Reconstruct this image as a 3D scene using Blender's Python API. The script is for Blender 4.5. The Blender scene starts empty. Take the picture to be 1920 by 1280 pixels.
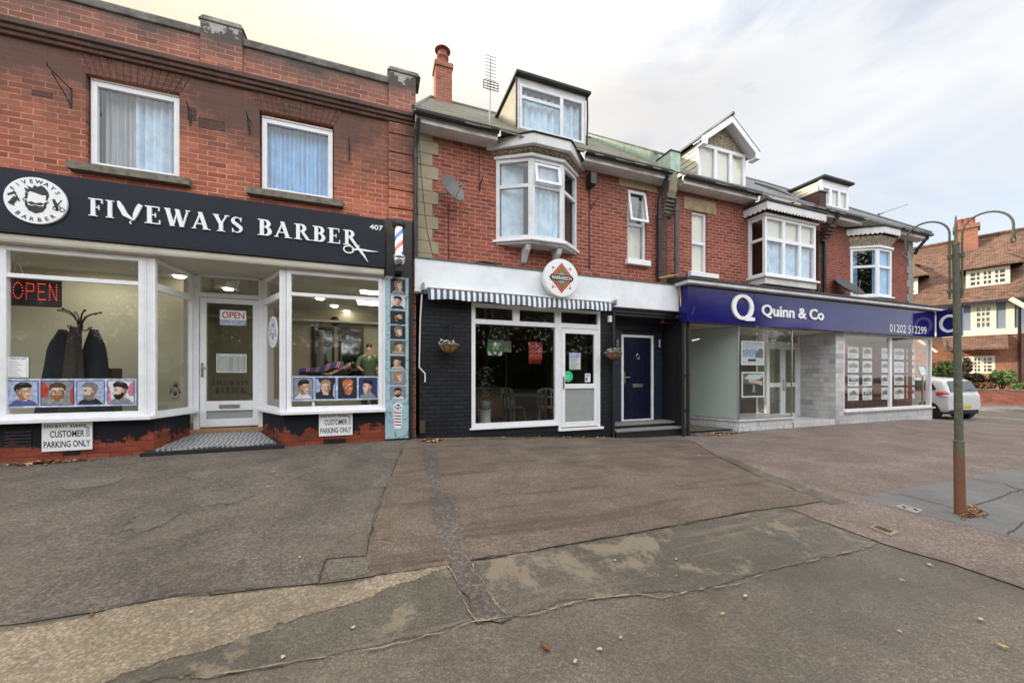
import bpy, bmesh, math, random
from mathutils import Vector, Matrix
random.seed(7)
R = math.radians
sc = bpy.context.scene

# ------------------------------------------------------------------ camera, sky, sun, exposure
PHI = math.atan(693.0/1880.0)          # camera turned to the right of the facade's normal
DIST = 6.8                             # camera to facade
CAMZ = 1.15
cam_d = bpy.data.cameras.new('camera'); cam = bpy.data.objects.new('camera', cam_d)
sc.collection.objects.link(cam); sc.camera = cam
cam.location = (0, -DIST, CAMZ); cam.rotation_euler = (R(90), 0, -PHI)
cam_d.sensor_width = 36; cam_d.lens = 693/1920*36; cam_d.shift_y = 63/1920
cam_d.clip_start = 0.05; cam_d.clip_end = 3000

SUN_AZ, SUN_EL = -54.0, 24.0           # degrees from +Y towards +X
sv = Vector((math.sin(R(SUN_AZ))*math.cos(R(SUN_EL)), math.cos(R(SUN_AZ))*math.cos(R(SUN_EL)), math.sin(R(SUN_EL))))
sun_d = bpy.data.lights.new('sun', 'SUN'); sun = bpy.data.objects.new('sun', sun_d)
sc.collection.objects.link(sun)
sun.rotation_euler = sv.to_track_quat('Z', 'Y').to_euler()
sun_d.energy = 3.2; sun_d.angle = R(3.0); sun_d.color = (1.0, .90, .76)

world = bpy.data.worlds.new('World'); sc.world = world; world.use_nodes = True
wn, wl = world.node_tree.nodes, world.node_tree.links
wn.clear()
def N(t, **kw):
    n = wn.new(t)
    for k, v in kw.items(): setattr(n, k, v)
    return n
sky = N('ShaderNodeTexSky', sky_type='NISHITA', sun_disc=False)
sky.sun_elevation = R(SUN_EL); sky.sun_rotation = R(SUN_AZ); sky.air_density = 1.2; sky.dust_density = 1.5
tc = N('ShaderNodeTexCoord')
mp = N('ShaderNodeMapping'); mp.inputs['Scale'].default_value = (1.0, 1.0, 2.2)
mp.inputs['Location'].default_value = (.35, .1, .4)
wl.new(tc.outputs['Generated'], mp.inputs['Vector'])
nz = N('ShaderNodeTexNoise'); nz.inputs['Scale'].default_value = 2.3; nz.inputs['Detail'].default_value = 7; nz.inputs['Roughness'].default_value = .55
nz.inputs['Distortion'].default_value = .5
wl.new(mp.outputs[0], nz.inputs['Vector'])
# cloud cover: thicker to the west (-X), breaking up to the east (+X)
sx = N('ShaderNodeSeparateXYZ'); wl.new(tc.outputs['Generated'], sx.inputs[0])
def MATH(op, a, b=None, c=None, clamp=False):
    m = N('ShaderNodeMath', operation=op, use_clamp=clamp)
    for i, v in enumerate((a, b, c)):
        if v is None: continue
        if isinstance(v, (int, float)): m.inputs[i].default_value = v
        else: wl.new(v, m.inputs[i])
    return m.outputs[0]
cov = MATH('ADD', MATH('MULTIPLY', nz.outputs['Fac'], 2.4), MATH('MULTIPLY', sx.outputs[0], -1.25))
cov = MATH('ADD', cov, .68)
cov = MATH('MAXIMUM', MATH('MINIMUM', cov, 1.0), .62)
# towards the west the cloud glows cream, elsewhere grey-lilac
wst = MATH('MULTIPLY', MATH('MULTIPLY_ADD', sx.outputs[0], -1.05, .72, clamp=True), MATH('MULTIPLY_ADD', sx.outputs[1], 1.6, .35, clamp=True), clamp=True)
ccol = N('ShaderNodeMixRGB'); wl.new(wst, ccol.inputs[0])
ccol.inputs[1].default_value = (4.8, 4.85, 5.0, 1); ccol.inputs[2].default_value = (5.8, 5.1, 4.0, 1)
# darker bellies in the cloud
nz2 = N('ShaderNodeTexNoise'); nz2.inputs['Scale'].default_value = 1.5; nz2.inputs['Detail'].default_value = 6
wl.new(mp.outputs[0], nz2.inputs['Vector'])
bel = MATH('MULTIPLY_ADD', nz2.outputs['Fac'], .55, .74)
# brightness added to the cloud behind the camera (south) and overhead, lighting the facades
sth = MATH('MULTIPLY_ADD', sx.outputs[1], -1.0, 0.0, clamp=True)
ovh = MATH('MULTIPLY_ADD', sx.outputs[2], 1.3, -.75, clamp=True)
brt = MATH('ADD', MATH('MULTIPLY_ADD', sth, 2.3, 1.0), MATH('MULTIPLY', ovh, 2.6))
cm = N('ShaderNodeMixRGB', blend_type='MULTIPLY'); cm.inputs[0].default_value = 1
wl.new(ccol.outputs[0], cm.inputs[1])
cb = N('ShaderNodeCombineXYZ')
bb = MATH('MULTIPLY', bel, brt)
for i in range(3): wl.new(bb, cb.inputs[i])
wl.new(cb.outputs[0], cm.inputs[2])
skm = N('ShaderNodeMixRGB', blend_type='MULTIPLY'); skm.inputs[0].default_value = 1
wl.new(sky.outputs[0], skm.inputs[1]); skm.inputs[2].default_value = (1.25, 1.3, 1.35, 1)
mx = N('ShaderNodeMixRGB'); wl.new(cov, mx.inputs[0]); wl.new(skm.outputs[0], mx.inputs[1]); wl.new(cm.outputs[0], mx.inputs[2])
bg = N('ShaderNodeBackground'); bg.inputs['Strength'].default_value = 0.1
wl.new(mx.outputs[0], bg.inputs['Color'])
wo = N('ShaderNodeOutputWorld'); wl.new(bg.outputs[0], wo.inputs['Surface'])

sc.view_settings.view_transform = 'Standard'; sc.view_settings.look = 'None'
sc.view_settings.exposure = 0.90; sc.view_settings.gamma = 1.0
sc.render.engine = 'CYCLES'
sc.cycles.max_bounces = 8; sc.cycles.transparent_max_bounces = 24
sc.cycles.use_denoising = True
sc.cycles.sample_clamp_indirect = 6

# ------------------------------------------------------------------ measuring helpers
FPX = 693.0
def dirv(px, py):
    a = (px-960)/FPX; v = (703-py)/FPX
    return Vector((a*math.cos(PHI)+math.sin(PHI), -a*math.sin(PHI)+math.cos(PHI), v))
C0 = Vector((0, -DIST, CAMZ))
def P(px, py, Y=0.0):
    d = dirv(px, py); return C0 + d*((Y+DIST)/d.y)
def PXp(px, py, X):
    d = dirv(px, py); return C0 + d*(X/d.x)
def PL(px, py, O, n):
    d = dirv(px, py); return C0 + d*((Vector(O)-C0).dot(n)/d.dot(n))
def sstep(a, b, x):
    t = max(0.0, min(1.0, (x-a)/(b-a))); return t*t*(3-2*t)
def gz(x, y):
    a = -.26*sstep(.3, 6.5, x) - .2*sstep(15, 20, x)
    b = -.30 - .16*sstep(15, 20, x)
    t = max(0.0, min(1.0, -y/4.5))
    return a*(1-t)+b*t
def G(px, py):
    d = dirv(px, py); z = -.2
    for _ in range(12):
        p = C0 + d*((z-CAMZ)/d.z); z = gz(p.x, p.y)
    return C0 + d*((z-CAMZ)/d.z)

# ------------------------------------------------------------------ materials
MATS = {}
class NT:
    def __init__(s, name):
        s.m = bpy.data.materials.new(name); s.m.use_nodes = True
        s.n = s.m.node_tree.nodes; s.l = s.m.node_tree.links; s.n.clear()
        s.out = s.n.new('ShaderNodeOutputMaterial'); MATS[name] = s.m
    def a(s, t, **kw):
        n = s.n.new(t)
        for k, v in kw.items():
            if k in n.inputs.keys() if isinstance(k, str) else False: pass
            setattr(n, k, v)
        return n
    def set(s, inp, v):
        if hasattr(v, 'is_output') or isinstance(v, bpy.types.NodeSocket): s.l.new(v, inp)
        else: inp.default_value = v
    def noise(s, scale, detail=4, rough=.5, vec=None, dist=0):
        n = s.n.new('ShaderNodeTexNoise'); n.inputs['Scale'].default_value = scale
        n.inputs['Detail'].default_value = detail; n.inputs['Roughness'].default_value = rough; n.inputs['Distortion'].default_value = dist
        if vec is None: vec = s.obj()
        s.l.new(vec, n.inputs['Vector']); return n.outputs['Fac']
    def obj(s):
        if not hasattr(s, '_tc'): s._tc = s.n.new('ShaderNodeTexCoord')
        return s._tc.outputs['Object']
    def uv(s):
        if not hasattr(s, '_tc'): s._tc = s.n.new('ShaderNodeTexCoord')
        return s._tc.outputs['UV']
    def ramp(s, fac, stops, interp='LINEAR'):
        n = s.n.new('ShaderNodeValToRGB'); n.color_ramp.interpolation = interp
        e = n.color_ramp.elements
        while len(e) < len(stops): e.new(.5)
        for i, (p, c) in enumerate(stops):
            e[i].position = p; e[i].color = (c, c, c, 1) if isinstance(c, (int, float)) else (*c, 1)
        s.l.new(fac, n.inputs[0]); return n.outputs[0]
    def mix(s, fac, a, b, mode='MIX'):
        n = s.n.new('ShaderNodeMixRGB'); n.blend_type = mode
        for i, v in zip((0, 1, 2), (fac, a, b)):
            if isinstance(v, bpy.types.NodeSocket): s.l.new(v, n.inputs[i])
            elif i == 0: n.inputs[0].default_value = v
            else: n.inputs[i].default_value = (v, v, v, 1) if isinstance(v, (int, float)) else (*v[:3], 1)
        return n.outputs[0]
    def math(s, op, a, b=0.0, clamp=False):
        n = s.n.new('ShaderNodeMath'); n.operation = op; n.use_clamp = clamp
        for i, v in enumerate((a, b)):
            if isinstance(v, bpy.types.NodeSocket): s.l.new(v, n.inputs[i])
            else: n.inputs[i].default_value = v
        return n.outputs[0]
    def bump(s, h, strength=.3, dist=.01, normal=None):
        n = s.n.new('ShaderNodeBump'); n.inputs['Strength'].default_value = strength; n.inputs['Distance'].default_value = dist
        s.l.new(h, n.inputs['Height'])
        if normal is not None: s.l.new(normal, n.inputs['Normal'])
        return n.outputs[0]
    def principled(s, col, rough=.6, metal=0.0, normal=None, spec=None, **kw):
        b = s.n.new('ShaderNodeBsdfPrincipled')
        c = b.inputs['Base Color']
        if isinstance(col, bpy.types.NodeSocket): s.l.new(col, c)
        else: c.default_value = (*col[:3], 1)
        for nm, v in (('Roughness', rough), ('Metallic', metal)):
            if isinstance(v, bpy.types.NodeSocket): s.l.new(v, b.inputs[nm])
            else: b.inputs[nm].default_value = v
        if spec is not None: b.inputs['Specular IOR Level'].default_value = spec
        if normal is not None: s.l.new(normal, b.inputs['Normal'])
        for k, v in kw.items():
            k = k.replace('_', ' ').title() if k not in b.inputs else k
            b.inputs[k].default_value = v
        s.l.new(b.outputs[0], s.out.inputs['Surface']); return b

def lin(c):
    """sRGB 0-255 triple -> linear"""
    return tuple(((v/255+.055)/1.055)**2.4 if v/255 > .04045 else v/255/12.92 for v in c)

def paint(name, col, rough=.45, var=.12, scale=6, bump=.0, metal=0.0, dirt=None, spec=None):
    t = NT(name)
    f = t.noise(scale, 5, .6)
    lo = tuple(c*(1-var) for c in col); hi = tuple(min(1, c*(1+var)) for c in col)
    c = t.mix(t.ramp(f, [(.3, 0), (.7, 1)]), lo, hi)
    if dirt:
        g = t.noise(2.2, 6, .7)
        c = t.mix(t.ramp(g, [(.48, 0), (.75, dirt[1])]), c, dirt[0])
    nrm = t.bump(t.noise(70, 4, .6), bump, .004) if bump else None
    t.principled(c, rough, metal, nrm, spec); return t.m

def brick(name, c1, c2, mortar, grime=None, var=.5, bw=.225, rh=.075, ms=.006, soot=(.05, .045, .04), rough=.85, squash=1, bumps=.6, peel=None):
    t = NT(name)
    b = t.n.new('ShaderNodeTexBrick')
    # a little waviness so courses are not ruled lines
    wob = t.n.new('ShaderNodeTexNoise'); wob.inputs['Scale'].default_value = 5; t.l.new(t.uv(), wob.inputs['Vector'])
    va = t.n.new('ShaderNodeVectorMath'); va.operation = 'MULTIPLY_ADD'
    t.l.new(wob.outputs['Color'], va.inputs[0]); va.inputs[1].default_value = (.014, .012, 0); t.l.new(t.uv(), va.inputs[2])
    t.l.new(va.outputs[0], b.inputs['Vector'])
    b.inputs['Scale'].default_value = 1; b.inputs['Brick Width'].default_value = bw; b.inputs['Row Height'].default_value = rh
    b.inputs['Mortar Size'].default_value = ms; b.inputs['Mortar Smooth'].default_value = .12; b.inputs['Bias'].default_value = 0
    b.inputs['Color1'].default_value = (0, 0, 0, 1); b.inputs['Color2'].default_value = (1, 1, 1, 1); b.inputs['Mortar'].default_value = (.5, .5, .5, 1)
    bc = t.mix(b.outputs['Color'], c1, c2)
    bc = t.mix(t.ramp(b.outputs['Color'], [(.0, .55), (.12, 0)]), bc, tuple(x*.42+.02 for x in c1))   # the odd overburnt brick
    n1 = t.noise(34, 5, .7); n2 = t.noise(1.6, 5, .6)
    bc = t.mix(t.ramp(n1, [(.25, var), (.6, 0)]), bc, tuple(x*.55 for x in c1))
    bc = t.mix(t.ramp(n2, [(.42, 0), (.72, .55)]), bc, tuple(x*.55 for x in c1))
    mc = t.mix(t.ramp(t.noise(9, 4), [(.35, 0), (.65, 1)]), mortar, tuple(x*.55 for x in mortar))
    col = t.mix(b.outputs['Fac'], bc, mc)
    if grime:  # (z0, z1, amount): soot that thickens between two heights, broken by noise
        z0, z1, am = grime
        sp = t.n.new('ShaderNodeSeparateXYZ'); t.l.new(t.uv(), sp.inputs[0])
        hgt = t.math('DIVIDE', t.math('SUBTRACT', sp.outputs[1], z0), z1-z0, True)
        gn = t.math('MULTIPLY', t.ramp(t.noise(1.1, 6, .65), [(.32, 0), (.62, 1)]), hgt)
        gn = t.math('ADD', gn, t.math('MULTIPLY', t.math('POWER', hgt, 3), .5), True)
        col = t.mix(t.math('MULTIPLY', gn, am), col, soot)
    if peel:   # black masonry paint flaking off: peel = (paint colour, z0, z1)
        sp = t.n.new('ShaderNodeSeparateXYZ'); t.l.new(t.uv(), sp.inputs[0])
        hgt = t.math('DIVIDE', t.math('SUBTRACT', sp.outputs[1], peel[1]), peel[2]-peel[1])
        pn = t.math('MULTIPLY', t.math('ADD', t.math('MULTIPLY', t.noise(4.5, 8, .72), 1.7), t.math('MULTIPLY', hgt, 1.0)), .4)
        col = t.mix(t.ramp(pn, [(peel[3], 0), (peel[3]+.03, 1)]), col, peel[0])
    h = t.math('SUBTRACT', t.math('MULTIPLY', n1, .35), b.outputs['Fac'])
    t.principled(col, rough, 0, t.bump(h, bumps, .012), .25)
    return t.m

def asphalt(name, dark, light, tan=None, tanamt=.4, scale=1.0, bumps=.5, rough=.8, streak=None, soft=False):
    t = NT(name)
    v = t.n.new('ShaderNodeTexVoronoi'); v.inputs['Scale'].default_value = 62*scale; t.l.new(t.obj(), v.inputs['Vector'])
    st = t.n.new('ShaderNodeSeparateColor'); t.l.new(v.outputs['Color'], st.inputs[0])
    peb = t.mix(t.ramp(st.outputs[0], [(.25, 0), (.8, .7), (.97, 1)]), dark, tuple(x*1.25 for x in light))
    peb = t.mix(t.ramp(v.outputs['Distance'], [(.35, 0), (.75, .75)]), peb, tuple(x*.4 for x in dark))
    f = t.noise(300*scale, 2, .5); md = t.noise(24*scale, 4, .7)
    peb = t.mix(t.ramp(md, [(.3, .45), (.55, 0)]), peb, tuple(x*.6 for x in dark)); peb = t.mix(t.ramp(md, [(.5, 0), (.75, .5)]), peb, tuple(x*1.2 for x in light))
    peb = t.mix(.35, peb, t.mix(t.ramp(f, [(.35, 0), (.65, 1)]), tuple(x*.6 for x in dark), tuple(x*1.35 for x in light)))
    m = t.noise(1.1, 9, .72)
    peb = t.mix(t.ramp(m, [(.34, .6), (.62, 0)]), peb, tuple(x*.55 for x in dark))
    if tan:
        w = t.noise(2.0, 12, .74, dist=.3)
        peb = t.mix(t.math('MULTIPLY', t.ramp(w, [(.545, 0), (.60, 1)] if soft else [(.47, 0), (.62, 1)]), tanamt), peb, t.mix(.62 if soft else .5, peb, tan, 'MIX'))
    if streak:
        mp_ = t.n.new('ShaderNodeMapping'); mp_.inputs['Rotation'].default_value = (0, 0, streak[1]); mp_.inputs['Scale'].default_value = (.35, 3.2, 1)
        t.l.new(t.obj(), mp_.inputs['Vector'])
        w = t.noise(1.6, 6, .6, vec=mp_.outputs[0])
        peb = t.mix(t.math('MULTIPLY', t.ramp(w, [(.52, 0), (.64, 1)]), streak[2]), peb, streak[0])
    h = t.math('ADD', t.math('MULTIPLY', v.outputs['Distance'], -1.0), t.math('MULTIPLY', f, .5))
    # damp, slightly shiny areas
    rg = t.ramp(t.noise(.9, 5, .6), [(.38, rough-.22), (.62, rough+.1)])
    pb_ = t.principled(peb, rg, 0, t.bump(h, bumps, .006), .35)
    if soft:   # worn surfacing that thins out raggedly towards the edge of its sheet
        at_ = t.n.new('ShaderNodeAttribute'); at_.attribute_name = 'edge'
        e = t.math('ADD', t.math('MULTIPLY', t.noise(5.5, 9, .75), .55), t.math('MULTIPLY', at_.outputs['Fac'], .45))
        tr_ = t.n.new('ShaderNodeBsdfTransparent'); mx_ = t.n.new('ShaderNodeMixShader'); t.l.new(t.ramp(e, [(.36, 0), (.44, 1)]), mx_.inputs[0]); t.l.new(tr_.outputs[0], mx_.inputs[1]); t.l.new(pb_.outputs[0], mx_.inputs[2]); t.l.new(mx_.outputs[0], t.out.inputs['Surface'])
    return t.m

# brickwork
brick('brick_orange', (.40, .105, .058), (.62, .20, .115), (.68, .42, .30), ms=.007, grime=(3.7, 5.3, .92), bw=.24, rh=.079, soot=(.10, .066, .055))
brick('brick_red', (.24, .062, .042), (.43, .12, .08), (.50, .30, .23), ms=.0085, grime=(4.3, 5.9, .6), soot=(.10, .055, .05))
brick('brick_red_far', (.24, .06, .045), (.36, .095, .065), (.42, .27, .21), soot=(.07, .05, .045), grime=(4.0, 5.6, .5))
brick('brick_parapet', (.34, .11, .07), (.52, .20, .13), (.60, .45, .36), grime=(5.75, 6.32, .95), bw=.24, rh=.079, soot=(.085, .080, .075), peel=((.40, .39, .36), 5.95, 6.55, .66))
brick('brick_course', (.13, .07, .055), (.24, .11, .08), (.20, .16, .14), var=.7, soot=(.07, .06, .055), grime=(5.2, 5.9, .6))
brick('brick_arch', (.20, .055, .04), (.33, .11, .065), (.33, .25, .19), grime=(3.6, 4.9, .55), soot=(.06, .05, .04))
brick('brick_soot', (.10, .045, .035), (.24, .08, .05), (.22, .18, .15), grime=(2.5, 5.0, .6))
brick('brick_black_painted', (.013, .0145, .018), (.024, .026, .031), (.008, .009, .011), var=.3, rough=.55, bumps=.9, ms=.009, bw=.225)
brick('brick_peeling', (.24, .050, .026), (.33, .08, .042), (.18, .06, .04), peel=((.012, .013, .017), 0, .58, .50), bw=.24)
brick('brick_house', (.27, .105, .065), (.41, .175, .11), (.42, .31, .23), bw=.24, rh=.085)
brick('brick_wall_low', (.20, .07, .05), (.34, .12, .075), (.20, .15, .12), bw=.24, rh=.08)
brick('stone_tile', (.50, .51, .51), (.72, .72, .71), (.38, .38, .39), bw=.42, rh=.135, ms=.004, var=.25, rough=.35, bumps=.25)
brick('mosaic_tile', (.60, .61, .62), (.72, .73, .73), (.38, .39, .41), bw=.055, rh=.14, ms=.005, var=.15, rough=.35, bumps=.3)
brick('slate', (.13, .125, .095), (.25, .235, .17), (.045, .045, .04), bw=.30, rh=.14, ms=.007, var=.45, rough=.7, bumps=1.0)
brick('slate_grey', (.16, .165, .17), (.25, .25, .245), (.06, .06, .06), bw=.30, rh=.14, ms=.006, var=.4, rough=.6, bumps=.9)
brick('clay_tile', (.145, .085, .060), (.27, .165, .115), (.07, .035, .025), bw=.20, rh=.11, ms=.008, var=.55, rough=.9, bumps=1.0)
brick('chimney_brick', (.30, .10, .065), (.42, .16, .10), (.42, .28, .22), bw=.215, rh=.075)
brick('quoin_stone', (.36, .32, .22), (.43, .38, .27), (.20, .18, .14), bw=5, rh=5, var=.35, rough=.9, bumps=.3)

# ground
asphalt('tarmac_dark', (.072, .062, .053), (.25, .212, .178), (.20, .17, .11), .6, bumps=1.0)
asphalt('tarmac_brown', (.108, .083, .062), (.29, .225, .172), (.075, .056, .043), .75, scale=1.25, bumps=.5, streak=((.07, .052, .040), .5, .6))
asphalt('tarmac_strip', (.072, .060, .052), (.245, .208, .18), scale=.8, bumps=1.0)
asphalt('tarmac_patch', (.088, .077, .060), (.20, .176, .138), (.27, .22, .155), 1.0, scale=1.6, bumps=.4, rough=.75, streak=((.26, .215, .16), -.9, .35), soft=True)
asphalt('tarmac_pink', (.140, .108, .090), (.38, .30, .255), (.13, .09, .068), .5, bumps=.9)
asphalt('tarmac_smooth', (.108, .093, .071), (.245, .213, .166), (.075, .060, .048), .6, scale=1.5, bumps=.4, rough=.48)
asphalt('tarmac_worn', (.108, .096, .074), (.27, .24, .19), scale=1, bumps=.8, soft=True)
asphalt('tarmac_tan', (.19, .155, .105), (.50, .41, .29), (.12, .10, .07), .6, scale=1.1, bumps=.9, soft=True)
asphalt('slab_grey', (.15, .15, .15), (.24, .235, .225), scale=2.2, bumps=.2, rough=.7)
asphalt('road', (.12, .105, .09), (.26, .225, .19), scale=.9, bumps=.5)
asphalt('crack_dark', (.045, .038, .03), (.10, .085, .065), scale=1)
asphalt('crack_light', (.24, .21, .13), (.44, .38, .26), scale=1)
paint('white_line', (.42, .41, .38), .7, .3)
paint('kerb_stone', (.30, .28, .25), .8, .25)
t = NT('grass'); t.principled(t.mix(t.ramp(t.noise(60, 4), [(.3, 0), (.7, 1)]), (.03, .06, .015), (.09, .13, .04)), .9)

# plain things
paint('upvc_white', (.80, .81, .83), .3, .05, 8, dirt=((.55, .54, .50), .25))
paint('upvc_old', (.68, .70, .72), .4, .08, 6, dirt=((.40, .39, .34), .5))
paint('timber_white', (.66, .66, .66), .55, .08, 5, dirt=((.32, .31, .27), .75))
paint('soffit_cream', (.55, .52, .44), .5, .1, 4, dirt=((.35, .32, .26), .4))
paint('fascia_white', (.79, .83, .86), .5, .07, 3, bump=.4, dirt=((.55, .59, .62), .45))
paint('anthracite', (.017, .021, .032), .5, .12, 1.5, spec=.2)
paint('black_paint', (.012, .012, .014), .45, .3, 12)
paint('gutter_black', (.018, .018, .020), .35, .4, 9)
paint('pipe_grey', (.075, .070, .072), .4, .35, 9)
paint('navy_clad', (.018, .024, .042), .4, .12, 10)
t = NT('navy_gloss'); t.principled(t.mix(t.ramp(t.noise(.9, 6, .6), [(.35, 0), (.7, 1)]), (.010, .008, .105), (.024, .019, .17)), .08, 0, None, .22)
t = NT('sign_white'); t.principled(t.mix(t.noise(5), (.78, .79, .80), (.86, .87, .88)), .35)
t = NT('sign_letter'); t.principled((.84, .85, .86), .4)
t = NT('door_navy'); t.principled(t.mix(t.noise(3), (.003, .005, .020), (.006, .009, .032)), .3, 0, None, .3)
paint('chrome', (.60, .60, .62), .25, .05, metal=1.0)
paint('steel_dull', (.30, .31, .33), .45, .15, metal=.8)
paint('iron_rust', (.055, .035, .025), .8, .4, 30)
paint('iron_black', (.015, .014, .014), .5, .3, 30)
paint('dormer_panel', (.38, .35, .27), .8, .15, 5, dirt=((.12, .10, .06), .6))
paint('lintel_stone', (.34, .26, .15), .9, .3, 9, bump=.4, dirt=((.16, .13, .08), .7))
paint('stain_yellow', (.55, .48, .20), .6, .25, 12)
paint('brass', (.42, .28, .10), .35, .1, metal=.8)
brick('quoin_far', (.30, .29, .27), (.36, .35, .32), (.2,.2,.2), bw=5, rh=5, var=.3)
paint('sill_stone', (.17, .155, .12), .9, .4, 14, bump=.5)
paint('coping', (.11, .105, .095), .9, .5, 7, bump=.8, dirt=((.38, .38, .34), .8))
paint('lead_grey', (.10, .105, .115), .5, .2, 3)
paint('felt_black', (.030, .030, .032), .8, .3, 4)
t = NT('copper_green'); t.principled(t.mix(t.ramp(t.noise(7, 6, .7), [(.35, 0), (.65, 1)]), (.26, .42, .33), (.52, .62, .50)), .7)
t = NT('pebble_dash')
v = t.n.new('ShaderNodeTexVoronoi'); v.inputs['Scale'].default_value = 55; t.l.new(t.obj(), v.inputs['Vector'])
s_ = t.n.new('ShaderNodeSeparateColor'); t.l.new(v.outputs['Color'], s_.inputs[0])
t.principled(t.ramp(s_.outputs[0], [(0, (.11, .09, .06)), (.45, (.28, .23, .16)), (1, (.60, .53, .41))]), .9, 0, t.bump(v.outputs['Distance'], 1, .012))
t = NT('clapboard_cream'); t.principled(t.mix(t.noise(4), (.58, .56, .42), (.68, .66, .50)), .5)
paint('stone_white', (.62, .62, .60), .35, .12, 12)
paint('render_blue', (.20, .24, .30), .85, .12, 8)
paint('timber_cream', (.72, .68, .52), .6, .08, 6)
paint('pot_terracotta', (.27, .09, .065), .8, .3, 12)
paint('wood_raw', (.33, .20, .10), .8, .25, 20)
paint('dish_grey', (.15, .15, .15), .5, .15, 8)
paint('dish_dark', (.045, .045, .05), .5, .15, 8)
paint('rubber', (.012, .012, .012), .85, .3, 20)
paint('concrete_step', (.20, .20, .185), .85, .25, 16, bump=.4)
paint('marble', (.55, .54, .52), .3, .2, 9)
# lamp post: flaking green paint, rust towards the foot
t = NT('post_green')
spz = t.n.new('ShaderNodeSeparateXYZ'); t.l.new(t.obj(), spz.inputs[0])
gcol = t.mix(t.ramp(t.noise(28, 5, .7), [(.3, 0), (.75, 1)]), (.070, .085, .068), (.17, .175, .13))
rcol = t.mix(t.noise(24, 5, .7), (.13, .06, .032), (.28, .13, .065))
rf = t.ramp(t.math('ADD', t.math('MULTIPLY', t.noise(9, 6, .7), .9), t.math('MULTIPLY', spz.outputs[2], -.62)), [(-.0+.02, 0), (.16, 1)])
t.principled(t.mix(rf, gcol, rcol), .75, 0, t.bump(t.noise(60, 5, .7), .5, .004))
# glass: clear pane with a plain Fresnel mirror coat
def glass(name, tint=(.93, .96, .95), ior=1.75, rough=0.0, extra=0.0):
    t = NT(name)
    fr = t.n.new('ShaderNodeFresnel'); fr.inputs['IOR'].default_value = ior
    tr = t.n.new('ShaderNodeBsdfTransparent'); tr.inputs[0].default_value = (*tint, 1)
    gl = t.n.new('ShaderNodeBsdfGlossy'); gl.inputs['Roughness'].default_value = rough; gl.inputs[0].default_value = (1, 1, 1, 1)
    mx_ = t.n.new('ShaderNodeMixShader')
    f = t.math('ADD', fr.outputs[0], extra, True)
    t.l.new(f, mx_.inputs[0]); t.l.new(tr.outputs[0], mx_.inputs[1]); t.l.new(gl.outputs[0], mx_.inputs[2])
    ge = t.n.new('ShaderNodeNewGeometry')          # same mirror strength from the room side
    t.l.new(t.math('POWER', ior, t.math('SUBTRACT', 1.0, t.math('MULTIPLY', ge.outputs['Backfacing'], 2.0))), fr.inputs['IOR'])
    t.l.new(mx_.outputs[0], t.out.inputs['Surface']); return t.m
glass('glass_shop', ior=1.5)
glass('glass_dark', (.80, .84, .82), 1.55)
glass('glass_upper', (.93, .97, 1.0), 1.7)
glass('glass_smoke', (.10, .11, .11), 1.5)
t = NT('glass_frosted')
tr = t.n.new('ShaderNodeBsdfTranslucent'); tr.inputs[0].default_value = (.62, .72, .68, 1)
df = t.n.new('ShaderNodeBsdfPrincipled'); df.inputs['Base Color'].default_value = (.40, .47, .43, 1); df.inputs['Roughness'].default_value = .35
mx_ = t.n.new('ShaderNodeMixShader'); mx_.inputs[0].default_value = .65
t.l.new(tr.outputs[0], mx_.inputs[1]); t.l.new(df.outputs[0], mx_.inputs[2]); t.l.new(mx_.outputs[0], t.out.inputs['Surface'])
paint('frost_grey', (.30, .33, .31), .3, .06, 4)
# interiors and lit lamps
def emit(name, col, st):
    t = NT(name); e = t.n.new('ShaderNodeEmission'); e.inputs[0].default_value = (*col, 1); e.inputs[1].default_value = st
    t.l.new(e.outputs[0], t.out.inputs['Surface']); return t.m
emit('lamp_panel', (1, .95, .80), 9.0)
emit('lamp_spot', (1, .90, .72), 9.0)
emit('led_red', (1, .06, .04), 1.3)
emit('lamp_tube', (1, .97, .90), 8.0)
paint('room_cream', (.46, .43, .32), .8, .06, 2)
paint('room_white', (.60, .60, .55), .8, .05, 2)
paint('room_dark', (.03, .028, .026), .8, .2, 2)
paint('room_floor', (.12, .10, .08), .5, .2, 3)
paint('wood_dark', (.035, .02, .012), .4, .3, 12)
paint('mirror_glass', (.30, .30, .28), .05, .02, metal=1.0)
paint('curtain_blue', (.24, .47, .70), .9, .2, 5)
paint('curtain_cream', (.62, .58, .46), .9, .05, 3)
paint('curtain_grey', (.40, .42, .42), .9, .07, 3)
paint('curtain_net', (.50, .62, .70), .9, .22, 5)  # blued to stand in for sky mirrored in the upper panes
paint('blind_cream', (.74, .69, .55), .85, .03, 2)
paint('leather_black', (.012, .012, .013), .35, .2, 8)
paint('coat_dark', (.016, .018, .022), .9, .3, 40)
paint('coat_brown', (.055, .042, .034), .95, .3, 40)
paint('leaf_brown', (.16, .06, .025), .8, .5, 30)
paint('leaf_tan', (.50, .34, .14), .8, .35, 30)
paint('gum_white', (.44, .41, .35), .8, .1, 30)

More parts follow.
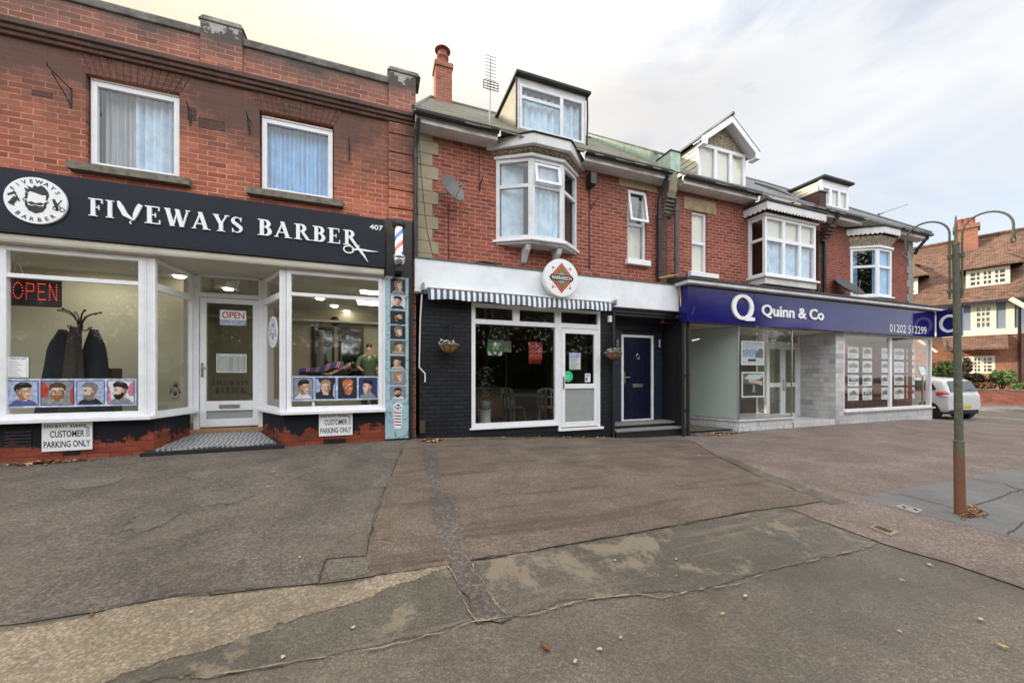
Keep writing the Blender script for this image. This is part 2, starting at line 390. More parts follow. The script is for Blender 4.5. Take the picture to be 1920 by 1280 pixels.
# ------------------------------------------------------------------ mesh builder
ORG = {}
class MB:
    """Collects faces in world metres; local frame: u along ux, v up, d inward (away from the viewer)."""
    def __init__(s, O=(0, 0, 0), ux=(1, 0)):
        s.v = []; s.f = []; s.mi = []; s.ms = []; s.cur = None; s.sm = []; s.smooth = False
        s.frame(O, ux)
    def frame(s, O=(0, 0, 0), ux=(1, 0), tilt=0):
        s.O = Vector(O); l = math.hypot(*ux[:2]); s.ux = Vector((ux[0]/l, ux[1]/l, 0)); s.n = Vector((-s.ux.y, s.ux.x, 0)); s.up = Vector((0, 0, 1))
        if tilt:   # lean: top away from (positive) the viewer
            q = Matrix.Rotation(tilt, 3, s.ux); s.up = q @ s.up; s.n = q @ s.n
        return s
    def W(s, u, v, d): return s.O + s.ux*u + s.up*v + s.n*d
    def m(s, name): s.cur = name; return s
    def _mi(s):
        if s.cur not in s.ms: s.ms.append(s.cur)
        return s.ms.index(s.cur)
    def add(s, pts, faces):
        b = len(s.v); s.v += [Vector(p) for p in pts]
        k = s._mi()
        for f in faces: s.f.append([b+i for i in f]); s.mi.append(k); s.sm.append(s.smooth)
    def face(s, *pts): s.add(pts, [list(range(len(pts)))])
    def lface(s, *uvd): s.add([s.W(*p) for p in uvd], [list(range(len(uvd)))])
    def box(s, u0, u1, v0, v1, d0, d1):
        pts = [s.W(u, v, d) for d in (d0, d1) for v in (v0, v1) for u in (u0, u1)]
        s.add(pts, [(0, 1, 3, 2), (5, 4, 6, 7), (4, 0, 2, 6), (1, 5, 7, 3), (2, 3, 7, 6), (4, 5, 1, 0)])
    def hexa(s, q8):   # 8 world points: bottom 4 ccw, top 4
        s.add(q8, [(3, 2, 1, 0), (4, 5, 6, 7), (0, 1, 5, 4), (1, 2, 6, 5), (2, 3, 7, 6), (3, 0, 4, 7)])
    def slab(s, pts, vec):
        """polygon (world points) given thickness along vec"""
        n = len(pts); vec = Vector(vec); a = [Vector(p) for p in pts]; b = [p+vec for p in a]
        s.add(a+b, [list(range(n)), list(range(2*n-1, n-1, -1))] + [(i, i+n, (i+1) % n+n, (i+1) % n) for i in range(n)])
    def lslab(s, uv, d0, d1):
        s.slab([s.W(u, v, d0) for u, v in uv], s.n*(d1-d0))
    def tube(s, path, r, n=8, cap=True, rs=None):
        path = [Vector(p) for p in path]; rings = []
        prev = None
        for i, p in enumerate(path):
            if i == 0: t = path[1]-p
            elif i == len(path)-1: t = p-path[i-1]
            else: t = (path[i+1]-p).normalized()+(p-path[i-1]).normalized()
            t.normalize()
            if prev is None:
                a = Vector((0, 0, 1)) if abs(t.z) < .9 else Vector((1, 0, 0))
                x = t.cross(a).normalized()
            else:
                x = (prev - t*prev.dot(t)).normalized()
            prev = x; y = t.cross(x)
            rr = rs[i] if rs else r
            rings.append([p + x*(rr*math.cos(2*math.pi*k/n)) + y*(rr*math.sin(2*math.pi*k/n)) for k in range(n)])
        pts = [q for g in rings for q in g]; fs = []
        for i in range(len(path)-1):
            for k in range(n):
                fs.append((i*n+k, i*n+(k+1) % n, (i+1)*n+(k+1) % n, (i+1)*n+k))
        sm0 = s.smooth; s.smooth = n > 4; s.add(pts, fs); s.smooth = sm0
        if cap:
            s.face(*rings[0][::-1]); s.face(*rings[-1])
    def lathe(s, c, prof, n=16, axis=(0, 0, 1)):
        """prof: list of (r, h) from centre c along axis"""
        ax = Vector(axis).normalized(); a = Vector((1, 0, 0)) if abs(ax.x) < .9 else Vector((0, 1, 0))
        x = ax.cross(a).normalized(); y = ax.cross(x); c = Vector(c); pts = []; fs = []
        for r, h in prof:
            for k in range(n):
                t = 2*math.pi*k/n; pts.append(c+ax*h+x*(r*math.cos(t))+y*(r*math.sin(t)))
        for i in range(len(prof)-1):
            for k in range(n): fs.append((i*n+k, i*n+(k+1) % n, (i+1)*n+(k+1) % n, (i+1)*n+k))
        sm0 = s.smooth; s.smooth = True; s.add(pts, fs); s.smooth = sm0
        if prof[0][0] > 1e-4: s.face(*pts[:n][::-1])
        if prof[-1][0] > 1e-4: s.face(*pts[-n:])
    def blob(s, c, rx, ry, rz, n=12, m_=8, jit=0):
        prof = []; c = Vector(c); pts = []; fs = []
        for i in range(m_+1):
            th = math.pi*i/m_
            for k in range(n):
                ph = 2*math.pi*k/n; j = 1+random.uniform(-jit, jit)
                pts.append(c+Vector((rx*math.sin(th)*math.cos(ph)*j, ry*math.sin(th)*math.sin(ph)*j, -rz*math.cos(th)*j)))
        for i in range(m_):
            for k in range(n): fs.append((i*n+k, i*n+(k+1) % n, (i+1)*n+(k+1) % n, (i+1)*n+k))
        sm0 = s.smooth; s.smooth = True; s.add(pts, fs); s.smooth = sm0
    def build(s, name, mat=None, parent=None, bevel=0, recalc=True):
        me = bpy.data.meshes.new(name)
        org = ORG.get(parent.name, Vector((0, 0, 0))) if parent is not None else Vector((0, 0, 0))
        me.from_pydata([p-org for p in s.v], [], s.f)
        if recalc:
            bm = bmesh.new(); bm.from_mesh(me)
            bmesh.ops.recalc_face_normals(bm, faces=bm.faces)
            bm.to_mesh(me); bm.free()
        uvl = me.uv_layers.new(name='UVMap')
        for p in me.polygons:
            n = p.normal
            if abs(n.z) > .93: t_, b_ = Vector((1, 0, 0)), Vector((0, 1, 0))
            else:
                t_ = Vector((0, 0, 1)).cross(n).normalized()
                if t_.x < -1e-3 or (abs(t_.x) <= 1e-3 and t_.y > 0): t_ = -t_
                b_ = n.cross(t_).normalized()
                if b_.z < 0: b_ = -b_
            for li in p.loop_indices:
                co = me.vertices[me.loops[li].vertex_index].co+org
                uvl.data[li].uv = (co.dot(t_), co.dot(b_))
        names = s.ms if mat is None else [mat]
        for nm in names: me.materials.append(MATS[nm if nm else mat])
        if s.mi is not None:
            for i, p in enumerate(me.polygons):
                if mat is None: p.material_index = s.mi[i]
                p.use_smooth = s.sm[i]
        ob = bpy.data.objects.new(name, me); sc.collection.objects.link(ob)
        if parent is not None: ob.parent = parent
        ORG[ob.name] = org
        if bevel:
            bv = ob.modifiers.new('bevel', 'BEVEL'); bv.width = bevel; bv.segments = 2; bv.limit_method = 'ANGLE'
        return ob

def tag(o, label=None, cat=None, group=None, kind=None):
    if label: o['label'] = label
    if cat: o['category'] = cat
    if group: o['group'] = group
    if kind: o['kind'] = kind
    return o
def thing(name, label, cat, loc=(0, 0, 0), group=None):
    o = bpy.data.objects.new(name, None); sc.collection.objects.link(o)
    o.location = loc; o.empty_display_size = .2; ORG[o.name] = Vector(loc)
    return tag(o, label, cat, group)
def kids(o): return [c for c in bpy.data.objects if c.parent == o]
def copy_tree(o, parent=None):
    c = o.copy(); sc.collection.objects.link(c); c.parent = parent
    for ch in kids(o): copy_tree(ch, c)
    return c

def wall_holes(mb, u0, u1, v0, v1, holes, d=0.0, reveal=.1):
    """flat wall in the local frame with rectangular openings and their reveals"""
    us = sorted({u0, u1, *[h[0] for h in holes], *[h[1] for h in holes]}); vs = sorted({v0, v1, *[h[2] for h in holes], *[h[3] for h in holes]})
    us = [u for u in us if u0 <= u <= u1]; vs = [v for v in vs if v0 <= v <= v1]
    for i in range(len(us)-1):
        for j in range(len(vs)-1):
            cu, cv = (us[i]+us[i+1])/2, (vs[j]+vs[j+1])/2
            if any(h[0] < cu < h[1] and h[2] < cv < h[3] for h in holes): continue
            mb.lface((us[i], vs[j], d), (us[i+1], vs[j], d), (us[i+1], vs[j+1], d), (us[i], vs[j+1], d))
    for a, b, c, e in holes:
        mb.lface((a, c, d), (a, e, d), (a, e, d+reveal), (a, c, d+reveal)); mb.lface((b, c, d), (b, e, d), (b, e, d+reveal), (b, c, d+reveal))
        mb.lface((a, e, d), (b, e, d), (b, e, d+reveal), (a, e, d+reveal)); mb.lface((a, c, d), (b, c, d), (b, c, d+reveal), (a, c, d+reveal))

def window(parent, O, ux, w, h, fw=.06, dep=.06, bars=(), glass='glass_upper', mat='upvc_white', name='window', part=None, bevel=.004, beads=True, tilt=0):
    """framed window whose lower-left outer corner is O; bars: ('v', u, v0, v1, width) / ('h', v, u0, u1, width)"""
    f = MB(O, ux).frame(O, ux, tilt).m(mat)
    f.box(0, fw, 0, h, 0, dep); f.box(w-fw, w, 0, h, 0, dep)
    f.box(fw, w-fw, 0, fw, .001, dep); f.box(fw, w-fw, h-fw, h, .001, dep)
    for b in bars:
        if b[0] == 'v': f.box(b[1]-b[4]/2, b[1]+b[4]/2, b[2], b[3], .002, dep-.004)
        else: f.box(b[2], b[3], b[1]-b[4]/2, b[1]+b[4]/2, .004, dep-.006)
    fr = f.build(name, None, parent, bevel)
    g = MB(O, ux).frame(O, ux, tilt).m(glass)
    g.lface((fw-.01, fw-.01, dep*.6), (w-fw+.01, fw-.01, dep*.6), (w-fw+.01, h-fw+.01, dep*.6), (fw-.01, h-fw+.01, dep*.6))
    g.build('pane', None, fr, recalc=False)
    return fr

def curtain(label, x0, x1, z0, z1, y, mat, waves=9, amp=.025, group=None, cat='curtain', name='curtain'):
    mb = MB().m(mat); n = waves*6; pts = []
    ph = random.random()*6
    for i in range(n+1):
        t_ = i/n; x = x0+(x1-x0)*t_
        yy = y+amp*math.sin(t_*waves*2*math.pi+ph)+amp*.5*math.sin(t_*waves*.73*2*math.pi+1.3+ph)
        pts += [(x, yy, z0), (x+.01*math.sin(i*1.7), yy+.01*math.sin(i), (z0+z1)/2), (x, yy, z1)]
    mb.smooth = True
    mb.add(pts, [(i*3+j, i*3+3+j, i*3+4+j, i*3+1+j) for i in range(n) for j in (0, 1)])
    return tag(mb.build(name), label, cat, group)

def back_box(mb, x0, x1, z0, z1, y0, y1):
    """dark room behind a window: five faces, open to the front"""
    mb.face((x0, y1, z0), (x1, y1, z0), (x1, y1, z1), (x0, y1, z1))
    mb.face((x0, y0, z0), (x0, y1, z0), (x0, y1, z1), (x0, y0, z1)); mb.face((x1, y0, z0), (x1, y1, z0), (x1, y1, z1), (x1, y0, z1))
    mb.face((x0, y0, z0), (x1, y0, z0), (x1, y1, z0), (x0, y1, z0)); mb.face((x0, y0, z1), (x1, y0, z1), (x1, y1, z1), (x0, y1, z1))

# ------------------------------------------------------------------ lettering
_TC = {}
def glyphs(s, bold=False):
    k = (s, bold)
    if k in _TC: return _TC[k]
    cu = bpy.data.curves.new('t', 'FONT'); cu.body = s; cu.resolution_u = 3
    if bold: cu.offset = .018
    ob = bpy.data.objects.new('t', cu); sc.collection.objects.link(ob)
    dg = bpy.context.evaluated_depsgraph_get()
    me = bpy.data.meshes.new_from_object(ob.evaluated_get(dg))
    vs = [(v.co.x, v.co.y) for v in me.vertices]; fs = [tuple(p.vertices) for p in me.polygons]
    bpy.data.objects.remove(ob); bpy.data.curves.remove(cu); bpy.data.meshes.remove(me)
    _TC[k] = (vs, fs); return _TC[k]
def text(mb, s, u0, v0, w, h, d, mat, bold=False, th=0.0, shear=0.0):
    """writes s so that its ink box is w x h with lower-left (u0, v0) at depth d in mb's frame"""
    vs, fs = glyphs(s, bold)
    x0, x1 = min(v[0] for v in vs), max(v[0] for v in vs); y0, y1 = min(v[1] for v in vs), max(v[1] for v in vs)
    mb.m(mat)
    pts = [(u0+(x-x0)/(x1-x0)*w+shear*(y-y0)/(y1-y0)*h, v0+(y-y0)/(y1-y0)*h) for x, y in vs]
    mb.add([mb.W(u, v, d) for u, v in pts], fs)
    if th:
        edges = {}
        for f in fs:
            for i in range(len(f)):
                e = (f[i], f[(i+1) % len(f)]); edges[e] = 1
        sides = [e for e in edges if (e[1], e[0]) not in edges]
        n = len(pts)
        mb.add([mb.W(u, v, d) for u, v in pts]+[mb.W(u, v, d+th) for u, v in pts], [(a, b, b+n, a+n) for a, b in sides])

def stroke(mb, pts, ws, d, th, cap=False):
    """flat ribbon through (u, v) points with widths ws"""
    n = len(pts); L = []; Rr = []
    if isinstance(ws, (int, float)): ws = [ws]*n
    for i in range(n):
        a = pts[max(i-1, 0)]; b = pts[min(i+1, n-1)]
        tx, ty = b[0]-a[0], b[1]-a[1]; l = math.hypot(tx, ty) or 1; nx, ny = -ty/l, tx/l
        L.append((pts[i][0]+nx*ws[i]/2, pts[i][1]+ny*ws[i]/2)); Rr.append((pts[i][0]-nx*ws[i]/2, pts[i][1]-ny*ws[i]/2))
    A = [mb.W(u, v, d) for u, v in L+Rr]; B = [mb.W(u, v, d+th) for u, v in L+Rr]
    fs = []
    for i in range(n-1):
        fs += [(i, i+1, n+i+1, n+i), (i, 2*n+i, 2*n+i+1, i+1), (n+i, n+i+1, 3*n+i+1, 3*n+i)]
    fs += [(0, n, 3*n, 2*n), (n-1, 3*n-1, 4*n-1, 2*n-1)]
    mb.add(A+B, fs)

def arc(cx, cy, rx, ry, a0, a1, n=12):
    return [(cx+rx*math.cos(R(a0+(a1-a0)*i/n)), cy+ry*math.sin(R(a0+(a1-a0)*i/n))) for i in range(n+1)]

_sj = [0]
def serif(mb, ch, u, v, h, d, th, k=1.0):
    """roman capital of height h at (u, v); returns its advance"""
    T, t_, s = .19*k, .062, .05
    def rc(a, b, c, e):
        _sj[0] = (_sj[0]+1) % 7
        mb.box(u+a*h, u+b*h, v+c*h, v+e*h, d-_sj[0]*.0004, d+th)
    def dg(x0, y0, x1, y1, w):
        _sj[0] = (_sj[0]+1) % 7; dd = d-_sj[0]*.0004
        mb.lslab([(u+(x0-w/2)*h, v+y0*h), (u+(x0+w/2)*h, v+y0*h), (u+(x1+w/2)*h, v+y1*h), (u+(x1-w/2)*h, v+y1*h)], dd, d+th)
    def st(pts, ws):
        _sj[0] = (_sj[0]+1) % 7
        stroke(mb, [(u+x*h, v+y*h) for x, y in pts], [w*h for w in ws] if not isinstance(ws, float) else ws*h, d-_sj[0]*.0004, th)
    if ch in 'FE':
        rc(.10, .10+T, 0, 1); rc(0, .10+T+.10, 0, s); rc(0, .62, 1-s-.01, 1); rc(.57, .62, .76, 1-s)
        rc(.10, .46, .48, .54); rc(.43, .47, .38, .64)
        if ch == 'E': rc(.10, .66, 0, s+.012); rc(.61, .66, .02, .25); return .76
        return .70
    if ch == 'I': rc(.09, .09+T, 0, 1); rc(0, .18+T, 0, s); rc(0, .18+T, 1-s, 1); return .30+T*.6
    if ch == 'A':
        dg(.09, 0, .42, 1, t_+.02); dg(.66, 0, .38, 1, T); rc(.17, .62, .28, .34); rc(0, .2, 0, s); rc(.50, .86, 0, s); return .90
    if ch == 'Y':
        dg(.12, 1, .37, .45, T); dg(.66, 1, .40, .45, t_+.02); rc(.29, .29+T, 0, .5); rc(.2, .58, 0, s); rc(0, .28, 1-s, 1); rc(.55, .78, 1-s, 1); return .80
    if ch == 'V': dg(.14, 1, .40, 0, T); dg(.66, 1, .42, 0, t_+.02); rc(0, .28, 1-s, 1); rc(.54, .80, 1-s, 1); return .78
    if ch == 'W':
        dg(.13, 1, .36, 0, T); dg(.58, .9, .38, 0, t_+.01); dg(.56, 1, .78, 0, T); dg(1.04, 1, .80, 0, t_+.02)
        rc(0, .27, 1-s, 1); rc(.93, 1.15, 1-s, 1); return 1.15
    if ch == 'S':
        pts = arc(.28, .74, .20, .21, 25, 180, 10)+[(.12, .64), (.28, .52), (.44, .38)]+arc(.28, .26, .20, .21, 20, -155, 10)
        n = len(pts); ws = [.05+.15*math.exp(-((i-(n-1)/2)/(n*.20))**2) for i in range(n)]
        st(pts, ws); rc(.45, .50, .72, .97); rc(.05, .10, .03, .28); return .62
    if ch in 'BR':
        rc(.10, .10+T, 0, 1); rc(0, .3, 1-s, 1)
        st([(.25, .972)]+arc(.30, .755, .22, .215, 90, -90, 12)+[(.25, .54)], [.055]+[.055+.13*math.sin(math.pi*i/12) for i in range(13)]+[.055])
        if ch == 'B':
            rc(0, .3, 0, s)
            st([(.25, .53)]+arc(.32, .28, .25, .25, 90, -90, 12)+[(.25, .03)], [.055]+[.055+.14*math.sin(math.pi*i/12) for i in range(13)]+[.055]); return .72
        rc(0, .40, 0, s); dg(.72, 0, .40, .54, T*.95); rc(.62, .90, 0, s); return .86
    return .4
def serif_word(mb, w, u, v, wid, h, d, th, k=1.0, gap=.07):
    """word fitted to width wid"""
    probe = MB(); adv = [serif(probe.m('x'), c, 0, 0, 1, 0, .01, k)+gap for c in w]
    tot = sum(adv)-gap; sx_ = wid/(tot*h); ux0 = mb.ux.copy()
    O0 = mb.O.copy(); mb.O = O0+ux0*u; mb.ux = ux0*sx_
    x = 0
    for c, a in zip(w, adv): serif(mb, c, x, v, h, d, th, k); x += a*h
    mb.ux = ux0; mb.O = O0

# ================================================================== GROUND
def frange(a, b, s):
    o = []; x = a
    while x < b-1e-6: o.append(round(x, 4)); x += s
    return o
gx = [-600, -200, -80, -40, -25]+frange(-18, -9, 1.0)+frange(-9, 8, .25)+frange(8, 22, .5)+frange(22, 40, 2)+[45, 60, 100, 220, 600]
gy = [-600, -200, -80, -40, -25, -16, -12, -10, -9, -8]+frange(-7, .5, .25)+frange(.5, 6, .5)+frange(6, 20, 2)+[25, 40, 80, 200, 600]
mb = MB().m('road')
pts = [(x, y, gz(x, y)-.004) for y in gy for x in gx]; nx_ = len(gx)
mb.add(pts, [(j*nx_+i, j*nx_+i+1, (j+1)*nx_+i+1, (j+1)*nx_+i) for j in range(len(gy)-1) for i in range(nx_-1)])
tag(mb.build('road'), kind='structure')

def patch(name, pts, off, mat, jit=.012, seg=.12, kind='structure'):
    """a sheet of surfacing laid on the ground, its edge slightly ragged; pts: world (x, y)"""
    rnd = random.Random(len(pts)*7+int(off*1e4))
    pl = []
    for i, a in enumerate(pts):
        b = pts[(i+1) % len(pts)]; a = Vector(a[:2]); b = Vector(b[:2]); L = (b-a).length; n = max(1, min(60, int(L/seg)))
        for k in range(n):
            q = a+(b-a)*(k/n)
            if k: q += Vector((rnd.gauss(0, jit), rnd.gauss(0, jit)))
            pl.append(q)
    bm = bmesh.new(); vs = [bm.verts.new((p.x, p.y, 0)) for p in pl]
    es = [bm.edges.new((vs[i], vs[(i+1) % len(vs)])) for i in range(len(vs))]
    bmesh.ops.triangle_fill(bm, edges=es, use_beauty=True)
    x0, x1 = min(p.x for p in pl), max(p.x for p in pl); y0, y1 = min(p.y for p in pl), max(p.y for p in pl)
    for x in gx:
        if x0 < x < x1: bmesh.ops.bisect_plane(bm, geom=bm.verts[:]+bm.edges[:]+bm.faces[:], plane_co=(x, 0, 0), plane_no=(1, 0, 0))
    for y in gy:
        if y0 < y < y1: bmesh.ops.bisect_plane(bm, geom=bm.verts[:]+bm.edges[:]+bm.faces[:], plane_co=(0, y, 0), plane_no=(0, 1, 0))
    if mat in ('tarmac_worn', 'tarmac_tan', 'tarmac_patch'):
        for ax in (0, 1):
            lo, hi = ((x0, x1), (y0, y1))[ax]; c = math.floor(lo/.125)*.125
            while c < hi:
                co = [0, 0, 0]; no = [0, 0, 0]; co[ax] = c; no[ax] = 1
                if c > lo: bmesh.ops.bisect_plane(bm, geom=bm.verts[:]+bm.edges[:]+bm.faces[:], plane_co=co, plane_no=no)
                c += .125
    for v in bm.verts: v.co.z = gz(v.co.x, v.co.y)+off
    cl = bm.verts.layers.float.new('edge')
    for v in bm.verts: v[cl] = 0.0 if v.is_boundary else 1.0
    for f in bm.faces:
        if f.normal.z < 0: f.normal_flip()
    me = bpy.data.meshes.new(name); bm.to_mesh(me); bm.free(); me.materials.append(MATS[mat])
    ob = bpy.data.objects.new(name, me); sc.collection.objects.link(ob)
    return tag(ob, kind=kind)
def g2(*l): return [tuple(G(*p)[:2]) for p in l]

pav = [(-12, .3), (18.2, .3), (19.5, -4), (20.6, -8.8), (-12, -8.8)]     # runs on beneath the other surfacing
patch('pavement', pav, .004, 'tarmac_smooth')
patch('pavement', g2((885, 1055), (1050, 1027), (1200, 1000), (1410, 960), (1478, 955), (1657, 1022), (1560, 1045), (1450, 1070), (1320, 1108), (1200, 1118), (1080, 1132), (958, 1163), (940, 1140), (905, 1095)), .0085, 'tarmac_patch')
patch('pavement', g2((150, 1300), (250, 1265), (480, 1190), (640, 1140), (700, 1118), (845, 1062), (868, 1112), (893, 1168), (880, 1172), (640, 1235), (400, 1275)), .0085, 'tarmac_patch')
patch('forecourt_edging', [(-12, -3.9)]+g2((-120, 1195), (100, 1165), (260, 1128), (480, 1108), (600, 1096), (700, 1082), (840, 1042), (848, 1066), (700, 1120), (640, 1141), (480, 1191), (250, 1266), (100, 1300), (-60, 1345))+[(-12, -4.55)], .008, 'tarmac_tan', .02)
bf = [(-12, .3), (.72, .3)]+g2((756, 836), (728, 905), (700, 970), (686, 1045), (612, 1050), (596, 1096), (480, 1107), (330, 1120), (180, 1150), (-80, 1185))+[(-12, -3.95)]
patch('barber_forecourt', bf, .012, 'tarmac_dark', .008)
mf = [(.72, .3), (6.98, .3)]+g2((1302, 831), (1345, 858), (1420, 893), (1500, 923), (1546, 941), (1470, 952), (1400, 961), (1200, 999), (1000, 1035), (885, 1052), (845, 1060), (700, 1082), (598, 1097), (613, 1052), (687, 1046), (701, 970), (729, 905), (757, 836))
patch('cafe_forecourt', mf, .0135, 'tarmac_brown', .008)
patch('drain_strip', g2((790, 836), (815, 836), (826, 880), (832, 915), (858, 955), (868, 1010), (882, 1052), (905, 1095), (958, 1163), (896, 1173), (866, 1112), (846, 1062), (832, 1040), (820, 1000), (810, 955), (806, 915), (798, 880)), .015, 'tarmac_strip', .014, .06)
qf = [(6.99, .6), (17.4, .6), (18.3, -2.5), (19.6, -6.0), (20.6, -9)]+[(6.4, -9), (6.2, -7.2)]+g2((2160, 1200), (2000, 1135), (1905, 1100), (1790, 1060), (1660, 1022), (1480, 955), (1547, 941), (1501, 922), (1421, 892), (1346, 857), (1303, 830))
patch('agent_forecourt', qf, .012, 'tarmac_pink', .008)
patch('trench_patch', g2((1345, 856), (1362, 856), (1440, 889), (1510, 912), (1570, 936), (1600, 945), (1560, 950), (1500, 924), (1425, 896)), .016, 'tarmac_patch', .006)
patch('paving_slabs', g2((1606, 936), (1680, 920), (1770, 905), (1830, 897), (1845, 888), (1925, 878), (2060, 862), (2200, 950), (2160, 1010), (2010, 1030), (1900, 1010), (1800, 984), (1690, 957)), .014, 'slab_grey', .004)
for nm, pp, w, mt in (('slab_joint', [(1688, 928), (1752, 945), (1800, 958)], .010, 'crack_dark'), ('slab_joint', [(1822, 899), (1880, 908), (1912, 920)], .010, 'crack_dark'),
                      ('slab_joint', [(1912, 920), (1860, 940), (1800, 958)], .010, 'crack_dark'), ('slab_joint', [(1912, 920), (1990, 900), (2080, 885)], .010, 'crack_dark'),
                      ('slab_joint', [(1912, 920), (1985, 945), (2070, 980)], .010, 'crack_dark'), ('slab_joint', [(1985, 945), (1930, 975), (1890, 1005)], .010, 'crack_dark'),
                      ('surface_crack', [(757, 840), (742, 872), (728, 905), (714, 940), (703, 975), (695, 1005), (686, 1045)], .016, 'crack_dark'),
                      ('surface_crack', [(686, 1046), (612, 1051)], .010, 'crack_dark'), ('surface_crack', [(612, 1051), (597, 1097), (540, 1103), (480, 1107), (400, 1112)], .012, 'crack_dark'),
                      ('surface_crack', [(400, 1112), (330, 1120), (180, 1150), (60, 1165), (0, 1172)], .010, 'crack_dark'),
                      ('surface_crack', [(885, 1052), (1000, 1034), (1100, 1017), (1200, 999), (1300, 981), (1400, 961)], .020, 'crack_dark'),
                      ('surface_crack', [(700, 1082), (770, 1062), (843, 1050)], .012, 'crack_dark'),
                      ('surface_crack', [(885, 1060), (905, 1095), (930, 1135), (956, 1163)], .016, 'crack_light'), ('surface_crack', [(835, 1050), (858, 1105), (893, 1168)], .012, 'crack_light'),
                      ('surface_crack', [(870, 1106), (908, 1098)], .012, 'crack_light'),
                      ('surface_crack', [(400, 1272), (520, 1252), (640, 1234), (760, 1208), (840, 1190), (880, 1172), (960, 1160)], .016, 'crack_light'),
                      ('surface_crack', [(960, 1160), (1010, 1153), (1080, 1132), (1130, 1124), (1200, 1118), (1240, 1126), (1290, 1112), (1320, 1108)], .018, 'crack_light'),
                      ('surface_crack', [(1320, 1108), (1390, 1098), (1450, 1070), (1510, 1056), (1560, 1045), (1610, 1034), (1655, 1022)], .016, 'crack_light'),
                      ('surface_crack', [(497, 880), (515, 872), (540, 866)], .008, 'crack_dark'), ('surface_crack', [(1495, 882), (1520, 888), (1548, 893)], .014, 'crack_dark'),
                      ('surface_crack', [(1583, 911), (1605, 916), (1627, 922)], .014, 'crack_dark'), ('surface_crack', [(690, 890), (715, 876), (726, 872)], .010, 'crack_dark'),
                      ('surface_crack', [(700, 1018), (720, 1014), (742, 1020)], .012, 'crack_dark'), ('surface_crack', [(1547, 941), (1600, 946), (1655, 962), (1700, 975)], .006, 'crack_light')):
    c = [Vector(q) for q in g2(*pp)]; L = []; Rr = []
    rnd = random.Random(int(pp[0][0]*3+pp[0][1])); fine = []
    for i in range(len(c)-1):
        n = max(2, int((c[i+1]-c[i]).length/.05))
        fine += [c[i]+(c[i+1]-c[i])*(k/n)+Vector((rnd.gauss(0, .006), rnd.gauss(0, .006))) for k in range(n)]
    fine.append(c[-1])
    for i, q in enumerate(fine):
        t_ = (fine[min(i+1, len(fine)-1)]-fine[max(i-1, 0)]).normalized(); nn = Vector((-t_.y, t_.x)); ww = w*.33*max(0, rnd.gauss(.5, .55)) if 'joint' not in nm else w*.5
        L.append(q+nn*ww); Rr.append(q-nn*ww)
    mb = MB().m(mt); n = len(fine)
    mb.add([(q.x, q.y, gz(q.x, q.y)+.0195) for q in L+Rr], [(i, i+1, n+i+1, n+i) for i in range(n-1)])
    tag(mb.build(nm, recalc=False), kind='structure')
# lighter worn areas on the barber's tarmac, green grey
for pp in ([(340, 948), (370, 925), (470, 922), (480, 930), (440, 945), (380, 955)], [(225, 1000), (255, 965), (300, 955), (350, 962), (310, 985), (260, 1003)],
           [(100, 915), (130, 902), (230, 898), (215, 910), (150, 920)], [(340, 893), (370, 882), (410, 884), (395, 897), (355, 903)],
           [(690, 905), (710, 893), (745, 893), (738, 912), (700, 918)], [(612, 1052), (686, 1047), (700, 1060), (690, 1086), (600, 1094)]):
    patch('worn_tarmac', g2(*pp), .0165, 'tarmac_tan' if pp[0][1] > 1200 else 'tarmac_worn', .02, .05)
# side road: kerb, far pavement and verge
def ribbon(name, pts, w0, w1, z0, z1, mat):
    mb = MB().m(mat); c = [Vector(p) for p in pts]
    for i in range(len(c)-1):
        t_ = (c[i+1]-c[i]).normalized(); nn = Vector((-t_.y, t_.x))
        a, b = c[i]+nn*w0, c[i]+nn*w1; e, f = c[i+1]+nn*w1, c[i+1]+nn*w0
        mb.hexa([(q.x, q.y, gz(q.x, q.y)+z0) for q in (a, b, e, f)]+[(q.x, q.y, gz(q.x, q.y)+z1) for q in (a, b, e, f)])
    return tag(mb.build(name), kind='structure')
kd = Vector((-.319, .948)); kp = Vector((17.6, -.2))
ribbon('kerb', [kp-kd*6, kp-kd*3, kp, kp+kd*8, kp+kd*20], -.15, .0, -.05, .02, 'kerb_stone')
fk = Vector((26.5, .0))
ribbon('kerb', [fk-kd*30, fk-kd*10, fk-kd*3, fk, fk+kd*8, fk+kd*40], -.15, 0, -.05, .12, 'kerb_stone')
ribbon('far_pavement', [fk-kd*30, fk-kd*10, fk-kd*3, fk, fk+kd*8, fk+kd*40], -1.9, -.15, -.05, .115, 'slab_grey')
ribbon('far_pavement', [fk-kd*30, fk+kd*40], -40, -1.9, -.05, .10, 'tarmac_pink')
lm = Vector((22.2, -1.5))
ribbon('road_marking', [lm-kd*1.5, lm+kd*5], -.06, .06, .004, .008, 'white_line')
# pavement, road edge and verge across the road behind the camera
mb = MB().m('kerb_stone'); mb.box(-60, 120, -.42, -.30, -9.0, -8.8); tag(mb.build('kerb'), kind='structure')
mb = MB().m('grass'); mb.box(-60, 120, -.42, -.24, -60, -18.0); tag(mb.build('verge'), kind='structure')

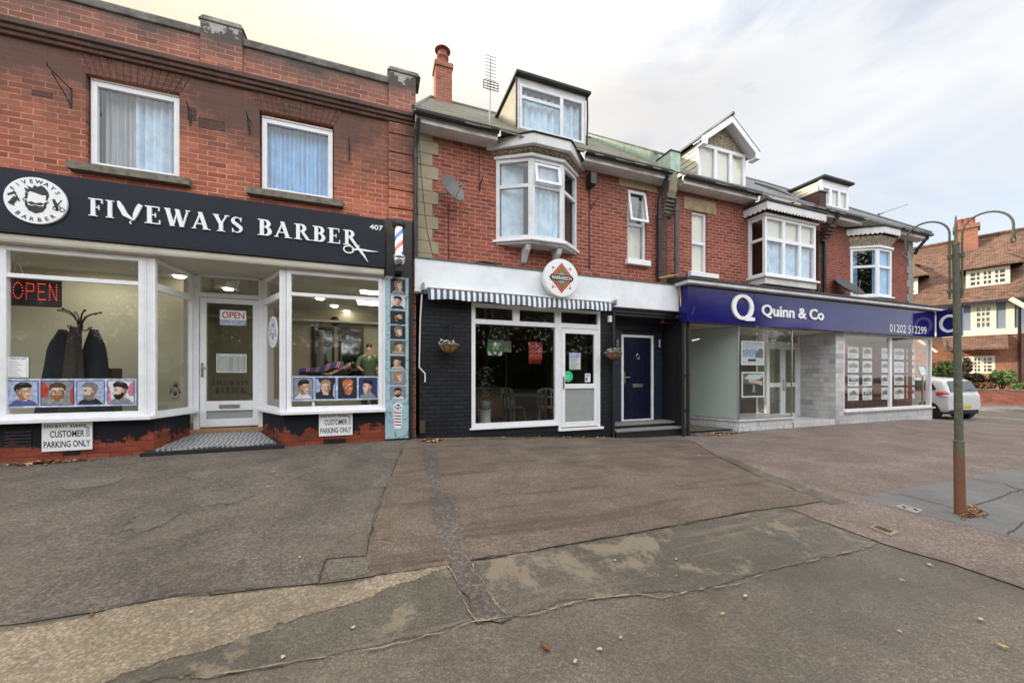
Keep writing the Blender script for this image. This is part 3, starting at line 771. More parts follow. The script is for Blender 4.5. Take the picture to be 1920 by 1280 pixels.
# utility covers
def ground_quad(mb, q, off, th):
    w = [G(*p) for p in q]; mb.slab([(p.x, p.y, gz(p.x, p.y)+off) for p in w], (0, 0, th))
t = thing('utility_cover', 'pale rectangular cover plate set in the tarmac beside the paving slabs', 'utility cover', G(1705, 957))
mb = MB().m('kerb_stone'); ground_quad(mb, [(1678, 953), (1692, 949), (1731, 960), (1717, 966)], .012, .014); mb.build('plate', None, t)
mb = MB().m('crack_dark'); ground_quad(mb, [(1690, 953), (1694, 952), (1700, 956), (1696, 957)], .0262, .002); ground_quad(mb, [(1711, 958), (1715, 957), (1722, 961), (1718, 962)], .0262, .002); mb.build('slot', None, t)
t = thing('utility_cover', 'brown metal cover with a pale frame near the bottom of the lamp post', 'utility cover', G(1657, 998))
mb = MB().m('crack_light'); ground_quad(mb, [(1628, 991), (1646, 987), (1687, 1001), (1669, 1008)], .010, .012); mb.build('frame', None, t)
mb = MB().m('iron_rust'); ground_quad(mb, [(1638, 992), (1647, 990), (1675, 1000), (1667, 1003)], .0225, .004); mb.build('plate', None, t)

# fallen leaves and scraps one can tell apart
SCR = [(512, 887, .10, 'leaf_tan', 'curled pale tan leaf on the dark tarmac in front of the barber door', 'leaf'),
       (502, 915, .05, 'leaf_tan', 'small tan leaf just below the curled tan leaf on the barber forecourt', 'leaf'),
       (627, 935, .05, 'leaf_brown', 'small reddish leaf alone on the dark barber forecourt', 'leaf'),
       (55, 874, .09, 'gum_white', 'crumpled white paper scrap at the foot of the barber wall, far left', 'paper scrap'),
       (562, 1048, .035, 'gum_white', 'flattened pale gum spot on the dark tarmac left of the square repair', 'gum spot'),
       (359, 1152, .04, 'gum_white', 'pale scrap on the tan edging in front of the barber forecourt', 'paper scrap'),
       (173, 1157, .07, 'leaf_brown', 'rust coloured leaf on the tan edging near the lower left corner', 'leaf'),
       (530, 1237, .04, 'gum_white', 'round white gum spot near the bottom left on grey pavement', 'gum spot'),
       (662, 1181, .04, 'gum_white', 'round white gum spot on the stained patch left of the drain strip', 'gum spot'),
       (1024, 1218, .10, 'leaf_brown', 'dark brown shrivelled leaf at bottom centre of the pavement', 'leaf'),
       (1078, 1245, .04, 'gum_white', 'white scrap nearest the camera right of the shrivelled brown leaf', 'paper scrap'),
       (1124, 1222, .045, 'gum_white', 'largest pale gum spot right of the shrivelled brown leaf', 'gum spot'),
       (1163, 1200, .03, 'gum_white', 'small oval gum spot on the smooth pavement at lower centre', 'gum spot'),
       (1397, 1122, .06, 'gum_white', 'pale leaf just below the jagged pavement crack', 'leaf'),
       (1354, 1156, .055, 'leaf_tan', 'tan leaf on smooth grey pavement below the pale leaf', 'leaf'),
       (1268, 1084, .03, 'leaf_tan', 'yellow tan leaf on the dark pavement patch above the crack', 'leaf'),
       (1268, 1052, .05, 'leaf_tan', 'faded tan leaf in the middle of the dark pavement patch', 'leaf'),
       (1692, 1092, .05, 'leaf_tan', 'tan leaf on the smooth pavement below the metal cover', 'leaf'),
       (1743, 1062, .05, 'gum_white', 'thin white scrap at the edge of the pink gravelly forecourt', 'paper scrap'),
       (1838, 1165, .06, 'gum_white', 'white pointed scrap near the lower right edge', 'paper scrap'),
       (1686, 1188, .035, 'gum_white', 'white gum spot left of the pointed scrap at lower right', 'gum spot'),
       (1880, 1217, .06, 'leaf_tan', 'pale curled leaf at the bottom right corner', 'leaf'),
       (856, 958, .03, 'gum_white', 'white gum spot at the bend of the dark drain strip', 'gum spot'),
       (1310, 855, .10, 'leaf_tan', 'orange leaf beside the cafe downpipe corner', 'leaf'),
       (1153, 1054, .035, 'gum_white', 'pale gum spot near the top edge of the dark pavement patch', 'gum spot')]
for px, py, s, mt, lab, cat in SCR:
    c = G(px, py); mb = MB().m(mt); rnd = random.Random(px)
    a0 = rnd.uniform(0, 6); n = 10; z = gz(c.x, c.y)+.021
    top = []
    for k in range(n):
        a = 2*math.pi*k/n; rx = s*.36*rnd.uniform(.6, 1.25); ry = rx*(.45 if cat == 'leaf' else .75)
        x, y = rx*math.cos(a), ry*math.sin(a)
        top.append(Vector((c.x+x*math.cos(a0)-y*math.sin(a0), c.y+x*math.sin(a0)+y*math.cos(a0), z+(.010*abs(x)/s if cat == 'leaf' else -.001)+.001)))
    cc = Vector((c.x, c.y, z+.005))
    mb.smooth = True
    mb.add(top+[cc]+[p-Vector((0, 0, .003)) for p in top], [(k, (k+1) % n, n) for k in range(n)]+[(k, (k+1) % n, n+1+(k+1) % n, n+1+k) for k in range(n)])
    tag(mb.build('fallen_leaf' if cat == 'leaf' else 'gum_spot' if cat == 'gum spot' else 'paper_scrap'), lab, cat, 'scraps and fallen leaves on the ground')

def litter(label, c, rx, ry, n, size=.035, rot=0.0, seed=1):
    rnd = random.Random(seed); mb = MB()
    for i in range(n):
        a = rnd.uniform(0, 6.28); r = rnd.random()*(.75+.25*math.sin(3*a)); x = rx*r*math.cos(a); y = ry*r*math.sin(a)
        px = c[0]+x*math.cos(rot)-y*math.sin(rot); py = c[1]+x*math.sin(rot)+y*math.cos(rot)
        z = gz(px, py)+.02+rnd.uniform(0, .03)*(1-r); s = size*rnd.uniform(.5, 1.3); b = rnd.uniform(0, 6.28)
        mb.m(rnd.choice(['leaf_brown', 'leaf_brown', 'leaf_tan']))
        q = [Vector((math.cos(b+k)*s*w, math.sin(b+k)*s*w, rnd.uniform(-.3, .5)*s)) for k, w in ((0, 1), (1.4, .45), (3.14, 1), (4.6, .45))]
        mb.face(*[Vector((px, py, z))+v for v in q])
    return tag(mb.build('leaf_litter', recalc=False), label, 'leaf litter', kind='stuff')
lb = G(1800, 965)
litter('brown leaves and moss gathered round the foot of the lamp post', (lb.x+.14, lb.y-.04), .42, .10, 420, .016, .25, 3)
litter('drift of rusty leaves in the corner by the marbled base', (7.6, -.28), .85, .16, 420, .04, -.1, 5)
litter('small heap of leaves between the haircut board and cafe wall', (.95, -.22), .28, .14, 170, .035, 0, 6)
litter('dry leaves under the left customer parking sign', (-4.05, -.18), .55, .12, 160, .035, 0, 8)
litter('thin line of leaves along the foot of the cafe wall', (3.4, -.08), 2.2, .05, 90, .03, 0, 9)

# ================================================================== BARBER'S BUILDING
def rectP(x0, yt, yb, x1, Y):
    a = P(x0, yt, Y); b = P(x0, yb, Y); return a.x, P(x1, 600, Y).x, b.z, a.z
YU = .10                                   # plane of the upper brickwork
bb = thing('barber_building', 'red brick two-storey barber building with stepped dark parapet, leftmost in the row', 'building', (-3, YU, 0))
XL, XR = -9.5, P(779, 500, YU).x
zc1 = P(0, 30, YU-.08).z; zc0 = P(0, 57, YU-.08).z       # string course
zpar = P(460, 70, YU).z                                   # parapet top
zpp = P(728, 120, YU-.05).z                               # raised piers
zf1, zf0 = P(0, 312, -.15).z, P(0, 431, -.15).z           # fascia
w1 = rectP(170, 150, 312, 337, YU+.06); w2 = rectP(491, 220, 358, 624, YU+.06)
zw0 = min(w1[2], w2[2]); 
zlint = P(166, 139, YU).z
YF = -.05; ze = P(0, 458, YF).z
holes = [(w1[0]-.02, w1[1]+.02, w1[2]-.02, zlint+.0), (w2[0]-.02, w2[1]+.02, w2[2]-.02, zlint), (w1[0]-3.2, w1[0]-1.9, w1[2], zlint)]
mb = MB((0, YU, 0)).m('brick_orange')
wall_holes(mb, XL, XR, ze+.03, zc0+.02, holes, 0, .14)
# flank, back and the piece of parapet above the string course
mb.m('brick_parapet'); mb.box(XL, XR, zc1-.02, zpar-.16, .0, .30); mb.m('brick_orange')
mb.face((XR, YU, 0), (XR, YU+8, 0), (XR, YU+8, zpar-.16), (XR, YU, zpar-.16))
mb.face((XL, YU, 0), (XL, YU+8, 0), (XL, YU+8, zpar-.16), (XL, YU, zpar-.16))
mb.build('wall', None, bb)
mb = MB((0, YU, 0)).m('felt_black'); mb.face((XL, YU+.3, zpar-.6), (XR, YU+.3, zpar-.6), (XR, YU+8, zpar-.6), (XL, YU+8, zpar-.6)); mb.build('flat_roof', None, bb)
# string course in three rounded steps
mb = MB((0, YU, 0)).m('brick_course')
hh = (zc1-zc0)
mb.box(XL, XR+.03, zc0, zc0+hh*.3, -.05, -.001); mb.box(XL, XR+.04, zc0+hh*.3, zc0+hh*.62, -.085, -.001); mb.box(XL, XR+.05, zc0+hh*.62, zc1, -.12, -.001)
mb.build('string_course', None, bb, .012)
# coping + raised piers
xa, xb = P(378, 40, YU).x, P(456, 60, YU).x; xc = P(729, 130, YU-.05).x; xd = P(786, 160, YU-.05).x
mb = MB((0, YU, 0)).m('coping')
for a, b in ((XL, xa), (xb, xc)): mb.box(a, b, zpar-.158, zpar-.05, -.03, .33); mb.lslab([(a, zpar-.05), (b, zpar-.05), (b, zpar), (a, zpar)], .02, .28)
for a, b in ((xa, xb), (xc, xd)):
    mb.hexa([Vector(q) for q in ((a-.03, YU-.07, zpp-.10), (b+.03, YU-.07, zpp-.10), (b+.03, YU+.37, zpp-.10), (a-.03, YU+.37, zpp-.10), (a+.02, YU-.03, zpp), (b-.02, YU-.03, zpp), (b-.02, YU+.33, zpp), (a+.02, YU+.33, zpp))])
mb.build('coping', None, bb, .015)
for a, b in ((xa, xb), (xc, XR+.0)): mb = MB((0, YU, 0)).m('brick_parapet'); mb.box(a, b, zc1, zpp-.102, -.045, .34); mb.build('parapet_pier', None, bb)
mb = MB((0, YU, 0)).m('brick_orange')
zz = zf1-.35
k = 0
while zz < zc0-.02:      # rusticated pilaster at the party wall
    z1_ = min(zz+.33, zc0-.004); mb.box(xc, XR-.004, zz, z1_-.022, -.055, -.002); zz += .33
mb.build('pilaster', None, bb, .004)
# flat arches of gauged brick over the windows
for (a, b), (ta, tb) in (((w1[0]-.03, w1[1]+.03), (w1[0]-.14, w1[1]+.16)), ((w2[0]-.03, w2[1]+.03), (w2[0]-.14, w2[1]+.16))):
    mb = MB((0, YU, 0)); n = 15
    for i in range(n):
        def L(t_, lo, hi): return lo+(hi-lo)*t_
        g = .004
        u = [L(i/n, a, b)+g, L((i+1)/n, a, b)-g]; v = [L(i/n, ta, tb)+g, L((i+1)/n, ta, tb)-g]
        mb.m('brick_arch'); mb.lslab([(u[0], zlint+.001), (u[1], zlint+.001), (v[1], zc0-.004), (v[0], zc0-.004)], -.006-.003*(i % 2), -.0005)
    mb.build('brick_arch', None, bb)
# upper windows with stone sills and lintel shadow board
for w in (w1, w2):
    fr = window(bb, (w[0], YU+.06, w[2]), (1, 0), w[1]-w[0], w[3]-w[2], .07, .06, glass='glass_upper')
    s = MB().m('timber_white'); s.box(w[0]+.004, w[1]-.004, w[3]+.002, w[3]+.03, YU+.05, YU+.12); s.build('head_trim', None, fr)
    s = MB().m('sill_stone'); s.box(w[0]-.17, w[1]+.17, w[2]-.13, w[2]-.022, YU-.10, YU+.20); s.build('sill', None, fr, .008)
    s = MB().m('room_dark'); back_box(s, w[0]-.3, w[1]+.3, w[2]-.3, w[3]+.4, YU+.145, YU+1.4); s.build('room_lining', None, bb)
curtain('pale grey curtain drawn part way across the left barber upper window', w1[0]+.04, w1[1]-.55, w1[2]+.03, w1[3]-.02, YU+.30, 'curtain_grey', 8, .03)
curtain('blue-grey pleated curtain at the right of the left barber upper window', w1[1]-.62, w1[1]-.04, w1[2]+.03, w1[3]-.02, YU+.24, 'curtain_net', 6, .035)
curtain('sky blue pleated curtain filling the right barber upper window', w2[0]+.03, w2[1]-.03, w2[2]+.03, w2[3]-.02, YU+.22, 'curtain_blue', 15, .022)
# airbrick patches / repaired dark bricks
for px, py, w_, h_ in ((372, 238, .33, .15), (60, 178, .2, .075), (352, 225, .1, .2)):
    q = P(px, py, YU); mb = MB((0, YU, 0)).m('brick_soot'); mb.box(q.x, q.x+w_, q.z, q.z+h_, -.004, -.001); mb.build('sooty_bricks', None, bb)

# --- shopfront below
YF = -.05                                   # face of the shop windows
zs = .575                                   # top of the sill
ze = P(0, 458, YF).z                        # head of the windows
X1, X2 = P(285, 700, YF).x, P(531, 700, YF).x
X3 = P(717, 700, YF).x; YD = .85; D0, D1 = -2.83, -1.89
mb = MB().m('brick_peeling')
mb.box(XL, X1+.0, -.12, zs-.055, 0, .22)
mb.hexa([(X1+.001, 0, -.12), (D0-.04, YD-.1, -.12), (D0-.3, YD-.1, -.12), (X1-.2, .21, -.12), (X1+.001, 0, zs-.056), (D0-.04, YD-.1, zs-.056), (D0-.3, YD-.1, zs-.056), (X1-.2, .21, zs-.056)])
mb.build('stall_riser', None, bb)
mb = MB().m('brick_peeling'); mb.box(X2, P(722, 600, 0).x, -.12, zs-.055, 0, .22)
mb.hexa([(D1+.04, YD-.1, -.12), (X2-.001, 0, -.12), (X2+.2, .21, -.12), (D1+.3, YD-.1, -.12), (D1+.04, YD-.1, zs-.056), (X2-.001, 0, zs-.056), (X2+.2, .21, zs-.056), (D1+.3, YD-.1, zs-.056)])
mb.build('stall_riser', None, bb)
for px0, px1, yt, yb in ((10, 60, 806, 838), (118, 150, 845, 853), (607, 648, 822, 835)):
    a, b = P(px0, yt, -.004), P(px1, yt, -.004); z0 = P(px0, yb, -.004).z; n = 5; mb = MB().m('iron_black')
    for i in range(n): mb.box(a.x, b.x, z0+(a.z-z0)*i/n, z0+(a.z-z0)*(i+.6)/n, -.014, -.001)
    mb.build('air_vent', None, bb)
mb = MB().m('upvc_white')
mb.box(XL, X1+.02, zs-.052, zs, -.14, .1); mb.box(X2-.02, X3+.05, zs-.052, zs, -.14, .1)
mb.hexa([(X1+.021, -.14, zs-.05), (D0+.06, YD-.05, zs-.05), (D0-.12, YD-.05, zs-.05), (X1-.1, .09, zs-.05), (X1+.021, -.14, zs-.002), (D0+.06, YD-.05, zs-.002), (D0-.12, YD-.05, zs-.002), (X1-.1, .09, zs-.002)])
mb.hexa([(D1-.06, YD-.05, zs-.05), (X2-.021, -.14, zs-.05), (X2+.1, .09, zs-.05), (D1+.12, YD-.05, zs-.05), (D1-.06, YD-.05, zs-.002), (X2-.021, -.14, zs-.002), (X2+.1, .09, zs-.002), (D1+.12, YD-.05, zs-.002)])
mb.build('window_board', None, bb, .006)
ztr = P(0, 514, YF).z
xw0 = P(-2, 600, YF).x
H = ze-zs
fa = window(bb, (XL+1, YF, zs), (1, 0), xw0-XL-1-.02, H, .06, .07, glass='glass_shop', name='shop_window')
fa = window(bb, (xw0, YF, zs), (1, 0), P(270, 600, YF).x-xw0, H, .065, .07, [('h', ztr-zs, .065, P(270, 600, YF).x-xw0-.065, .055)], 'glass_shop', name='shop_window')
fb = window(bb, (P(537, 600, YF).x, YF, zs), (1, 0), X3-P(537, 600, YF).x, H, .065, .07, [('h', ztr-zs, .065, X3-P(537, 600, YF).x-.065, .055)], 'glass_shop', name='shop_window')
# splayed panes beside the door
a = Vector((X1+.035, YF, 0)); b = Vector((D0-.02, YD-.02, 0)); L1 = (b-a).length
window(bb, (a.x, a.y, zs), (b.x-a.x, b.y-a.y), L1, H, .05, .06, [('h', ztr-zs-.02, .05, L1-.05, .10)], 'glass_shop', name='splayed_window')
a = Vector((D1+.02, YD-.02, 0)); b = Vector((X2-.035, YF, 0)); L2 = (b-a).length
window(bb, (a.x, a.y, zs), (b.x-a.x, b.y-a.y), L2, H, .05, .06, [('h', ztr-zs-.02, .05, L2-.05, .10)], 'glass_shop', name='splayed_window')
for xc_, s_ in ((P(270, 600, YF).x, 1), (X2-.075+.02, 1)):
    x = xc_+.002; mb = MB().m('upvc_white')     # fluted corner posts
    for i in range(3): mb.box(x+i*.030, x+.027+i*.030, zs+.001, ze, YF+.001+.004*(i % 2), YF+.07)
    mb.build('corner_post', None, bb, .003)
# door, its frame and fanlight
zth = .24
zdt = P(382, 512, YD).z; zdh = P(382, 556, YD).z
mb = MB((D0-.03, YD, 0)).m('upvc_white'); WD = D1-D0+.06
zlo = P(382, 548, YD).z; ztop = ze-.02
mb.box(0, .075, zth, ztop, -.02, .06); mb.box(WD-.075, WD, zth, ztop, -.02, .06); mb.box(.075, WD-.075, zdt, ztop, -.019, .06); mb.box(.075, WD-.075, zdh, zlo, -.019, .06)
df = mb.build('door_frame', None, bb, .004)
mb = MB((D0-.03, YD, 0)).m('glass_dark'); mb.lface((.07, zlo-.01, .02), (WD-.07, zlo-.01, .02), (WD-.07, zdt+.01, .02), (.07, zdt+.01, .02)); mb.build('fanlight', None, df, recalc=False)
dl = thing  # noqa
dw = WD-.16; zb = zth+.03; ht = zdh-zb-.01
zmid0 = P(400, 768, YD).z; zmid1 = P(400, 752, YD).z
mb = MB((D0-.03+.08, YD+.005, 0)).m('upvc_white')
mb.box(0, .085, zb, zb+ht, 0, .05); mb.box(dw-.085, dw, zb, zb+ht, 0, .05); mb.box(.085, dw-.085, zb, zb+.13, .001, .05); mb.box(.085, dw-.085, zb+ht-.085, zb+ht, .001, .05)
mb.box(.085, dw-.085, zmid0-.02, zmid1+.0, .001, .05)
dr = mb.build('door', None, bb, .005)
mb = MB((D0+.05, YD+.005, 0)).m('glass_dark'); mb.lface((.08, zmid1-.01, .028), (dw-.08, zmid1-.01, .028), (dw-.08, zb+ht-.08, .028), (.08, zb+ht-.08, .028)); mb.build('pane', None, dr, recalc=False)
mb = MB((D0+.05, YD+.005, 0)).m('frost_grey'); mb.lface((.08, zb+.12, .028), (dw-.08, zb+.12, .028), (dw-.08, zmid0, .028), (.08, zmid0, .028)); mb.build('lower_panel', None, dr, recalc=False)
mb = MB((D0+.05, YD, 0)).m('chrome'); mb.box(.02, .055, 1.12, 1.36, -.012, .004); mb.box(.03, .13, 1.27, 1.29, -.05, -.036); mb.box(.03, .045, 1.27, 1.29, -.036, -.012); mb.build('handle', None, dr, .003)
mb = MB((D0+.05, YD, 0)).m('chrome'); zl = (zmid0+zmid1)/2-.012; mb.box(.27, .57, zl-.035, zl+.035, -.012, .005); mb.box(.28, .56, zl-.026, zl+.026, -.016, -.012); mb.build('letter_plate', None, dr, .003)
mb = MB().m('wood_raw'); mb.box(D0-.05, D1+.05, zth-.06, zth-.002, YD-.12, YD+.1); mb.build('threshold', None, bb)
mb = MB().m('rubber'); mb.hexa([(X1-.1, -.14, 0), (X2+.04, -.14, 0), (D1+.1, YD-.13, 0), (D0-.1, YD-.13, 0), (X1-.1, -.14, .055), (X2+.04, -.14, .065), (D1+.1, YD-.13, zth-.11), (D0-.1, YD-.13, zth-.11)]); mb.build('doorstep', None, bb, .01)
t = NT('chequer_mat')
wv = t.n.new('ShaderNodeTexChecker'); wv.inputs['Scale'].default_value = 22
mpc = t.n.new('ShaderNodeMapping'); mpc.inputs['Rotation'].default_value = (0, 0, .7); t.l.new(t.obj(), mpc.inputs[0]); t.l.new(mpc.outputs[0], wv.inputs[0])
t.principled(t.mix(wv.outputs['Fac'], (.10, .105, .11), (.42, .43, .44)), .45, .3)
mb = MB().m('chequer_mat'); mb.hexa([(X1+.04, -.10, .062), (X2-.08, -.10, .070), (D1+.0, YD-.14, zth-.075), (D0-.0, YD-.14, zth-.075), (X1+.04, -.10, .085), (X2-.08, -.10, .090), (D1+.0, YD-.14, zth-.05), (D0-.0, YD-.14, zth-.05)])
tag(mb.build('door_mat'), 'grey and white ribbed mat on the sloping step before the barber door', 'mat')
# head: soffit of the porch, shutter box, black end panel
mb = MB().m('soffit_cream')
mb.face((XL, -.1, ze+.004), (X3+.05, -.1, ze+.004), (X3+.05, 1.0, ze+.004), (XL, 1.0, ze+.004))
mb.build('porch_soffit', None, bb)
zsb = P(0, 431, -.1).z
mb = MB().m('soffit_cream')
xe = P(720, 500, -.12).x
mb.lslab([(0, 0), (0, 0), (0, 0)], 0, 0) if False else None
prof = [(-.12, ze+.006), (-.155, ze+.02), (-.165, ze+.05), (-.165, zf0-.05), (-.13, zf0-.02), (-.11, zf0-.004), (.05, zf0-.004), (.05, ze+.006)]
mb.slab([(XL, y, z) for y, z in prof], (xe-XL, 0, 0)); mb.build('shutter_box', None, bb)
mb = MB().m('black_paint')
xk0, xk1 = P(723, 600, -.02).x, P(773, 600, -.02).x
mb.box(xk0, xk1, -.1, P(748, 412, -.02).z, -.02, YU-.002); mb.build('end_pilaster', None, bb, .006)
mb = MB().m('brick_soot'); mb.box(xk1+.002, XR, -.1, P(779, 412, 0).z, .02, YU-.003); mb.build('party_brick', None, bb)
mb = MB().m('upvc_white'); mb.box(X3+.002, xk0-.002, zs, ze+.003, -.03, .08); mb.build('jamb', None, bb, .003)

# --- name board
fs = thing('barber_sign', 'long dark shop sign reading FIVEWAYS BARBER with round bearded head logo', 'shop sign', (-3, -.2, zf0))
YS = -.20
zs1, zs0 = P(0, 312, YS).z, P(0, 431, YS).z
xs1 = P(722, 450, YS).x
mb = MB().m('anthracite'); mb.box(XL, xs1, zs0, zs1, YS, YS+.14); mb.build('panel', None, fs, .006)
mb = MB((0, YS, 0)).m('black_paint'); mb.box(XL, xs1, zs0-.012, zs0-.001, .0, .13); mb.build('lower_edge', None, fs)
def pu(px, py, Y=YS): q = P(px, py, Y); return q.x, q.z
LT = .022
mb = MB((0, YS, 0)).m('sign_letter')
def word(w, pxa, pya_b, pya_t, pxb, k=1.0):
    ua, vb = pu(pxa, pya_b); _, vt = pu(pxa, pya_t); ub, _ = pu(pxb, 500); serif_word(mb, w, ua, vb, ub-ua, vt-vb, -LT, LT, k)
word('FI', 168, 405, 372, 217)
word('EWAYS', 273, 419, 386, 458)
word('BARBER', 484, 441, 411, 673, 1.0)
# the V of the name is an open razor
def pts(l): return [pu(x, y) for x, y in l]
h_ = pu(168, 372)[1]-pu(168, 405)[1]
stroke(mb, pts([(223, 378), (227, 387), (236, 403), (252, 414)]), [h_*.10, h_*.24, h_*.25, h_*.06], -LT, LT)
stroke(mb, pts([(252, 413), (255, 404), (261, 391), (265, 385)]), [h_*.07, h_*.21, h_*.24, h_*.20], -LT-.001, LT)
stroke(mb, pts([(247, 415), (245, 419), (248, 421)]), h_*.05, -LT, LT)
# scissors sprung from the last R
stroke(mb, pts([(655, 443), (668, 461), (682, 479), (690, 492)]), [h_*.17, h_*.17, h_*.15, .004], -LT-.0022, LT)
stroke(mb, pts([(660, 469), (672, 468), (690, 471), (709, 473)]), [h_*.10, h_*.14, h_*.12, .004], -LT-.003, LT)
cx_, cz_ = pu(654, 468); stroke(mb, [(cx_+.075*math.cos(k*math.pi/8), cz_+.058*math.sin(k*math.pi/8)) for k in range(17)], .02, -LT, LT)
mb.build('lettering', None, fs); mb = MB((0, YS, 0))
u0, v0 = pu(693, 430); u1, v1 = pu(718, 420)
text(mb, '407', u0, v0, u1-u0, .083, -.012, 'sign_letter', True, .012)
mb.build('house_number', None, fs)
# round logo
lx, lz = pu(71, 378); LR = (pu(132, 378)[0]-pu(11, 378)[0])/2*.985
def disc(mb, cx, cz, r, d0, d1, n=48, k=1.0): mb.lslab([(cx+r*math.cos(2*math.pi*i/n), cz+r*k*math.sin(2*math.pi*i/n)) for i in range(n)], d0, d1)
lg = MB((0, YS, 0)).m('sign_white'); disc(lg, lx, lz, LR, -.03, -.001); lgo = lg.build('logo_disc', None, fs, .003)
def logo(mb, cx, cz, r, d, ink, ringtext=True, simple=False, sx=1.0):
    """bearded head with ring lettering, comb, clippers and scissors"""
    mb.m(ink); c = lambda l: [(cx+x*r*sx, cz+y*r) for x, y in l]
    th = .0012
    def poly(l, k=0): mb.lslab(c(l), d-th-k*.0006, d)
    # swept hair
    poly([(-.32, .36), (-.36, .52), (-.22, .44), (-.27, .60), (-.10, .52), (-.05, .66), (.06, .60), (.18, .68), (.30, .58), (.40, .42), (.42, .24), (.37, .08), (.31, .05), (.33, .28), (.20, .26), (.02, .32), (-.18, .38), (-.26, .30)])
    poly([(-.33, .32), (-.24, .28), (-.27, .04), (-.33, .02)], 1)
    poly([(-.34, .0), (-.28, -.06), (-.24, -.22), (-.12, -.24), (.0, -.20), (.12, -.24), (.24, -.22), (.28, -.06), (.34, .0), (.33, -.26), (.22, -.46), (.0, -.56), (-.22, -.46), (-.33, -.26)])
    poly([(-.26, -.10), (-.14, -.06), (0, -.12), (.14, -.06), (.26, -.10), (.16, -.20), (0, -.17), (-.16, -.20)], 1)
    stroke(mb, c([(-.24, -.12), (-.32, -.08), (-.30, -.02)]), .03*r, d-th*2, th); stroke(mb, c([(.24, -.12), (.32, -.08), (.30, -.02)]), .03*r, d-th*2, th)
    stroke(mb, c([(-.33, .08), (-.40, .0), (-.35, -.1)]), .025*r, d-th*2, th); stroke(mb, c([(.33, .08), (.40, .0), (.35, -.1)]), .025*r, d-th*2, th)
    # comb and scissors, right
    stroke(mb, c([(.56, .14), (.70, -.34)]), .10*r, d-th*2, th); stroke(mb, c([(.82, .14), (.64, -.18)]), .035*r, d-th*3, th); stroke(mb, c([(.60, .08), (.80, -.22)]), .035*r, d-th*2.5, th)
    for ox, oy in ((.62, -.24), (.84, -.28)): stroke(mb, c([(ox+.075*math.cos(k), oy+.085*math.sin(k)) for k in [i*math.pi/5 for i in range(11)]]), .03*r, d-th*2, th)
    # razor and clippers, left
    stroke(mb, c([(-.62, .26), (-.86, .12)]), .08*r, d-th*2, th); stroke(mb, c([(-.68, .30), (-.50, -.10)]), .05*r, d-th*2.5, th)
    stroke(mb, c([(-.60, .04), (-.78, -.26)]), .17*r, d-th*3, th); stroke(mb, c([(-.84, -.20), (-.66, -.30)]), .06*r, d-th*3.4, th)
    if not ringtext: return
    def ring(w, a0, a1, rr, flip):
        n = len(w)
        for i, ch in enumerate(w):
            a = R(a0+(a1-a0)*i/(n-1)); px_, pz_ = cx+rr*r*math.cos(a)*sx, cz+rr*r*math.sin(a)
            vs, fs_ = glyphs(ch, True)
            x0, x1 = min(v[0] for v in vs), max(v[0] for v in vs); y0, y1 = min(v[1] for v in vs), max(v[1] for v in vs)
            s = .17*r/(y1-y0); ang = a-math.pi/2 if not flip else a+math.pi/2
            P_ = []
            for x, y in vs:
                x = (x-(x0+x1)/2)*s; y = (y-(y0+y1)/2)*s
                P_.append(mb.W(px_+(x*math.cos(ang)-y*math.sin(ang))*sx, pz_+x*math.sin(ang)+y*math.cos(ang), d-th))
            mb.add(P_, fs_)
    ring('FIVEWAYS', 150, 32, .82, False); ring('BARBER', 228, 312, .82, True)
mb = MB((0, YS, 0)); logo(mb, lx, lz, LR, -.0315, 'black_paint'); mb.build('emblem', None, lgo)

# --- barber's pole on its bracket
pc = P(748, 455, -.30)
bp = thing('barber_pole', 'lit glass barber pole with red and blue stripes and chrome caps', 'barber pole', (pc.x, -.30, P(748, 500, -.30).z))
zt, zu, zl_, zbm = P(748, 415, -.30).z, P(748, 427, -.30).z, P(748, 478, -.30).z, P(748, 497, -.30).z
r_ = .078
mb = MB().m('iron_black'); mb.smooth = True
mb.lathe((pc.x, -.30, 0), [(0, zt+.02), (.05, zt+.018), (.085, zt), (.105, zt-.04), (.105, zu+.02), (.09, zu)], 20); mb.build('top_cap', None, bp)
mb = MB().m('chrome')
mb.lathe((pc.x, -.30, 0), [(.09, zl_), (.11, zl_-.02), (.11, zl_-.05), (.095, zl_-.07), (.10, zl_-.085), (.085, zbm+.03), (.05, zbm), (0, zbm-.01)], 20); mb.build('bottom_cap', None, bp)
t = NT('pole_stripes')
sp = t.n.new('ShaderNodeSeparateXYZ'); t.l.new(t.obj(), sp.inputs[0])
at = t.math('ARCTAN2', sp.outputs[0], sp.outputs[1])
tt = t.math('FRACT', t.math('ADD', t.math('MULTIPLY', sp.outputs[2], 2.6), t.math('MULTIPLY', at, .159)))
cc = t.ramp(tt, [(0, (.75, .74, .70)), (.28, (.62, .10, .07)), (.5, (.75, .74, .70)), (.78, (.05, .16, .55))], 'CONSTANT')
t.principled(cc, .2, 0, None, .6, **{'Emission Strength': .5}); pb = [n for n in t.n if n.type == 'BSDF_PRINCIPLED'][0]; t.l.new(cc, pb.inputs['Emission Color'])
mb = MB().m('pole_stripes'); mb.lathe((pc.x, -.30, 0), [(r_*.8, zl_-.01), (r_*.8, zu+.01)], 24); mb.build('striped_cylinder', None, bp)
mb = MB().m('glass_shop'); mb.lathe((pc.x, -.30, 0), [(r_, zl_-.01), (r_, zu+.01)], 24); mb.build('glass_tube', None, bp)
mb = MB().m('iron_black'); mb.box(pc.x-.06, pc.x+.06, zbm-.10, zbm-.06, -.34, -.024); mb.box(pc.x-.02, pc.x+.02, zbm-.06, zbm-.01, -.32, -.28); mb.box(pc.x-.09, pc.x-.06, zbm-.2, zbm-.06, -.2, -.024); mb.build('bracket', None, bp)

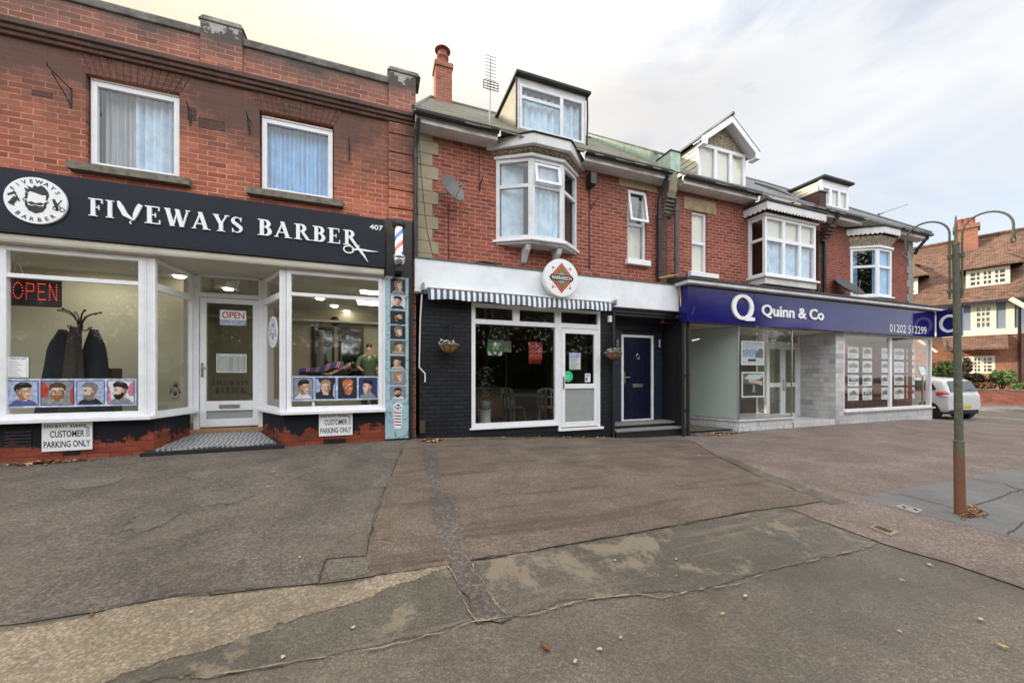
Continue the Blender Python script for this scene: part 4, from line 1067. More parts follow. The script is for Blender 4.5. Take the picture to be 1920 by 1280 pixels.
# --- pictures of haircuts
for nm, col in (('skin_a', (.62, .38, .27)), ('skin_b', (.50, .30, .21)), ('skin_c', (.70, .48, .38)), ('hair_black', (.015, .012, .012)), ('hair_brown', (.09, .05, .03)), ('hair_grey', (.20, .19, .19)),
                ('hair_fair', (.38, .26, .14)), ('beard_ginger', (.30, .12, .05)), ('photo_blue', (.40, .48, .64)), ('photo_navy', (.04, .05, .16)), ('photo_dark', (.03, .03, .035)), ('photo_red', (.50, .06, .05)),
                ('photo_pink', (.65, .20, .32)), ('photo_grey', (.26, .28, .28)), ('photo_white', (.70, .72, .75)), ('photo_orange', (.60, .17, .06)), ('photo_cloth', (.10, .12, .30)), ('photo_olive', (.12, .16, .10))):
    t = NT(nm); t.principled(t.mix(t.ramp(t.noise(20, 6, .7), [(.32, 0), (.68, 1)]), tuple(c*.5 for c in col), tuple(min(1, c*1.25) for c in col)), .3)
for nm, col in (('photo_shade', (.32, .17, .115)), ('photo_light', (.80, .60, .48)), ('hair_sheen', (.16, .13, .12))): t = NT(nm); t.principled(t.mix(t.noise(38, 4, .6), tuple(c*.8 for c in col), col), .3)
def portrait(parent, name, u0, v0, w, h, Y, bgc, cloth, skin, hair, beard=None, face=-1, glasses=False, top=.0, bg2=None, label=None, skin2=None):
    """a printed head-and-shoulders picture: face=-1 looks left, 1 right, 0 front"""
    mb = MB((u0, Y, v0)); k = [0]
    def pg(m, l, f=face):
        k[0] += 1; mb.m(m); f_ = 1 if f >= 0 else -1
        mb.lslab([((.5+(x-.5)*f_)*w, y*h) for x, y in l], -.0012-k[0]*.00035, -.0004)
    mb.m('photo_navy'); mb.lslab([(-.01*w, -.01*h), (1.01*w, -.01*h), (1.01*w, 1.01*h), (-.01*w, 1.01*h)], -.0006, 0)
    pg(bgc, [(.02, .02), (.98, .02), (.98, .98), (.02, .98)])
    if bg2: pg(bg2, [(.02, .3), (.22, .35), (.24, .7), (.1, .95), (.02, .95)]); pg(bg2, [(.85, .02), (.98, .02), (.98, .8), (.90, .6)])
    pg(cloth, [(.05, .02), (.95, .02), (.90, .14), (.72, .24), (.60, .28), (.36, .28), (.2, .18)])
    if cloth != 'photo_white': pg('photo_white', [(.40, .20), (.62, .18), (.66, .27), (.52, .24), (.38, .27)])
    pg(skin, [(.36, .20), (.58, .20), (.60, .44), (.36, .44)])
    if face:
        pg(skin, [(.34, .40), (.40, .28), (.55, .24), (.70, .25), (.74, .30), (.745, .37), (.77, .39), (.76, .43), (.80, .48), (.76, .56), (.765, .66), (.72, .78), (.58, .86), (.38, .84), (.28, .70), (.28, .52)])
        pg(hair, [(.27, .56), (.33, .57), (.36, .66), (.40, .62), (.45, .70), (.60, .73), (.78, .72), (.80, .82+top), (.66, .93+top), (.44, .94), (.28, .86), (.22, .70)])
        pg('photo_shade', [(.28, .50), (.40, .30), (.55, .24), (.66, .24), (.56, .31), (.50, .42), (.47, .60), (.38, .66), (.30, .66)]); pg('photo_light', [(.60, .44), (.70, .46), (.72, .52), (.62, .52)]); pg('photo_light', [(.50, .62), (.68, .65), (.68, .71), (.54, .70)])
        pg('hair_sheen', [(.36, .84), (.5, .90), (.66, .88), (.52, .86)]); pg('photo_shade', [(.40, .28), (.54, .24), (.56, .20), (.38, .20)])
        pg(skin2 or skin, [(.40, .48), (.44, .46), (.46, .58), (.42, .60), (.38, .56)])
        pg('hair_black', [(.64, .60), (.74, .61), (.74, .625), (.64, .62)]); pg('hair_black', [(.67, .55), (.72, .555), (.71, .57), (.67, .57)])
        if beard: pg(beard, [(.42, .52), (.47, .44), (.58, .40), (.72, .41), (.77, .39), (.75, .30), (.70, .22), (.56, .18), (.44, .28), (.39, .42)])
        else: pg('photo_red', [(.68, .37), (.74, .375), (.73, .39), (.68, .385)])
    else:
        pg(skin, [(.5+.22*math.cos(a), .52+.29*math.sin(a)) for a in [i*math.pi/9 for i in range(18)]])
        pg(skin, [(.26, .48), (.29, .46), (.30, .58), (.26, .58)]); pg(skin, [(.74, .48), (.71, .46), (.70, .58), (.74, .58)])
        pg('photo_shade', [(.60, .25), (.70, .40), (.715, .56), (.66, .66), (.61, .50), (.58, .36)]); pg('photo_light', [(.36, .44), (.45, .45), (.43, .51), (.35, .50)]); pg('photo_light', [(.38, .62), (.56, .62), (.55, .68), (.41, .68)])
        pg(hair, [(.27, .58), (.32, .70), (.42, .72), (.60, .72), (.68, .70), (.73, .58), (.76, .78), (.66, .90+top), (.46, .93+top), (.30, .86), (.24, .74)])
        for s_ in (-1, 1): pg('hair_black', [(.5+s_*.05, .575), (.5+s_*.14, .58), (.5+s_*.14, .595), (.5+s_*.05, .595)], 1); pg('hair_black', [(.5+s_*.07, .53), (.5+s_*.12, .53), (.5+s_*.12, .55), (.5+s_*.07, .55)], 1)
        pg(skin2 or 'skin_b', [(.47, .45), (.53, .45), (.51, .54), (.49, .54)]); pg('photo_red', [(.44, .385), (.56, .385), (.53, .36), (.47, .36)])
        if beard: pg(beard, [(.29, .50), (.34, .40), (.43, .41), (.5, .42), (.57, .41), (.66, .40), (.71, .50), (.68, .32), (.58, .20), (.5, .17), (.42, .20), (.32, .32)]); pg('skin_a', [(.45, .36), (.55, .36), (.52, .34), (.48, .34)])
    if glasses: pg('hair_black', [(.32, .50), (.46, .50), (.46, .58), (.32, .58)], 1); pg(skin, [(.34, .515), (.44, .515), (.44, .565), (.34, .565)], 1); pg('hair_black', [(.54, .50), (.68, .50), (.68, .58), (.54, .58)], 1); pg(skin, [(.56, .515), (.66, .515), (.66, .565), (.56, .565)], 1)
    o = mb.build(name, None, parent); 
    if label: o['label'] = label
    return o

YP = YF+.030
def strip(label, pxl, pxr, ytl, ybl, cells, cat='window poster'):
    q = P(pxl, ytl, YP); z0 = P(pxl, ybl, YP).z; x1 = P(pxr, 700, YP).x
    st = thing('haircut_poster', label, cat, (q.x, YP, z0))
    mb = MB().m('photo_vinyl'); mb.box(q.x, x1, z0, q.z, YP-.002, YP); mb.build('backing', None, st)
    for (pa, pb_, kw) in cells:
        ua, ub = P(pa, 700, YP).x, P(pb_, 700, YP).x; h = (q.z-z0)
        portrait(st, 'portrait', ua, z0+h*.07, ub-ua, h*.86, YP-.002, **kw)
    return st
t = NT('photo_vinyl'); t.principled(t.mix(t.ramp(t.noise(8, 6, .7, dist=1), [(.5, 0), (.56, 1)]), (.34, .42, .60), (.60, .65, .75)), .3)
strip('blue poster strip of four haircut portraits along the foot of the left barber window', 10, 256, 710, 765,
      [(13, 72, dict(bgc='photo_blue', cloth='photo_cloth', skin='skin_a', hair='hair_black', face=1, label='dark haired boy looking down')),
       (77, 139, dict(bgc='photo_grey', cloth='photo_grey', skin='skin_c', hair='hair_brown', beard='beard_ginger', face=0, glasses=True, bg2='photo_red', label='bearded man in glasses')),
       (144, 196, dict(bgc='photo_blue', cloth='photo_dark', skin='skin_c', hair='hair_grey', beard='hair_grey', face=-1, label='grey bearded man in a suit')),
       (202, 252, dict(bgc='photo_white', cloth='photo_grey', skin='skin_c', hair='hair_black', beard='hair_black', face=-1, bg2='photo_pink', top=.03, label='black bearded man facing left'))])
strip('blue poster strip of four haircut portraits along the foot of the right barber window', 547, 709, 705, 752,
      [(550, 587, dict(bgc='photo_grey', cloth='photo_white', skin='skin_a', hair='hair_black', face=1)),
       (592, 629, dict(bgc='photo_dark', cloth='photo_dark', skin='skin_c', hair='hair_fair', face=0, bg2='photo_blue', label='fair haired boy facing front')),
       (634, 669, dict(bgc='photo_dark', cloth='photo_dark', skin='photo_orange', hair='photo_orange', face=1, skin2='skin_c', label='orange lit close shave')),
       (673, 707, dict(bgc='photo_navy', cloth='photo_grey', skin='skin_c', hair='hair_black', face=-1, top=.03))])
# tall board
q = P(722, 517, -.035); x1 = P(766, 520, -.035).x; z0 = P(722, 823, -.035).z
tb = thing('haircut_board', 'tall pale blue board of eight haircut pictures beside the barber window', 'advertising board', (q.x, -.035, z0))
t = NT('board_blue'); t.principled(t.mix(t.ramp(t.noise(9, 8, .7, dist=1.5), [(.52, 0), (.60, 1)]), (.34, .50, .55), (.16, .24, .29)), .4)
mb = MB().m('board_blue'); mb.box(q.x, x1, z0, q.z, -.035, -.0215); mb.build('backing', None, tb, .002)
L8 = [dict(bgc='photo_dark', cloth='photo_grey', skin='skin_c', hair='hair_fair', face=1, top=.03), dict(bgc='photo_white', cloth='photo_dark', skin='skin_c', hair='hair_black', face=-1),
      dict(bgc='photo_dark', cloth='photo_dark', skin='skin_a', hair='hair_black', beard='hair_black', face=1), dict(bgc='photo_dark', cloth='photo_dark', skin='skin_c', hair='hair_grey', face=1),
      dict(bgc='photo_olive', cloth='skin_b', skin='skin_c', hair='hair_brown', face=1, top=.03), dict(bgc='photo_dark', cloth='skin_c', skin='skin_c', hair='photo_dark', face=-1),
      dict(bgc='photo_grey', cloth='photo_grey', skin='skin_c', hair='hair_fair', face=1), dict(bgc='photo_grey', cloth='photo_white', skin='skin_a', hair='hair_black', beard='hair_black', face=0)]
yy = [(521, 551), (551, 579), (581, 608), (609, 636), (637, 664), (666, 693), (695, 722), (724, 750)]
for (a, b), kw in zip(yy, L8):
    za, zb2 = P(732, b, -.035).z, P(732, a, -.035).z
    portrait(tb, 'portrait', P(732, 600, -.035).x, za+.01, P(760, 600, -.035).x-P(732, 600, -.035).x, zb2-za-.02, -.036, **kw)
mb = MB((0, -.035, 0)).m('sign_white'); cx0 = P(746, 780, -.035).x
z3, z4 = P(746, 803, -.035).z, P(746, 772, -.035).z
mb.lslab([(cx0-.068, z3+.05), (cx0-.04, z3), (cx0+.04, z3), (cx0+.068, z3+.05), (cx0+.068, z4), (cx0-.068, z4)], -.002, -.0002); disc(mb, cx0, z4+.085, .082, -.002, -.0002)
for i in range(5): mb.m(('photo_red', 'photo_cloth')[i % 2]); z = z3+.06+i*.052; mb.lslab([(cx0-.06, z), (cx0+.06, z-.012), (cx0+.06, z+.010), (cx0-.06, z+.022)], -.003, -.0021)
logo(mb, cx0, z4+.085, .075, -.0025, 'black_paint')
mb.build('pole_picture', None, tb)

# --- CUSTOMER PARKING ONLY signs
def parking_sign(label, x0, yt, yb, x1, Y):
    a = P(x0, yt, Y); z0 = P(x0, yb, Y).z; X1_ = P(x1, yt, Y).x; w, h = X1_-a.x, a.z-z0
    s = thing('parking_sign', label, 'sign', (a.x, Y, z0), 'white CUSTOMER PARKING ONLY signs')
    mb = MB((a.x, Y, z0)).m('sign_white'); mb.box(0, w, 0, h, 0, .012); mb.build('plate', None, s, .002)
    mb = MB((a.x, Y, z0)); text(mb, 'PARKING ONLY', w*.04, h*.12, w*.92, h*.23, -.0012, 'black_paint', True); text(mb, 'CUSTOMER', w*.16, h*.47, w*.68, h*.23, -.0012, 'black_paint', True)
    mb.build('lettering', None, s); mb = MB((a.x, Y, z0)); mb.m('black_paint'); serif_word(mb, 'FIVEWAYS', w*.05, h*.81, w*.45, h*.10, -.0012, .001); serif_word(mb, 'BARBER', w*.55, h*.80, w*.33, h*.10, -.0012, .001)
    stroke(mb, [(w*.86, h*.83), (w*.93, h*.74)], h*.02, -.0012, .001); stroke(mb, [(w*.85, h*.78), (w*.94, h*.79)], h*.015, -.0014, .001)
    for i in range(5): mb.m(('photo_cloth', 'photo_red')[i % 2]); stroke(mb, [(w*.87, h*(.46+i*.055)), (w*.95, h*(.50+i*.055))], h*.022, -.0012, .001)
    mb.build('heading', None, s)
parking_sign('white parking sign below the left barber window, reading CUSTOMER PARKING ONLY', 78, 792, 847, 173, -.03)
parking_sign('white parking sign below the right barber window, reading CUSTOMER PARKING ONLY', 598, 774, 818, 661, -.03)

# --- things stuck on or hung behind the barber's glass
def sheet(name, label, cat, px0, yt, yb, px1, Y, mat, tilt=0):
    a = P(px0, yt, Y); z0 = P(px0, yb, Y).z; w = P(px1, yt, Y).x-a.x; h = a.z-z0
    s = thing(name, label, cat, (a.x, Y, z0)); mb = MB((a.x, Y, z0)).m(mat); mb.box(0, w, 0, h, 0, .003); mb.build('sheet', None, s); return s, MB((a.x, Y, z0)), w, h
YG = YD-.012
s, mb, w, h = sheet('open_sign', 'red white and blue OPEN sign hanging in the barber door', 'sign', 412, 580, 609, 462, YG, 'photo_blue')
mb.m('sign_white'); mb.lslab([(w*.0, h*.36), (w*1.0, h*.36), (w*.97, h*.97), (w*.03, h*.97)], -.0008, -.0001); text(mb, 'OPEN', w*.08, h*.44, w*.84, h*.44, -.0015, 'photo_red', True); text(mb, 'WELCOME', w*.3, h*.20, w*.4, h*.10, -.0015, 'sign_white'); stroke(mb, [(w*.1, h*.12), (w*.3, h*.06), (w*.5, h*.12), (w*.7, h*.06), (w*.9, h*.12)], h*.03, -.0015, .001); mb.build('lettering', None, s)
s, mb, w, h = sheet('opening_hours', 'white framed opening hours lettering on the barber door glass', 'notice', 406, 663, 698, 462, YG, 'frost_grey')
mb.m('sign_white')
for a_ in ((0, w, 0, h*.03), (0, w, h*.97, h), (0, w*.02, h*.03, h*.97), (w*.98, w, h*.03, h*.97)): mb.box(*a_, -.001, -.0001)
text(mb, 'OPENING HOURS', w*.08, h*.85, w*.84, h*.09, -.001, 'sign_white', True)
for i, dname in enumerate(('MONDAY', 'TUESDAY', 'WEDNESDAY', 'THURSDAY', 'FRIDAY', 'SATURDAY', 'SUNDAY')): text(mb, dname, w*.08, h*(.72-.108*i), w*.34, h*.06, -.001, 'sign_white'); text(mb, '9AM - 6PM' if i < 6 else '10AM - 4PM', w*.55, h*(.72-.108*i), w*.34, h*.06, -.001, 'sign_white')
mb.build('lettering', None, s)
mb = MB((0, YG, 0)).m('black_paint')
for wd, xa_, xb_, yb_, yt_ in (('FIVEWAYS', 398, 466, 722, 713), ('BARBER', 404, 460, 738, 726)):
    ua, vb = pu(xa_, yb_, YG); ub = pu(xb_, yb_, YG)[0]; vt = pu(xa_, yt_, YG)[1]; serif_word(mb, wd, ua, vb, ub-ua, vt-vb, -.002, .001)
ua, vb = pu(456, 732, YG); stroke(mb, [(ua, vb), (ua+.14, vb-.10)], .012, -.002, .001); stroke(mb, [(ua-.01, vb-.05), (ua+.15, vb-.05)], .010, -.0025, .001)
tag(mb.build('door_lettering'), 'black FIVEWAYS BARBER lettering on the lower glass of the barber door', 'lettering')
u0, v0 = pu(422, 537, YG); u1, v1 = pu(450, 527, YG); mb = MB((0, YG, 0)); text(mb, '407', u0, v0, u1-u0, v1-v0, -.002, 'sign_white', True)
for xx in (398, 470):
    for i in range(4): ua, vb = pu(xx, 541-i*5, YG); stroke(mb.m('photo_red'), [(ua-.03, vb), (ua+.03, vb+.02)], .010, -.002, .001)
tag(mb.build('door_number'), 'white 407 and little striped poles on the fanlight glass', 'house number')
s, mb, w, h = sheet('price_list', 'framed white PRICE LIST at the lower left of the left barber window', 'notice', 15, 668, 708, 55, YP+.006, 'black_paint')
mb.m('sign_white'); mb.box(w*.03, w*.97, h*.02, h*.98, -.002, -.0001); text(mb, 'PRICE LIST', w*.12, h*.86, w*.76, h*.08, -.0035, 'black_paint', True)
for i in range(9): mb.m('black_paint'); mb.box(w*.08, w*(.45+.1*(i % 3)), h*(.76-.085*i), h*(.775-.085*i), -.0032, -.0021); mb.box(w*.85, w*.92, h*(.76-.085*i), h*(.775-.085*i), -.0032, -.0021)
mb.build('lettering', None, s)
# round sticker logos on the splayed panes
for (a, b), px_, py_, fr_, lab, rr, ik in (((Vector((X1+.035, YF, 0)), Vector((D0-.02, YD-.02, 0))), 318, 732, .5, 'black bearded head emblem on the left splayed pane beside the barber door', .17, 'black_paint'),
                              ((Vector((D1+.02, YD-.02, 0)), Vector((X2-.035, YF, 0))), 523, 622, .55, 'violet and white bearded head emblem on the right splayed pane beside the barber door', .26, 'photo_violet')):
    if 'photo_violet' not in MATS: t = NT('photo_violet'); t.principled((.35, .30, .62), .4)
    d_ = (b-a); L = d_.length; z = P(px_, py_, YF+.35).z
    mb = MB((a.x, a.y, 0), (d_.x, d_.y))
    if ik != 'black_paint': mb.m('sign_white'); disc(mb, L*fr_, z, rr, .012, .0135)
    logo(mb, L*fr_, z, rr*.95, .011, ik, sx=.9)
    tag(mb.build('window_emblem'), lab, 'emblem')
# LED sign
t = NT('led_back'); t.principled((.008, .006, .006), .4)
a = P(17, 515, .12); z0 = P(17, 572, .12).z; xw = P(114, 540, .12).x-a.x; hh_ = a.z-z0
s = thing('led_sign', 'black board with red LED letters OPEN hanging behind the left barber window', 'LED sign', (a.x, .12, z0))
mb = MB((a.x, .12, z0)).m('led_back'); mb.box(0, xw, 0, hh_, 0, .02); mb.build('board', None, s)
mb = MB((a.x, .12, z0)).m('led_red')
def dots(pts_):
    for u, v in pts_: mb.lslab([(u-.004, v-.004), (u+.004, v-.004), (u+.004, v+.004), (u-.004, v+.004)], -.004, -.0005)
def seg(a_, b_, n): return [(xw*(a_[0]+(b_[0]-a_[0])*i/n), hh_*(a_[1]+(b_[1]-a_[1])*i/n)) for i in range(n+1)]
dots([(xw*(.17+.09*math.cos(k)), hh_*(.5+.26*math.sin(k))) for k in [i*math.pi/8 for i in range(16)]])
dots(seg((.33, .24), (.33, .76), 6)+seg((.33, .76), (.46, .74), 4)+seg((.47, .70), (.47, .56), 2)+seg((.46, .5), (.35, .5), 3))
dots(seg((.56, .24), (.56, .76), 6)+seg((.58, .76), (.69, .76), 4)+seg((.58, .5), (.67, .5), 3)+seg((.58, .24), (.69, .24), 4))
dots(seg((.78, .24), (.78, .76), 6)+seg((.79, .72), (.90, .28), 6)+seg((.92, .24), (.92, .76), 6))
mb.build('led_letters', None, s)
for k in (0,):
    mb = MB().m('sign_white'); mb.tube([(a.x+xw*.06, .13, a.z), (a.x+xw*.16, .13, a.z+.22), (a.x+xw*.26, .13, a.z)], .003, 5); mb.build('cord', None, s)
# plant hanging brackets left on the brickwork
def wall_hook(label, pa, pb_, pt, Y=YU, grp='iron hanging brackets on the upper brickwork', reach=.30):
    top = P(*pa, Y); bot = P(*pb_, Y); mb = MB().m('iron_black')
    x = top.x
    mb.box(x-.012, x+.012, bot.z, top.z, Y-.012, Y-.001)
    zt_ = top.z-.02; n = 6
    mb.tube([(x, Y-.01, zt_), (x, Y-reach, zt_+.015), (x, Y-reach-.03, zt_+.045), (x, Y-reach-.015, zt_+.07)], .007, 5)
    mb.tube([(x, Y-.01, bot.z+.03)]+[(x, Y-.01-reach*.85*i/n, bot.z+.03+(zt_-bot.z-.04)*(i/n)**.8) for i in range(1, n+1)], .006, 5)
    return tag(mb.build('hanging_bracket'), label, 'bracket', grp)
wall_hook('iron hanging bracket left of the left barber upper window', (133, 165), (133, 203), None, reach=.38)
wall_hook('iron hanging bracket just right of the left barber upper window', (357, 205), (357, 236), None, reach=.10)
wall_hook('iron hanging bracket just left of the right barber upper window', (468, 225), (468, 252), None, reach=.14)
wall_hook('iron hanging bracket right of the right barber upper window', (655, 268), (655, 302), None, reach=.10)

# --- inside the barber's
RX0, RX1, RY0, RY1, RZ0, RZ1 = XL+.2, XR-.15, .15, 4.6, .22, ze+.10
ri = MB().m('room_cream')
ri.face((RX0, RY1, RZ0), (RX1, RY1, RZ0), (RX1, RY1, RZ1), (RX0, RY1, RZ1)); ri.face((RX1, .08, RZ0), (RX1, RY1, RZ0), (RX1, RY1, RZ1), (RX1, .08, RZ1))
ri.face((RX0, .08, RZ0), (RX0, RY1, RZ0), (RX0, RY1, RZ1), (RX0, .08, RZ1))
# partition that closes the waiting area on the left
ri.face((-6.1, 1.75, RZ0), (-3.35, 1.75, RZ0), (-3.35, 1.75, RZ1), (-6.1, 1.75, RZ1)); ri.face((-3.35, 1.75, RZ0), (-3.35, 2.6, RZ0), (-3.35, 2.6, RZ1), (-3.35, 1.75, RZ1))
ri.build('inner_walls', None, bb, recalc=False)
ri = MB().m('room_floor'); ri.face((RX0, YD+.06, RZ0), (RX1, YD+.06, RZ0), (RX1, RY1, RZ0), (RX0, RY1, RZ0)); ri.face((RX0, .08, RZ0), (X1-.1, .08, RZ0), (D0-.05, YD+.059, RZ0), (RX0, YD+.059, RZ0)); ri.face((X2+.1, .08, RZ0), (RX1, .08, RZ0), (RX1, YD+.059, RZ0), (D1+.05, YD+.059, RZ0)); ri.build('floor', None, bb, recalc=False)
ri = MB().m('room_white'); ri.face((RX0, .051, RZ1), (RX1, .051, RZ1), (RX1, RY1, RZ1), (RX0, RY1, RZ1))
ri.box(RX0, RX1, RZ1-.35, RZ1-.30, RY1-.35, RY1-.01) ; ri.build('ceiling', None, bb, recalc=False)
def ceil_panel(px, py, w_, d_, lab, q=None):
    d = dirv(px, py); q = Vector(q) if q else C0+d*((RZ1-CAMZ)/d.z)
    s = thing('ceiling_light', lab, 'ceiling light', (q.x, q.y, RZ1), 'flat ceiling lights inside the barber shop')
    m_ = MB().m('upvc_white'); m_.box(q.x-w_/2-.03, q.x+w_/2+.03, RZ1-.02, RZ1-.002, q.y-d_/2-.03, q.y+d_/2+.03); m_.build('frame', None, s)
    m_ = MB().m('lamp_panel'); m_.box(q.x-w_/2, q.x+w_/2, RZ1-.028, RZ1-.021, q.y-d_/2, q.y+d_/2); m_.build('diffuser', None, s)
ceil_panel(660, 532, .75, .5, 'square ceiling panel light seen at the top of the right barber window')
ceil_panel(700, 567, .7, .5, 'square ceiling panel light deeper inside at the right barber window')
ceil_panel(700, 547, .5, .3, 'narrow ceiling panel light behind the transom of the right barber window')
for px, py, lab in ((620, 526, 'above the transom of the right barber window'), (600, 559, 'below the transom, left of centre'), (627, 573, 'at the middle of the right barber window'),
                    (568, 581, 'leftmost in the right barber window'), (650, 583, 'just right of the window middle, lowest row'), (675, 562, 'small one beside the deep panel light'), (336, 517, 'seen through the left splayed pane'), (428, 541, 'seen through the fanlight glass')):
    d = dirv(px, py); q = C0+d*((RZ1-CAMZ)/d.z)
    if not (.2 < q.y < 4.5): continue
    s = thing('spotlight', 'round ceiling spotlight '+lab, 'spotlight', (q.x, q.y, RZ1), 'round spotlights inside the barber shop')
    m_ = MB().m('lamp_spot'); m_.lathe((q.x, q.y, RZ1-.03), [(0, 0), (.075, 0), (.085, .028)], 16); m_.build('bulb', None, s)
# lamp over the waiting corner keeps that wall lit as in the photograph
ceil_panel(150, 395, .9, .3, 'ceiling light above the coat stand in the waiting corner', (-4.4, 1.1, 0))
# coat stand, coats, bench
cs = P(150, 640, .85); cx_ = cs.x
st = thing('coat_stand', 'dark bentwood coat stand with curved hooks behind the left barber window', 'coat stand', (cx_, .85, RZ0))
zt = P(150, 600, .85).z
mb = MB().m('wood_dark'); mb.tube([(cx_, .85, RZ0), (cx_, .85, zt)], .022, 8)
for a_ in range(4): aa = a_*math.pi/2+.4; mb.tube([(cx_, .85, RZ0+.25), (cx_+.16*math.cos(aa), .85+.16*math.sin(aa), RZ0+.16), (cx_+.26*math.cos(aa), .85+.26*math.sin(aa), RZ0)], .014, 6)
mb.build('stem', None, st)
for a_ in range(6):
    aa = a_*math.pi/3+.2; c_, s_ = math.cos(aa), math.sin(aa); mb = MB().m('wood_dark')
    mb.tube([(cx_+r*c_, .85+r*s_, zt+z) for r, z in ((.01, -.12), (.03, -.02), (.07, .06), (.14, .11), (.21, .13))], .010, 6); mb.blob((cx_+.22*c_, .85+.22*s_, zt+.132), .018, .018, .018, 8, 6)
    mb.tube([(cx_+r*c_, .85+r*s_, zt-.14+z) for r, z in ((.01, 0), (.06, -.02), (.11, .01), (.13, .05))], .008, 6)
    mb.build('hook', None, st)
def coat(label, cx, cy, w, ang, mat, zt_, zb_):
    mb = MB().m(mat); n, m_ = 22, 12; pts_ = []
    for j in range(m_+1):
        v = j/m_; z = zt_+(zb_-zt_)*v; rw = w*(.14+.30*min(1, v*5)+.56*v); rd = .05+.06*v
        for i in range(n):
            a_ = 2*math.pi*i/n; k_ = 1+.10*math.sin(5*a_+v*2)+.05*math.sin(11*a_)
            x, y = rw*.5*math.cos(a_)*k_, rd*math.sin(a_)*k_
            pts_.append((cx+x*math.cos(ang)-y*math.sin(ang), cy+x*math.sin(ang)+y*math.cos(ang), z))
    mb.smooth = True
    mb.add(pts_, [(j*n+i, j*n+(i+1) % n, (j+1)*n+(i+1) % n, (j+1)*n+i) for j in range(m_) for i in range(n)]+[tuple(range(n))])
    tag(mb.build('coat'), label, 'coat', 'coats hanging on the stand')
coat('black coat hanging on the left of the coat stand', cx_-.17, .80, .56, .2, 'coat_dark', zt-.16, RZ0+.35)
coat('brown checked coat hanging at the front of the coat stand', cx_+.0, .72, .30, 0, 'coat_brown', zt-.12, RZ0+.3)
coat('black coat hanging on the right of the coat stand', cx_+.17, .84, .50, -.2, 'coat_dark', zt-.14, RZ0+.35)
q = P(192, 700, 1.3)
mb = MB().m('wood_dark'); mb.box(q.x-.12, q.x+.16, RZ0, P(190, 690, 1.3).z, 1.2, 1.5); tag(mb.build('side_cabinet', None, None, .01), 'small black cabinet to the right of the coats', 'cabinet')
mb = MB().m('brass'); zq = P(190, 690, 1.3).z+.002; mb.lathe((q.x, 1.35, zq), [(.05, 0), (.05, .01), (.02, .04), (.03, .08), (.03, .13), (.06, .17), (.055, .17)], 14); tag(mb.build('brass_vase'), 'small golden vase standing on the black cabinet', 'vase')
# mirrors with dark frames on the back wall
def mirror(label, x0, yt, yb, x1, Y):
    a = P(x0, yt, Y); z0 = P(x0, yb, Y).z; w = P(x1, yt, Y).x-a.x; h = a.z-z0; s = thing('wall_mirror', label, 'mirror', (a.x, Y, z0))
    m_ = MB((a.x, Y, z0)).m('wood_dark'); m_.box(0, .07, 0, h, 0, .04); m_.box(w-.07, w, 0, h, 0, .04); m_.box(.07, w-.07, h-.07, h, 0, .04); m_.box(.07, w-.07, 0, .07, 0, .04); m_.build('frame', None, s)
    m_ = MB((a.x, Y, z0)).m('mirror_glass'); m_.lface((.06, .06, .02), (w-.06, .06, .02), (w-.06, h-.06, .02), (.06, h-.06, .02)); m_.build('mirror_glass', None, s, recalc=False)
mirror('tall dark framed mirror on the barber back wall, left one', 584, 612, 720, 627, RY1-.06)
mirror('tall dark framed mirror on the barber back wall, right one', 634, 612, 720, 682, RY1-.06)
q = P(628, 602, RY1-.05); mb = MB().m('wood_dark'); mb.lathe((q.x, RY1-.02, q.z), [(0, -.03), (.12, -.03), (.13, 0)], 20, (0, 1, 0)); tag(mb.build('wall_clock'), 'round dark wall clock above the gap between two mirrors', 'clock')

# --- people (small, deep in the shop)
def figure(name, loc, rot, joints, links, skin, parts_, label):
    """one continuous skinned body; joints: name -> (x, y, z, r)"""
    me = bpy.data.meshes.new(name); ks = list(joints)
    me.from_pydata([joints[k][:3] for k in ks], [(ks.index(a), ks.index(b)) for a, b in links], [])
    ob = bpy.data.objects.new(name, me); sc.collection.objects.link(ob); ob.location = loc; ob.rotation_euler = (0, 0, rot)
    md = ob.modifiers.new('skin', 'SKIN'); sd = ob.modifiers.new('sub', 'SUBSURF'); sd.levels = 2; sd.render_levels = 2; md.use_smooth_shade = True
    for i, k in enumerate(ks):
        r = joints[k][3]; me.skin_vertices[0].data[i].radius = (r, r) if not isinstance(r, tuple) else r
    me.skin_vertices[0].data[0].use_root = True
    me.materials.append(MATS[skin]); tag(ob, label, 'person'); ORG[ob.name] = Vector((0, 0, 0))
    for pn, bm_ in parts_:
        c = bm_.build(pn, None, ob)
    return ob
J = dict(pel=(0, 0, .95, .13), bel=(0, 0, 1.10, .12), che=(0, -.02, 1.32, .14), nk=(0, -.02, 1.47, .06), hd=(0, -.04, 1.60, .085), top=(0, -.04, 1.72, .075),
         ls=(-.19, 0, 1.40, .065), le=(-.28, -.05, 1.14, .045), lh=(-.20, -.28, 1.05, .034), lf=(-.17, -.36, 1.04, .03), rs=(.19, 0, 1.40, .065), re=(.28, -.05, 1.14, .045), rh=(.18, -.28, 1.08, .034), rf=(.14, -.36, 1.08, .03),
         lk=(-.11, -.02, .50, .07), la=(-.12, 0, .09, .045), lt=(-.12, -.14, .04, .04), rk=(.11, -.02, .50, .07), ra=(.12, 0, .09, .045), rt=(.12, -.14, .04, .04))
LK = [('pel', 'bel'), ('bel', 'che'), ('che', 'nk'), ('nk', 'hd'), ('hd', 'top'), ('che', 'ls'), ('ls', 'le'), ('le', 'lh'), ('lh', 'lf'), ('che', 'rs'), ('rs', 're'), ('re', 'rh'), ('rh', 'rf'), ('pel', 'lk'), ('lk', 'la'), ('la', 'lt'), ('pel', 'rk'), ('rk', 'ra'), ('ra', 'rt')]
